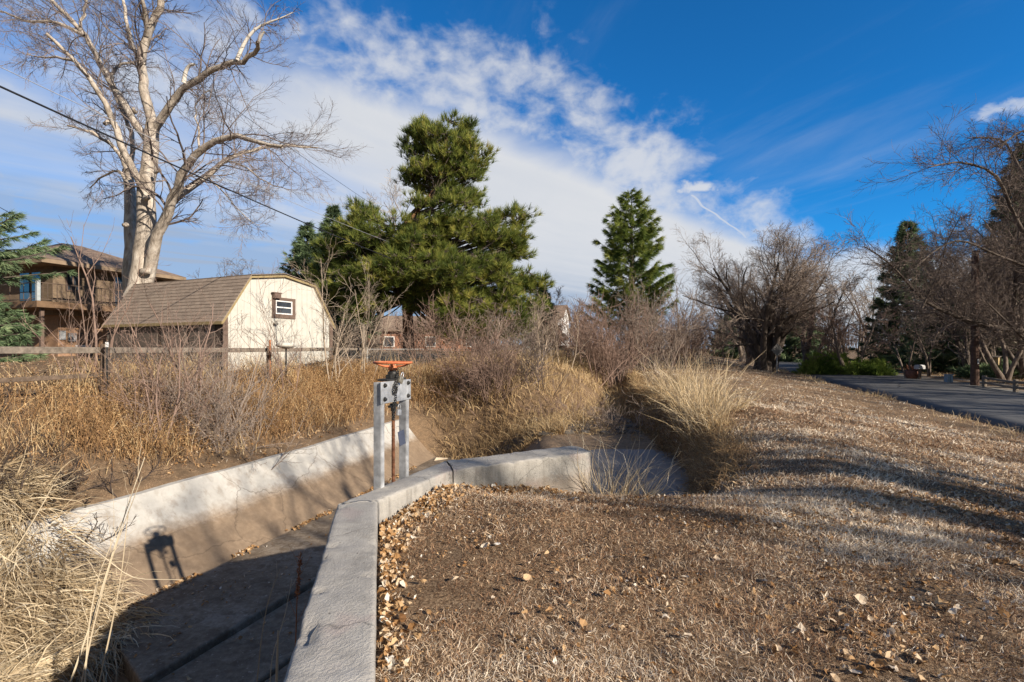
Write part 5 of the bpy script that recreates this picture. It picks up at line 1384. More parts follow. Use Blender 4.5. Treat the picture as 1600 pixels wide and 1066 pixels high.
def spruce(name, base, H, R, label, seed, mats, tuft=0.42, wdt=0.05, nt=12, dens=1.0, skirt=0.03, cat='tree', group=None, droop=0.35, pw=0.85, step=0.36, trunk=0.20):
    rng = np.random.default_rng(seed)
    root = empty(name, tuple(base), 0, label, cat, group)
    T, B, C = Acc(), Acc(), Acc()
    T.tubes(np.array([[[0, 0, -0.2], [0, 0, H * 0.5], [0, 0, H]]]), np.array([[trunk * 1.2, trunk * 0.7, 0.02]]), 8)
    P = []; D = []; L = []
    z = H * skirt
    while z < H * 0.985:
        f = 1 - z / H
        n = int(rng.integers(6, 9) * (1 if f > 0.15 else 0.7))
        a0 = rng.uniform(0, 2 * PI)
        for k in range(n):
            a = a0 + 2 * PI * k / n + rng.normal(0, 0.2)
            l = R * (f ** pw) * rng.uniform(0.72, 1.12) + 0.12
            P.append((0, 0, z + rng.normal(0, 0.08))); D.append((math.cos(a), math.sin(a), 0.28 - droop * f * 1.2)); L.append(l)
        z += step * (0.6 + 0.7 * f)
    P = np.array(P); D = np.array(D); L = np.array(L)
    q = run(rng, P, D, L, 6, 0.06, 0.30)
    r = np.linspace(1, 0.25, 7)[None] * (0.012 + 0.010 * L)[:, None]
    B.tubes(q, r, 4)
    # side shoots
    k = np.maximum(4, (L * 5.0 * dens).astype(int)); tot = int(k.sum())
    bi = np.repeat(np.arange(len(L)), k)
    t = 1 - 0.85 * rng.uniform(0, 1, tot) ** 1.25
    x = t * 6; i = np.minimum(x.astype(int), 5); fr = (x - i)[:, None]
    c = q[bi, i] * (1 - fr) + q[bi, i + 1] * fr
    ax_ = unit(q[bi, i + 1] - q[bi, i])
    sd = np.cross(ax_, [0, 0, 1.0]) * rng.choice([-1, 1], tot)[:, None]
    dd = unit(ax_ * rng.uniform(0.4, 1.0, (tot, 1)) + sd * rng.uniform(0.1, 1.0, (tot, 1)) + np.array([0, 0, -0.25]))
    ln = (0.14 + 0.22 * L[bi]) * (1.15 - t) * rng.uniform(0.4, 1.0, tot)
    e = c + dd * ln[:, None]
    tt = np.clip(rng.uniform(0.1, 0.6, len(L))[bi] + rng.normal(0, 0.15, tot) + 0.15 * (t - 0.5), 0, 1)
    tufts(C, rng, e, dd + np.array([0, 0, -0.15]), nt, tuft, wdt, 0.8, tt, -0.12)
    tufts(C, rng, (c + e) / 2, dd, nt // 2, tuft, wdt, 0.9, tt, -0.05)
    T.obj('trunk', mats[0], root, smooth=True); B.obj('branches', mats[1], root); C.obj('crown', mats[2], root, tint=True)
    return root
spruce('pine_tree', pb2, at(985, 296, P2)[2] - pb2[2], 6.6, 'tall dark green conical pine standing alone right of the big pine', 42, (B_dark, B_dark, N_pine2), 0.62, 0.055, nt=16, dens=0.9, skirt=0.16, droop=-0.15, pw=0.62, step=0.66, trunk=0.34)
spruce('spruce_tree', gpos(1418, 52), 15.0, 4.8, 'tall dark spruce across the road behind the small spreading tree', 51, (B_dark, B_dark, N_spruced), 0.55, 0.07)
spruce('spruce_tree', gpos(1470, 44), 8.0, 3.6, 'shorter sunlit spruce with greener branches right of the tall dark one', 52, (B_dark, B_dark, N_spruce), 0.50, 0.06)
spruce('spruce_tree', gpos(1600, 41), 18.5, 5.0, 'tall dark spruce at the right edge behind the bare limbs', 53, (B_dark, B_dark, N_spruced), 0.55, 0.07)
spruce('spruce_tree', gpos(1545, 52), 11.0, 4.6, 'dark spruce behind the brown utility pole', 54, (B_dark, B_dark, N_spruced), 0.55, 0.07)
spruce('spruce_tree', gpos(1250, 76), 8.5, 5.0, 'broad green spruce behind the diamond sign', 55, (B_dark, B_dark, N_spruce), 0.6, 0.09)
spruce('spruce_tree', gpos(1137, 96), 8.0, 4.2, 'dark little spruce at the far end of the berm', 56, (B_dark, B_dark, N_spruced), 0.7, 0.10)
spruce('spruce_tree', gpos(480, 41), 10.6, 4.0, 'dark narrow spruce hidden behind the left side of the big pine', 57, (B_dark, B_dark, N_spruced), 0.5, 0.06)
spruce('spruce_tree', gpos(520, 46), 13.6, 4.4, 'dark spruce whose tip shows just left of the big pine crown', 62, (B_dark, B_dark, N_spruced), 0.5, 0.06)
spruce('spruce_tree', gpos(848, 62), 7.8, 3.0, 'dark spruce beside the white house right of the big pine', 58, (B_dark, B_dark, N_spruced), 0.55, 0.08)
spruce('spruce_tree', (-27.8, 24.0, gz(-27.8, 24)), 7.6, 6.4, 'blue-green spruce at the left edge in front of the house', 59, (B_dark, B_dark, N_spruce), 0.34, 0.035, nt=14, dens=1.3, skirt=0.52, pw=0.30)
spruce('spruce_tree', (-23.6, 22.0, gz(-23.6, 22)), 2.9, 2.9, 'low bushy spruce under the balcony at the left edge', 60, (B_dark, B_dark, N_spruce), 0.32, 0.035, dens=1.4, pw=0.5, step=0.22)
spruce('spruce_tree', (-19.8, 50.0, gz(-19.8, 50)), 8.8, 3.0, 'small dark spruce rising over the shed ridge', 61, (B_dark, B_dark, N_spruced), 0.5, 0.07)

def green_bush(base, rx, rz, label, seed, n=1500, m=N_yew, group=None, tuft=0.34, w_=0.05):
    rng = np.random.default_rng(seed)
    root = empty('evergreen_shrub', tuple(base), 0, label, 'shrub', group)
    B, C = Acc(), Acc()
    k = 60
    an = rng.uniform(0, 2 * PI, k); D = np.c_[np.cos(an) * rng.uniform(.3, 1.2, k), np.sin(an) * rng.uniform(.3, 1.2, k), np.ones(k) * .8]
    q = run(rng, np.c_[rng.normal(0, rx * .3, (k, 2)), np.zeros(k)], D, np.full(k, rz * 0.9), 4, .15, 0)
    B.tubes(q, np.tile(np.linspace(.02, .006, 5), (k, 1)), 4)
    u = unit(rng.normal(0, 1, (n, 3))); u[:, 2] = np.abs(u[:, 2])
    lump = 1 + 0.22 * np.sin(u[:, 0] * 7 + seed) * np.cos(u[:, 1] * 6 + seed * 2) + rng.normal(0, 0.09, n)
    c = u * np.array([rx, rx * .8, rz]) * lump[:, None] * (rng.uniform(0.35, 1, (n, 1)) ** 0.4)
    tufts(C, rng, c, u + np.array([0, 0, .6]), 12, tuft, w_, 0.9, np.clip(0.45 + 0.2 * np.sin(c[:, 0] * 3) + rng.normal(0, .15, n), 0, 1))
    B.obj('stems', B_mid, root); C.obj('foliage', m, root, tint=True)
    return root
green_bush(gpos(1292, 42.5), 2.0, 1.7, 'bright green shrub left of the small spreading tree', 71, group='green shrubs across the road')
green_bush(gpos(1352, 41.5), 1.9, 1.15, 'lower bright green shrub right of the small spreading tree', 72, group='green shrubs across the road')
green_bush(gpos(1575, 35.0), 2.6, 0.9, 'dark low juniper spreading behind the split rail fence', 73, m=N_spruce)

# ------------------------------------------------------------------ bare trees in the background and thickets
rr_ = np.random.default_rng(5)
bg = [
    (95, 52, 10.5, 'pale bare tree above the balcony roof at far left', B_twig), (40, 60, 11, 'bare tree at far left behind the house roof', B_twig), (150, 58, 9.5, 'bare tree over the house roof beside the big trunk', B_twig),
    (585, 52, 18.0, 'fine pale bare tree rising behind the left of the big pine', B_twigp),
    (330, 66, 12.0, 'leafless tree over the left of the shed ridge', B_twigd), (395, 60, 12.0, 'dark twisted leafless tree over the cream gable', B_twigd), (440, 70, 11.5, 'brownish leafless tree between the shed ridge and the dark spruce', B_twigr),
    (870, 60, 9.0, 'thin pale leafless tree right of the big pine', B_twigp), (915, 75, 9.0, 'leafless tree left of the lone conical pine', B_twigr),
    (1065, 70, 12.5, 'grey leafless tree right of the lone conical pine', B_twig), (1090, 95, 12.0, 'hazy leafless tree at the end of the ditch', B_twig), (1120, 120, 14.0, 'distant leafless tree above the end of the path', B_twig),
    (1365, 64, 13.5, 'leafless tree between the tall spruce and the small spreading tree', B_twigp), (1300, 70, 14.0, 'leafless tree behind the left green shrub', B_twigr),
    (1455, 39, 7.5, 'grey leafless tree standing before the shorter spruce', B_twig), (1585, 35, 8.5, 'grey leafless tree under the long limb at the right edge', B_twig), (1525, 40, 8.0, 'leafless tree right behind the utility pole', B_twig), (1225, 88, 13.5, 'leafless tree far down the road behind the sign', B_twig),
    (1625, 37, 15.5, 'tall leafless tree rising out of the right edge behind the long limb', B_twigd), (1510, 58, 13.5, 'tall leafless tree between the two tall dark spruces', B_twig), (1345, 78, 15.0, 'leafless tree filling the gap left of the tall dark spruce', B_twig),
    (1568, 33, 11.5, 'dense leafless tree behind the bird house, crossing the long limb', B_twigd), (1480, 50, 11.5, 'leafless tree directly behind the shorter spruce', B_twig), (1420, 36.5, 6.0, 'small leafless tree just left of the red planter', B_twig),
    (1500, 48, 8.0, 'silvery leafless tree behind the mailbox', B_twigp), (1550, 36, 7.0, 'leafless ornamental tree with a pale forked trunk behind the pole', B_twigp)]
for i, (px_, Y_, H_, lb, tw) in enumerate(bg):
    bare('leafless_tree', gpos(px_, Y_), H_, lb, seed=100 + i, trunks=int(rr_.integers(2, 5)), tr=0.14 * H_ / 10, lean=0.32, bark=B_mid, twig=tw, crownk=6, kmul=0.9, spread=0.6, minr=0.0075 * Y_ / 26, droop=0.0)
for i, (px_, Y_, H_, lb) in enumerate([(1515, 37, 11.5, 'dense bare tree in front of the gap right of the tall dark spruce'), (1612, 33, 14.0, 'dense bare tree at the right edge, its crown against the sky'), (1560, 44, 15.0, 'high bare tree behind the pole, its twigs above the conifers'), (1690, 38, 17.0, 'highest bare tree leaning in from beyond the right edge')]):
    bare('leafless_tree', gpos(px_, Y_), H_, lb, seed=150 + i, trunks=3, tr=0.20, lean=0.34, bark=B_dark, twig=B_twigd if i % 2 else B_twig, crownk=8, kmul=1.2, spread=0.8, minr=0.0125, droop=0.02)
# far wood closing the view, one mass
W_ = Acc(); rng = np.random.default_rng(77)
N = 620
xs = rng.uniform(-150, 190, N); ys = rng.uniform(118, 240, N)
keep = ~((np.abs((xs - ROAD0[0]) * RN[0] + (ys - ROAD0[1]) * RN[1] - 3.6) < 7))
xs, ys = xs[keep], ys[keep]; N = len(xs)
zs = height(xs, ys, False)
H_ = rng.uniform(7, 15, N)
q = run(rng, np.c_[xs, ys, zs - 0.2], np.c_[rng.normal(0, .12, (N, 2)), np.ones(N)], H_ * 0.75, 5, 0.08, 0.1)
r = np.linspace(0.22, 0.07, 6)[None] * np.ones((N, 1)); W_.tubes(q, r, 4)
twigs([W_], rng, q, r, H_ * 0.75, [dict(k=8, t0=0.15, ang=(0.4, 1.0), ratio=(0.3, 0.6), rr=(0.5, 0.7), n=4, wander=0.15, trop=0.2, minr=0.05), dict(k=6, t0=0.2, ang=(0.4, 1.0), ratio=(0.4, 0.7), rr=(0.5, 0.8), n=3, wander=0.15, trop=0.1, minr=0.035, sides=3)])
o = W_.obj('far_woods', simple('far_twigs', (0.17, 0.13, 0.11), 0.3, 0.1, 0.95), None); tag(o, 'grey-brown leafless wood closing the view at the horizon', 'woods', kind='stuff')

# brush: shrubs of many fine stems
def brush(base, H, label, seed, n=40, spread=0.55, twig=B_twig, minr=0.006, levels=2, k=6, group=None, name='bare_shrub', rbase=0.25, r0=0.016, trop=0.15, wander=0.12, cat='shrub'):
    rng = np.random.default_rng(seed)
    root = empty(name, tuple(base), 0, label, cat, group)
    S, C = Acc(), Acc()
    an = rng.uniform(0, 2 * PI, n); sp_ = spread * rng.uniform(0.1, 1.3, n)
    P = np.c_[rng.normal(0, rbase, (n, 2)), np.full(n, -0.1)]
    P[:, 2] += height(P[:, 0] + base[0], P[:, 1] + base[1], False) - base[2]
    L = H * rng.uniform(0.55, 1.1, n)
    q = run(rng, P, np.c_[np.cos(an) * sp_, np.sin(an) * sp_, np.ones(n)], L, 7, wander, trop)
    r = np.maximum(r0 * rng.uniform(0.6, 1.3, n)[:, None] * np.linspace(1, 0.3, 8)[None], minr * 0.6)
    if n <= 6:
        for i in range(n):
            S1 = Acc(); S1.tubes(q[i:i + 1], r[i:i + 1], 6); S1.obj('stem', twig, root, smooth=True)
    else:
        S.tubes(q, r, 5)
    sp = [dict(k=k, t0=0.2, ang=(0.3, 0.9), ratio=(0.3, 0.55), rr=(0.4, 0.7), n=4, wander=0.15, trop=0.15, minr=minr), dict(k=4, t0=0.15, ang=(0.3, 0.9), ratio=(0.4, 0.7), rr=(0.5, 0.8), n=3, wander=0.15, trop=0.1, minr=minr * .8), dict(k=3, t0=0.15, ang=(0.3, 0.9), ratio=(0.4, 0.7), rr=(0.5, 0.8), n=3, wander=0.15, trop=0.1, minr=minr * .7)][:levels]
    twigs([C], rng, q, r, L, sp)
    if n > 6: S.obj('stems', twig, root, smooth=True)
    C.obj('crown', twig, root)
    return root
G_ = 'bare shrubs along the ditch'
brush(gpos(775, 21.5), 2.2, 'grey-brown bare shrub on the golden bank behind the wall', 201, 60, 0.9, B_twigr, 0.008, 2, 6, G_, rbase=0.5)
brush(gpos(735, 22.5), 2.3, 'fine-twigged bare shrub just right of the gate on the bank', 202, 45, 0.8, B_twigr, 0.008, 2, 6, G_, rbase=0.5)
brush(gpos(830, 21.5), 2.4, 'dark bare shrub with slanting stems over the ditch', 203, 26, 0.9, B_twigd, 0.009, 2, 5, G_, rbase=0.35, r0=0.02)
brush(gpos(948, 33), 5.2, 'tall purplish bare thicket in front of the lone pine', 204, 70, 0.5, B_twigr, 0.013, 2, 6, G_, rbase=0.9, r0=0.025)
brush(gpos(1000, 36), 5.0, 'tall grey bare thicket under the lone pine', 205, 80, 0.5, B_twig, 0.014, 2, 6, G_, rbase=1.1, r0=0.025)
brush(gpos(1045, 44), 4.6, 'brown bare thicket right of the lone pine', 206, 70, 0.5, B_twigr, 0.017, 2, 6, G_, rbase=1.4, r0=0.025)
brush(gpos(1080, 58), 5.0, 'far brown thicket along the ditch beside the path', 207, 70, 0.5, B_twigr, 0.022, 2, 6, G_, rbase=2.0, r0=0.03)
brush(gpos(905, 40), 3.8, 'brown thicket left of the lone pine', 208, 80, 0.5, B_twigr, 0.015, 2, 6, G_, rbase=1.8, r0=0.025)
brush(gpos(700, 31), 3.6, 'tangled bare thicket under the right of the big pine', 209, 60, 0.8, B_twigr, 0.012, 2, 6, G_, rbase=1.6, r0=0.02)
brush(gpos(780, 33), 3.8, 'bare thicket under the low right boughs of the big pine', 210, 60, 0.8, B_twig, 0.013, 2, 6, G_, rbase=1.6, r0=0.02)
brush(gpos(610, 33), 2.6, 'low bare thicket left of the orange pine trunk', 211, 50, 0.7, B_twigd, 0.012, 2, 6, G_, rbase=1.8, r0=0.02)
brush(gpos(865, 30), 3.8, 'slender pale sapling cluster right of the big pine', 212, 9, 0.25, B_twigp, 0.010, 3, 6, G_, rbase=0.5, r0=0.03)
# saplings in front of the shed and pine
def sapling(px, Y, H, label, seed, n, spread, twig, lev=3, k=6, r0=0.03, minr=0.007, rbase=0.15, wander=0.1):
    return brush(gpos(px, Y), H, label, seed, n, spread, twig, minr, lev, k, 'saplings along the left fence', 'sapling', rbase, r0, 0.12, wander, 'sapling')
sapling(525, 20.5, 5.8, 'pale many-branched sapling at the right corner of the cream gable', 221, 4, 0.28, B_twigp, 3, 8, 0.032, 0.0075)
sapling(565, 22.5, 5.2, 'pale arching sapling right of the shed in front of the pine', 222, 5, 0.55, B_twigp, 3, 6, 0.028, 0.008)
sapling(448, 17.6, 4.0, 'thin grey sapling before the little shed window', 223, 5, 0.35, B_twigr, 3, 6, 0.022, 0.006)
sapling(305, 12.9, 3.9, 'grey sapling with crossing branches before the dark side of the shed', 224, 6, 0.5, B_twigr, 3, 7, 0.026, 0.005)
sapling(255, 11.6, 3.6, 'slim sapling with a pale lower stem left of the shed shrubs', 225, 3, 0.3, B_twigr, 3, 7, 0.028, 0.005, 0.05)
sapling(148, 16.5, 5.0, 'pale crooked sapling in front of the balcony', 226, 2, 0.16, B_twigr, 2, 4, 0.035, 0.007, 0.01)
sapling(120, 15.0, 2.4, 'clump of tan suckers below the balcony', 227, 9, 0.6, B_twigr, 2, 3, 0.018, 0.006)
sapling(355, 13.6, 3.0, 'dense grey twiggy sapling before the left edge of the gable', 228, 14, 0.5, B_twig, 2, 7, 0.018, 0.005, 0.3)
sapling(170, 17.5, 4.4, 'thin bare sapling between the balcony and the big trunk', 229, 2, 0.25, B_twigr, 3, 4, 0.026, 0.006, 0.02)
# tangled brush on the left bank
brush(gpos(322, 12.6), 1.5, 'grey drooping brush pile spilling over the left bank above the apron', 231, 60, 1.5, B_twig, 0.0042, 2, 6, G_, rbase=0.45, r0=0.010, trop=-0.5)
brush(gpos(262, 12.2), 2.0, 'brown brush tangled round the pale sapling stem', 232, 26, 0.9, B_twigr, 0.0045, 2, 6, G_, rbase=0.5, r0=0.012)
brush(gpos(350, 13.2), 2.2, 'dark dense brush under the shed eave', 233, 36, 0.8, B_twig, 0.005, 2, 6, G_, rbase=0.6, r0=0.013)
brush(gpos(45, 8.9), 1.1, 'dark bramble with black canes at the left edge', 234, 34, 1.3, B_cane, 0.006, 2, 5, G_, rbase=0.5, r0=0.016, wander=0.2)
brush(gpos(78, 8.5), 0.9, 'dark bramble reaching over the top of the white apron', 235, 26, 1.5, B_cane, 0.006, 2, 5, G_, rbase=0.4, r0=0.016, trop=-0.1, wander=0.2)
# ------------------------------------------------------------------ ground cover
def polar(rng, n, r0, r1, a0, a1, power=1.0):
    u = rng.uniform(0, 1, n)
    e = 2.0 - power                      # density ~ r^-power per area
    r = (r0 ** e + u * (r1 ** e - r0 ** e)) ** (1 / e)
    a = np.radians(rng.uniform(a0, a1, n))
    return r * np.sin(a), r * np.cos(a)
def classify(x, y):
    dL = dist_poly(x, y, Lfoot); dR = dist_poly(x, y, Rfoot); dW = dist_poly(x, y, Wedge)
    ins = inside(x, y, POLY)
    q = (x - ROAD0[0]) * RN[0] + (y - ROAD0[1]) * RN[1]
    left = dL <= np.minimum(dR, dW)
    return dL, dR, dW, ins, q, left
wallpoly = np.array([(0.40, -1.5), (-0.525, 1.996), (-1.13, 4.36), (-0.63, 5.51), (1.03, 6.43), (1.04, 6.6), (0.82, 6.9), (-0.78, 5.97), (-1.1, 5.3), (-1.5, 4.3), (-0.92, 2.0), (0.03, -1.5)])

S_grass = tinted('dead_turf', [(0.0, (0.07, 0.045, 0.03)), (0.25, (0.27, 0.145, 0.078)), (0.5, (0.47, 0.315, 0.195)), (0.75, (0.67, 0.535, 0.38)), (1.0, (0.86, 0.77, 0.63))], 0.75, 0.15)
S_gold = tinted('golden_dead_grass', [(0.0, (0.17, 0.105, 0.055)), (0.35, (0.37, 0.25, 0.13)), (0.7, (0.58, 0.43, 0.235)), (1.0, (0.75, 0.61, 0.40))], 0.7, 0.25)
S_weed = tinted('rusty_weeds', [(0.0, (0.10, 0.06, 0.034)), (0.35, (0.27, 0.155, 0.075)), (0.7, (0.49, 0.31, 0.145)), (1.0, (0.70, 0.54, 0.31))], 0.8, 0.2)
S_straw = tinted('pale_straw', [(0.0, (0.22, 0.155, 0.09)), (0.35, (0.44, 0.34, 0.21)), (0.7, (0.64, 0.53, 0.36)), (1.0, (0.80, 0.71, 0.54))], 0.65, 0.2)
S_leaf = tinted('fallen_leaf', [(0.0, (0.15, 0.075, 0.03)), (0.3, (0.36, 0.20, 0.085)), (0.55, (0.55, 0.38, 0.21)), (0.8, (0.60, 0.51, 0.40)), (1.0, (0.74, 0.70, 0.62))], 0.7, 0.15)

rng = np.random.default_rng(901)
def turf(n, r0, r1, power, ln, wd, seedn, nseg=2):
    acc = Acc()
    nc = n // 10
    cx, cy = polar(rng, nc, r0, r1, -42, 56, power)
    ci = np.repeat(np.arange(nc), 10)
    jx, jy = rng.normal(0, 1, (2, n)) * (0.030 + 0.006 * np.hypot(cx, cy)[ci])
    x, y = cx[ci] + jx, cy[ci] + jy
    ct = rng.normal(0, 0.20, nc)[ci]; ch = rng.uniform(0, 2 * PI, nc)[ci]
    dL, dR, dW, ins, q, left = classify(x, y)
    ok = (~left) & (~ins) & (q > ROADW + 0.1) & (~inside(x, y, wallpoly)) & ((dW > 0.30) | (dR < dW))
    pn = vnoise(x, y, 0.9, 7) + 0.6 * vnoise(x, y, 0.33, 8)
    bare_ = vnoise(x, y, 0.8, 9) + 0.7 * vnoise(x, y, 0.19, 4) > 0.32
    ok &= ~(bare_ & (rng.uniform(0, 1, n) < 0.82))
    x, y, pn, ct, ch, jx, jy = x[ok], y[ok], pn[ok], ct[ok], ch[ok], jx[ok], jy[ok]; m = len(x)
    z = height(x, y)
    r = np.hypot(x, y)
    L = ln * rng.uniform(0.5, 1.5, m) * (1 + 0.5 * pn) * np.clip(0.85 + r * 0.02, 0.85, 1.6)
    W = wd * rng.uniform(0.6, 1.4, m) * np.clip(r / 3.2, 0.8, 6)
    h_ = vnoise(x, y, 1.7, 12) * 5
    jn = np.hypot(jx, jy) + 1e-6
    D = np.c_[np.cos(h_) * 0.4 + 0.5 * np.cos(ch) + 0.5 * jx / jn + rng.normal(0, 0.45, m), np.sin(h_) * 0.4 + 0.5 * np.sin(ch) + 0.5 * jy / jn + rng.normal(0, 0.45, m), rng.uniform(0.1, 1.1, m)]
    red = vnoise(x, y, 1.1, 15)
    t = np.clip(0.54 + 0.03 * sst(r, 5, 10) + 0.60 * pn + ct + rng.normal(0, 0.20, m) - 0.5 * np.clip(red, 0, 1) + 0.25 * vnoise(x, y, 2.3, 19) + 0.010 * np.clip(r - 5, 0, 20), 0, 1)
    blades(acc, rng, np.c_[x, y, z - 0.008], D, L, W, 1.1, nseg, t, 0.35)
    return acc
a = turf(330000, 1.4, 6.5, 0.6, 0.055, 0.0040, 0, 3)
b = turf(190000, 6.0, 18, 1.0, 0.070, 0.0036, 0, 2)
c = turf(90000, 17, 75, 1.2, 0.085, 0.0028, 0, 2)
# wiry taller tufts and stray stems scattered through it
wt = Acc(); nt_ = 2600
tx, ty = polar(rng, nt_, 1.8, 22, -36, 54, 0.9)
ok = vnoise(tx, ty, 0.9, 17) + 0.4 * vnoise(tx, ty, 0.3, 18) > 0.02; tx, ty = tx[ok], ty[ok]
ii_ = np.repeat(np.arange(len(tx)), 10); x = tx[ii_] + rng.normal(0, .03, len(ii_)); y = ty[ii_] + rng.normal(0, .03, len(ii_))
dL, dR, dW, ins, q, left = classify(x, y); ok = (~left) & (~ins) & (q > ROADW + .1) & (~inside(x, y, wallpoly)) & ((dW > .34) | (dR < dW)); x, y, ii_ = x[ok], y[ok], ii_[ok]; m = len(x)
tc = rng.uniform(0.15, 0.8, len(tx))[ii_]
blades(wt, rng, np.c_[x, y, height(x, y) - 0.005], np.c_[rng.normal(0, .55, (m, 2)), np.ones(m)], rng.uniform(0.05, 0.15, m), 0.0032 * rng.uniform(.7, 1.4, m) * np.clip(np.hypot(x, y) / 3, .8, 4), 1.6, 4, np.clip(tc + rng.normal(0, .14, m), 0, 1), 0.35)
for k in (b, c, wt):
    for v_, f_, t_ in zip(k.v, k.f, k.t): a.add(v_, f_, tint=t_)
o = a.obj('dead_turf', S_grass, None, tint=True); tag(o, 'short matted brown winter turf over the berm in the foreground', 'grass', kind='stuff')

# taller wisps on the berm, lip of the hole and the road edge
def tall(acc, x, y, ln, wd, droop, spreadxy, tint0, nseg=4, up=1.0, jitter=0.16, zoff=-0.02, wander=0.10):
    m = len(x); z = height(x, y)
    D = np.c_[rng.normal(0, spreadxy, (m, 2)), np.full(m, up)]
    r = np.hypot(x, y)
    W = wd * rng.uniform(0.6, 1.4, m) * np.clip(r / 9, 0.7, 6)
    t = np.clip(tint0 + 0.25 * vnoise(x, y, 1.4, 21) + rng.normal(0, jitter, m), 0, 1)
    return blades(acc, rng, np.c_[x, y, z + zoff], D, ln * rng.uniform(0.45, 1.25, m), W, droop, nseg, t, wander)
a = Acc()
# upstream left bank, golden
n = 95000
x = rng.uniform(-6, 17, n); y = 16.5 + 75 * rng.uniform(0, 1, n) ** 2.0
x = x + (y - 18) * 0.16
dL, dR, dW, ins, q, left = classify(x, y)
ok = (left | (ins & (y > 21.5))) & (dL < 11 * rng.uniform(0.3, 1, n)) & (x + 0.5 * (y - 16) > -0.6 + 0.4 * rng.normal(0, 1, n))
ok &= rng.uniform(0, 1, n) < np.clip(0.25 + 2.4 * (vnoise(x, y, 1.5, 31) + 0.5 * vnoise(x, y, 0.6, 32) + 0.25), 0.12, 1)
x, y = x[ok], y[ok]
hh = np.clip(1.0 + 1.0 * vnoise(x, y, 1.8, 33), 0.5, 1.8)
tall(a, x, y, 0.62 * hh, 0.010, 1.5, 0.38, 0.50, 4)
# berm's edge along the ditch (right bank)
n = 26000
x = rng.uniform(1.2, 22, n); y = 6.2 + 80 * rng.uniform(0, 1, n) ** 2.2
x = x + (y - 8) * 0.20 * 0
dL, dR, dW, ins, q, left = classify(x, y)
ok = (~left) & (~ins) & (dR < 1.25) & (y > 6.3) & (rng.uniform(0, 1, n) < np.where(y < 9, 0.35, 1.0))
x, y = x[ok], y[ok]
tall(a, x, y, np.where(y < 9, 0.22, 0.45), 0.008, 1.6, 0.45, 0.46, 4)
# more, placed right along the right foot line
pts_ = np.concatenate([resample(np.c_[Rfoot[i:i + 2], [0, 0]], 60)[:, :2] for i in range(2, len(Rfoot) - 1)])
k_ = rng.integers(0, len(pts_), 9000)
x = pts_[k_, 0] + rng.uniform(-0.1, 1.0, 9000); y = pts_[k_, 1] + rng.normal(0, 0.3, 9000)
ok = (~inside(x, y, POLY)) & (y > 7.3); x, y = x[ok], y[ok]
kp_ = (y > 16) | (rng.uniform(0, 1, len(x)) < 0.5); x, y = x[kp_], y[kp_]
tall(a, x, y, np.where(y < 13, 0.34, 0.5), 0.010, 1.7, 0.5, 0.40, 4)
# dark tangle hanging down the right bank face, and sparse grass over the sand at the bend
k_ = rng.integers(0, len(pts_), 16000)
x = pts_[k_, 0] + rng.uniform(-0.25, 0.75, 16000); y = pts_[k_, 1] + rng.normal(0, 0.25, 16000)
ok = (y > 6.9) & (y < 24); x, y = x[ok], y[ok]
tall(a, x, y, 0.42, 0.012, 2.2, 0.9, 0.20, 4, wander=0.25)
n = 9000; x = rng.uniform(-2.6, 4.6, n); y = 18.2 + rng.normal(0, 1.5, n)
ok = (rng.uniform(0, 1, n) < np.clip(0.25 + 2.2 * vnoise(x, y, 0.9, 36), 0.05, 1)) & (y > 15.5); x, y = x[ok], y[ok]
tall(a, x, y, 0.34, 0.012, 1.6, 0.8, 0.42, 4, wander=0.2)
# road edge tufts
n = 2600; t_ = rng.uniform(-26, 60, n); qq = ROADW + 0.25 + np.abs(rng.normal(0, 0.5, n))
P_ = ROAD0[None] + RD[None] * t_[:, None] + RN[None] * qq[:, None]
ok = vnoise(P_[:, 0], P_[:, 1], 1.6, 41) > -0.02; P_ = P_[ok]
tall(a, P_[:, 0], P_[:, 1], 0.34, 0.006, 0.9, 0.45, 0.7, 3)
# far verge across the road
n = 9000; t_ = rng.uniform(-12, 110, n); qq = -1.4 - np.abs(rng.normal(0, 3.0, n))
P_ = ROAD0[None] + RD[None] * t_[:, None] + RN[None] * qq[:, None]
tall(a, P_[:, 0], P_[:, 1], 0.22, 0.008, 1.0, 0.5, 0.45, 2)
n = 26000
x = rng.uniform(-15, -3, n); y = rng.uniform(6.5, 26, n)
dL, dR, dW, ins, q, left = classify(x, y)
ok = left & (~ins) & (dL > 1.9) & (dL < 9) & (rng.uniform(0, 1, n) < np.clip(0.15 + 2.6 * vnoise(x, y, 1.3, 57), 0.03, 1)); x, y = x[ok], y[ok]
tall(a, x, y, 0.85, 0.0085, 0.9, 0.28, 0.62, 5)
o = a.obj('golden_grass', S_gold, None, tint=True); tag(o, 'tall golden dead grass on the banks of the ditch and verges', 'grass', kind='stuff')

# rusty weeds on the left bank above the apron
a = Acc(); n = 46000
x = rng.uniform(-14, -2.4, n); y = rng.uniform(5.5, 27, n)
dL, dR, dW, ins, q, left = classify(x, y)
dens = np.clip((dL - 1.75) / 0.5, 0, 1) * np.clip((6.4 - dL) / 1.6, 0.05, 1) * np.clip(0.30 + 2.2 * (vnoise(x, y, 1.6, 51) + 0.2), 0.08, 1)
ok = left & (~ins) & (dL > 1.6) & (rng.uniform(0, 1, n) < dens); x, y = x[ok], y[ok]; dL = dL[ok]
hh = np.clip(1.0 + 0.9 * vnoise(x, y, 1.4, 52), 0.5, 1.7) * np.clip(0.5 + 0.2 * dL, 0.5, 1.1)
pts = tall(a, x, y, 0.76 * hh, 0.0085, 0.5, 0.30, 0.45, 4, jitter=0.22)
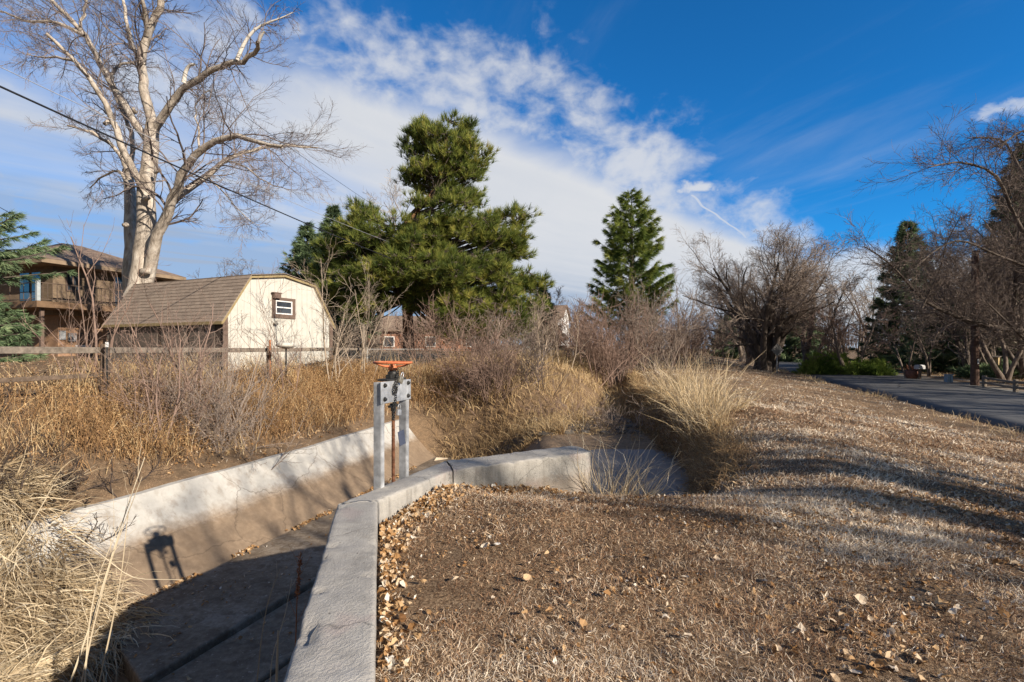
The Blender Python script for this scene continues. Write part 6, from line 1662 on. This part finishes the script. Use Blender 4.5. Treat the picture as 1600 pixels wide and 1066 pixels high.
# little dead leaves and seed heads on them
m = len(pts); per = 6
i = np.repeat(np.arange(m), per); t = rng.uniform(0.8, 3.95, len(i)); j = np.minimum(t.astype(int), 3); f = (t - j)[:, None]
c = pts[i, j] * (1 - f) + pts[i, j + 1] * f + rng.normal(0, 0.02, (len(i), 3))
blades(a, rng, c, rng.normal(0, 1, (len(i), 3)), rng.uniform(0.03, 0.085, len(i)), rng.uniform(0.012, 0.03, len(i)), 0.5, 2, np.clip(0.42 + 0.3 * vnoise(c[:, 0], c[:, 1], 1.1, 53) + rng.normal(0, .22, len(i)), 0, 1), 0.4)
o = a.obj('dry_weeds', S_weed, None, tint=True); tag(o, 'rust-brown dead weeds covering the left bank below the rail fence', 'weeds', kind='stuff')
# thin litter and low grass on that bank and up to the fence
a = Acc(); n = 42000
x = rng.uniform(-26, -2, n); y = 4.5 + 30 * rng.uniform(0, 1, n) ** 1.4
dL, dR, dW, ins, q, left = classify(x, y)
ok = left & (~ins) & (dL > 1.62) & (x > -0.95 * y - 1) ; x, y, dL = x[ok], y[ok], dL[ok]
m = len(x)
D = np.c_[rng.normal(0, .9, (m, 2)), rng.uniform(0.1, .8, m)]
blades(a, rng, np.c_[x, y, height(x, y) - 0.01], D, rng.uniform(0.06, 0.20, m) * np.where(dL > 6, 0.6, 1.0), 0.008 * rng.uniform(.6, 1.5, m) * np.clip(np.hypot(x, y) / 10, .7, 2), 1.2, 2, np.clip(0.42 + 0.35 * vnoise(x, y, 1.2, 61) + rng.normal(0, .2, m), 0, 1), 0.3)
o = a.obj('bank_litter', S_grass, None, tint=True); tag(o, 'thin brown litter and dead grass on the left bank and yard', 'grass', kind='stuff')

# tall bunch grass clumps on the right lip of the ditch: things of their own
def clump(loc, n, h, rad, label, mt=S_straw, droop=0.7, spread=0.28, wd=0.010, tint0=0.6, nseg=6, wander=0.09, lean=(0, 0), name='grass_clump', group='tall grass clumps beside the ditch'):
    z0 = float(height(np.array([loc[0]]), np.array([loc[1]]))[0])
    r = empty(name, (loc[0], loc[1], z0), 0, label, 'grass clump', group)
    a = Acc()
    an = rng.uniform(0, 2 * PI, n); rr = rad * np.sqrt(rng.uniform(0, 1, n))
    x = loc[0] + rr * np.cos(an); y = loc[1] + rr * np.sin(an)
    z = np.maximum(height(x, y), z0 - 0.5)
    D = np.c_[np.cos(an) * rr / rad * spread + rng.normal(0, spread * .6, n) + lean[0], np.sin(an) * rr / rad * spread + rng.normal(0, spread * .6, n) + lean[1], np.ones(n)]
    L = h * rng.uniform(0.35, 1.15, n)
    blades(a, rng, np.c_[x, y, z - 0.03] - np.array([loc[0], loc[1], z0]), D, L, wd * rng.uniform(.6, 1.4, n), droop, nseg, np.clip(tint0 + rng.normal(0, .2, n), 0, 1), wander)
    k = max(6, n // 12); an = rng.uniform(0, 2 * PI, k)
    blades(a, rng, np.c_[0.5 * rad * np.cos(an), 0.5 * rad * np.sin(an), np.zeros(k)], np.c_[np.cos(an) * 0.55 + lean[0], np.sin(an) * 0.55 + lean[1], np.ones(k)], h * rng.uniform(0.9, 1.45, k), np.full(k, wd * 1.1), 0.5, 7, np.clip(rng.normal(0.8, .15, k), 0, 1), 0.14)
    a.obj('blades', mt, r, tint=True)
    return r
for cx_, cy_, n_, h_, r_, lb_, ln_ in (
    (4.95, 13.2, 230, 1.40, 0.55, 'ragged pale straw clump arching over the ice in the hole', (-0.2, -0.05)),
    (5.35, 14.7, 260, 1.85, 0.60, 'tallest pale straw clump on the ditch lip', (-0.05, 0.05)),
    (4.65, 12.0, 130, 0.95, 0.40, 'small sprawling straw clump at the right edge of the ice', (-0.35, -0.2)),
    (5.75, 13.6, 120, 1.05, 0.45, 'thin straw clump leaning out over the turf beside the tallest one', (0.35, -0.1)),
    (5.7, 16.3, 210, 1.45, 0.55, 'straw clump just behind the tallest one', (0.1, 0)),
    (6.1, 19.4, 300, 1.6, 0.8, 'straw clump farther along the ditch lip', (0, 0))):
    clump((cx_, cy_), n_, h_, r_, lb_, lean=ln_, spread=0.48, droop=0.95, wander=0.17, mt=S_gold, tint0=0.86, wd=0.016)
clump((1.22, 6.52), 210, 1.05, 0.28, 'thin curled dead stalks sprouting beside the end of the concrete wall', droop=0.9, spread=0.36, wd=0.009, tint0=0.5, nseg=8, wander=0.20)
clump((1.62, 6.38), 80, 0.75, 0.16, 'few bent dead stalks leaning over the ice by the lip', droop=1.3, spread=0.5, wd=0.008, tint0=0.45, nseg=8, wander=0.2, lean=(0.3, 0.2))

# pale straw matted over the lower left corner
a = Acc(); n = 15000
t = rng.uniform(0, 1, n)
yy = 4.3 + 3.9 * t; uu = rng.uniform(-1.0, 2.6, n)
fx = np.interp(yy, fo[:, 1], fo[:, 0])
# thin out toward the clean apron
lim = np.interp(yy, [4.3, 6.8, 7.5, 8.2], [9.0, 9.0, 1.0, 0.0])
edge = rng.uniform(0, 1, n) < np.clip(lim + 0.5 * vnoise(fx + uu, yy, 0.6, 81), 0, 1) * np.clip((uu + 1.05) / 0.5, 0, 1)
x = fx - uu * 0.954; y = yy + 0.3 * uu
keep = edge; x, y, uu = x[keep], y[keep], uu[keep]
z = np.where(uu < 0, -2.62, -2.5 + np.interp(uu, [0, 1.4, 2.6], [0, 1.4, 2.0])) + 0.18 * rng.uniform(0, 1, len(x)) + 0.22 * np.clip(vnoise(x, y, 0.9, 82) + 0.3, 0, 1)
m = len(x)
sw_ = vnoise(x, y, 0.75, 83) * 7 + 0.4
D = np.c_[0.75 + 0.7 * np.cos(sw_) + rng.normal(0, .4, m), -0.35 + 0.8 * np.sin(sw_) + rng.normal(0, .4, m), rng.uniform(-0.1, 0.75, m)]
blades(a, rng, np.c_[x, y, z], D, rng.uniform(0.3, 1.0, m), rng.uniform(0.009, 0.026, m), 1.3, 7, np.clip(0.44 + 0.55 * vnoise(x, y, 0.5, 84) + rng.normal(0, .24, m), 0, 1), 0.2)
o = a.obj('matted_straw', S_straw, None, tint=True); tag(o, 'thick pale straw matted over the bank in the lower left corner', 'grass', kind='stuff')

# dry stalks rising in the foreground
M_stalk = tinted('bleached_stalk', [(0, (0.34, 0.25, 0.15)), (1, (0.68, 0.58, 0.42))], 0.7, 0.0)
M_dock = tinted('rusty_seed_head', [(0, (0.20, 0.07, 0.03)), (1, (0.46, 0.20, 0.09))], 0.8, 0.1)
def stalk(pl, Y, r, label, m=M_stalk, dY=0.0, side=0, head=0, seed=1):
    g_ = np.random.default_rng(seed)
    q, rr = px_limb(pl, Y, dY, r, r * 0.35, 12)
    root = empty('dry_stalk', tuple(q[0]), 0, label, 'dead stalk', 'dead stalks in front of the channel')
    a = Acc(); a.tubes(q[None] - q[0], rr[None], 5, tint=g_.uniform(0.3, 1, 1))
    if side:
        P, D, L, R = spawn(g_, q[None] - q[0], rr[None], np.array([np.linalg.norm(q[-1] - q[0])]), side, 0.4, 1.0, (0.25, 0.6), (0.12, 0.28), (0.4, 0.6), 0.4, 0.002)
        p = run(g_, P, D, L, 4, 0.12, 0.2); a.tubes(p, np.linspace(1, .4, 5)[None] * R[:, None], 4, tint=g_.uniform(0.3, 1, side))
    a.obj('stem', m, root, tint=True)
    if head:
        a = Acc(); k = head; t = g_.uniform(0.70, 1.0, k); c = np.stack([np.interp(t, np.linspace(0, 1, 12), q[:, j] - q[0, j]) for j in range(3)], 1) + g_.normal(0, 0.012, (k, 3))
        blades(a, g_, c, g_.normal(0, 1, (k, 3)) + [0, 0, .4], g_.uniform(0.02, 0.05, k), g_.uniform(0.012, 0.02, k), 0.3, 2)
        a.obj('seed_head', M_dock, root, tint=True)
    return root
stalk([(455, 1105), (462, 1010), (464, 930), (470, 862)], 6.0, 0.010, 'rusty-headed weed stalk standing against the shaded slab by the wall', M_dock, head=150, side=4, seed=1)
stalk([(432, 1105), (433, 1040), (435, 985)], 5.6, 0.022, 'short thick broken pale stalk near the foot of the wall')
stalk([(398, 1105), (408, 1000), (418, 940), (438, 888)], 6.0, 0.008, 'thin forked twig over the shaded slab left of the broken stalk', side=5, seed=3)
stalk([(420, 1105), (424, 1030), (446, 960), (456, 905)], 5.8, 0.006, 'hair-thin grey stem between the broken stalk and the forked twig', side=5, seed=4)
stalk([(95, 1110), (150, 950), (196, 800), (226, 715)], 5.6, 0.012, 'tall pale grass stem leaning across the lower left, reaching the apron', side=5, seed=5)
stalk([(118, 1110), (150, 960), (178, 860), (222, 745)], 5.5, 0.010, 'second pale stem just left of the tallest leaning one', side=3, seed=6)
stalk([(130, 1110), (138, 980), (152, 900), (190, 815)], 5.4, 0.009, 'pale upright stem rising from the matted straw', side=3, seed=7)
stalk([(145, 1110), (170, 1000), (190, 900), (200, 800)], 5.5, 0.010, 'pale stem leaning right from the edge of the straw', side=3, seed=8)
stalk([(-10, 900), (30, 850), (60, 800), (82, 760)], 7.2, 0.011, 'pale bent stem at the left edge over the brambles', side=4, seed=9)
stalk([(100, 825), (150, 860), (205, 905), (286, 906)], 7.6, 0.009, 'long fallen pale stem lying over the mud apron', side=0, seed=10)

# ------------------------------------------------------------------ fallen leaves
def leaves(acc, x, y, z, size, tint, flat=0.35):
    m = len(x)
    nrm_ = unit(np.c_[rng.normal(0, flat, (m, 2)), np.ones(m)])
    d = unit(np.cross(nrm_, rng.normal(0, 1, (m, 3)))); s_ = np.cross(nrm_, d)
    L = size; Wd = size * rng.uniform(0.18, 0.46, m)
    cup = rng.uniform(-0.3, 1.1, m); curl = rng.uniform(-0.4, 1.2, m)
    c = np.c_[x, y, z]
    st_ = [(-0.5, 0.05), (-0.28, 0.8), (0.02, 1.0), (0.28, 0.6), (0.5, 0.03)]
    V = []
    for (u, wv) in st_:
        base = c + d * (u * L)[:, None] + nrm_ * (curl * L * (u * u) * 0.9)[:, None]
        for sg in (-1, 0, 1):
            V.append(base + s_ * (sg * wv * Wd)[:, None] + nrm_ * (abs(sg) * wv * Wd * cup)[:, None] + rng.normal(0, 0.05, (m, 3)) * L[:, None])
    V = np.stack(V, 1)
    f = np.array([[3 * i + j, 3 * i + j + 1, 3 * i + j + 4, 3 * i + j + 3] for i in range(4) for j in range(2)])
    F_ = (f[None] + (np.arange(m) * 15)[:, None, None]).reshape(-1, 4)
    acc.add(V.reshape(-1, 3), F_, tint=np.repeat(tint, 15))
a = Acc()
# drift against the walls
n = 4200
tt = rng.uniform(0, 1, n); 
segp = np.array([(-0.50, 1.9), (-1.12, 4.35), (-0.62, 5.48), (0.95, 6.36)])
sl_ = np.r_[0, np.cumsum(np.linalg.norm(np.diff(segp, axis=0), axis=1))]; d_ = rng.uniform(0, sl_[-1], n)
bx = np.interp(d_, sl_, segp[:, 0]); by = np.interp(d_, sl_, segp[:, 1])
of = np.abs(rng.normal(0, 0.13, n)) * np.interp(d_, [0, 2.4, 3.2, 4.2, sl_[-1]], [0.55, 0.9, 1.5, 1.3, 0.7]) + 0.01
x = bx + of * np.interp(d_, [0, 2.3, 2.7, sl_[-1]], [1.0, 0.95, 0.85, 0.45]); y = by - of * np.interp(d_, [0, 2.3, 2.9, 3.9, sl_[-1]], [-0.1, 0.1, 0.4, 0.8, 0.9])
kp = rng.uniform(0, 1, n) < np.interp(d_, [0, 1.6, 2.3, 4.0, sl_[-1]], [0.30, 0.4, 1.0, 0.9, 0.35]); kp &= (~inside(x, y, wallpoly)) & (rng.uniform(0, 1, n) < np.clip(0.55 + 1.6 * vnoise(x, y, 0.35, 77), 0.1, 1))
x, y, of = x[kp], y[kp], of[kp]; m = len(x)
leaves(a, x, y, height(x, y) + 0.012 + 0.05 * rng.uniform(0, 1, m) * np.exp(-of / 0.2), rng.uniform(0.022, 0.062, m), np.clip(rng.normal(0.42, 0.26, m), 0, 1), 1.0)
# scattered all over the berm
n = 9000
x, y = polar(rng, n, 1.5, 30, -38, 54, 1.1); dL, dR, dW, ins, q, left = classify(x, y)
ok = (~left) & (~ins) & (q > ROADW + .1) & (~inside(x, y, wallpoly)) & ((dW > .3) | (dR < dW)) & (rng.uniform(0, 1, n) < np.clip(0.25 + 1.8 * vnoise(x, y, 1.0, 91), 0.06, 1)); x, y = x[ok], y[ok]; m = len(x)
leaves(a, x, y, height(x, y) + 0.03, rng.uniform(0.022, 0.06, m), np.clip(rng.normal(0.5, 0.22, m), 0, 1), 0.6)
# crumbled leaf litter matted into the turf
n = 60000
x, y = polar(rng, n, 1.4, 13, -38, 54, 0.7); dL, dR, dW, ins, q, left = classify(x, y)
ok = (~left) & (~ins) & (q > ROADW + .1) & (~inside(x, y, wallpoly)) & ((dW > .3) | (dR < dW)) & (rng.uniform(0, 1, n) < np.clip(0.22 + 1.5 * vnoise(x, y, 0.55, 191) + 0.8 * vnoise(x, y, 0.2, 192), 0.04, 1)); x, y = x[ok], y[ok]; m = len(x)
leaves(a, x, y, height(x, y) + rng.uniform(0.004, 0.03, m), rng.uniform(0.010, 0.034, m), np.clip(rng.normal(0.45, 0.27, m) + 0.3 * vnoise(x, y, 0.8, 193), 0, 1), 0.9)
# big pale and orange leaves in the right foreground
n = 9000
x = rng.uniform(0.4, 6.0, n); y = rng.uniform(2.0, 6.0, n)
w_ = np.clip((x * 0.75 - y * 0.55 + 0.75) / 2.0, 0.015, 1) * np.clip(0.3 + 2.0 * vnoise(x, y, 0.7, 95), 0.08, 1)
ok = rng.uniform(0, 1, n) < w_; x, y = x[ok], y[ok]; m = len(x)
leaves(a, x, y, height(x, y) + 0.014, rng.uniform(0.022, 0.068, m), np.where(rng.uniform(0, 1, m) < 0.5, rng.uniform(0.55, 0.88, m), rng.uniform(0.15, 0.45, m)), 0.6)
x = np.array([0.95, 1.35, 1.75, 0.75, 1.15, 2.1, 1.55, 2.6, 2.35, 0.1, -0.2]); y = np.array([2.75, 2.6, 2.72, 3.2, 3.4, 3.1, 3.6, 3.0, 3.6, 3.4, 3.9])
leaves(a, x, y, height(x, y) + 0.035, rng.uniform(0.05, 0.085, len(x)), rng.uniform(0.55, 0.85, len(x)), 0.7)
# litter along the apron foot
n = 900; k_ = rng.uniform(7.9, 18, n); fx = np.interp(k_, fo[:, 1], fo[:, 0]); x = fx + np.abs(rng.normal(0, .10, n)); 
kp = vnoise(x, k_, 0.7, 97) > 0.0; leaves(a, x[kp], k_[kp], np.full(kp.sum(), -2.48), rng.uniform(0.03, 0.10, kp.sum()), np.clip(rng.normal(0.4, .2, kp.sum()), 0, 1), 0.6)
# silt, straw bits and leaves lying about on the slabs
n = 700; tt_ = rng.uniform(0.3, 9, n); oo_ = rng.uniform(-2.6, 1.2, n); px_s = J0[0] + jd[0] * tt_ + jd[1] * oo_; py_s = J0[1] + jd[1] * tt_ - jd[0] * oo_
dl_ = dist_poly(px_s, py_s, Lfoot); kp = inside(px_s, py_s, POLY) & (dl_ > 0.05) & (rng.uniform(0, 1, n) < np.clip(0.25 + 2 * vnoise(px_s, py_s, 0.6, 66), 0.05, 1))
px_s, py_s, oo_ = px_s[kp], py_s[kp], oo_[kp]; zs_ = np.where(oo_ < 0, -2.485, -2.555)
leaves(a, px_s, py_s, zs_, rng.uniform(0.02, 0.07, len(px_s)), np.clip(rng.normal(0.4, .22, len(px_s)), 0, 1), 0.5)
# and on the left bank just above the apron
n = 5000; x = rng.uniform(-11, -3, n); y = rng.uniform(6, 20, n); dL, dR, dW, ins, q, left = classify(x, y)
ok = left & (dL > 1.6) & (dL < 3.4) & (~ins) & (vnoise(x, y, 1.1, 98) > -0.05); x, y = x[ok], y[ok]; m = len(x)
leaves(a, x, y, height(x, y) + 0.03, rng.uniform(0.04, 0.09, m), np.clip(rng.normal(0.42, .18, m), 0, 1), 0.7)
o = a.obj('fallen_leaves', S_leaf, None, tint=True); tag(o, 'curled tan and pale fallen leaves drifted against the wall and over the turf', 'leaves', kind='stuff')

# dark stones and rubble in the shaded bend behind the wall
a = Acc(); n = 130
x = rng.uniform(-0.6, 4.4, n); y = 17.6 + 0.25 * (x - 1) + rng.normal(0, 0.9, n)
z = height(x, y); s_ = rng.uniform(0.05, 0.20, n)
for i in range(n):
    k = 7; zz_ = np.linspace(-0.6, 0.9, 4); v = []
    for lev, rr in zip((-0.5, 0.05, 0.5, 0.75), (0.8, 1.0, 0.75, 0.25)):
        for t in range(k):
            an = 2 * PI * t / k; g_ = rr * s_[i] * rng.uniform(0.8, 1.2); v.append((x[i] + 1.3 * g_ * math.cos(an), y[i] + g_ * math.sin(an), z[i] + lev * s_[i] * 0.9))
    f = [[l * k + t, l * k + (t + 1) % k, (l + 1) * k + (t + 1) % k, (l + 1) * k + t] for l in range(3) for t in range(k)]
    a.add(v, f); a.ngons = getattr(a, 'ngons', []); a.ngons.append([a.n - k + t for t in range(k)])
o = a.obj('rubble', simple('dark_shadow_stone', (0.11, 0.095, 0.08), 0.4, 6, 0.8, bump=0.4), None); tag(o, 'dark stones and rubble at the bend of the ditch behind the wall', 'rubble', kind='stuff')  # stone colour kept dark to hold the shadow over the cobbles
brush((3.6, 17.6, gz(3.6, 17.6)), 1.3, 'tangled bare brush straddling the dark bend of the ditch', 241, 34, 1.2, B_twig, 0.007, 2, 5, G_, rbase=0.6, r0=0.014, trop=-0.2, wander=0.2)
brush((2.2, 19.3, gz(2.2, 19.3)), 1.2, 'low twiggy brush on the far side of the ditch bend', 242, 30, 1.1, B_twigr, 0.007, 2, 5, G_, rbase=0.6, r0=0.013, trop=-0.1, wander=0.18)
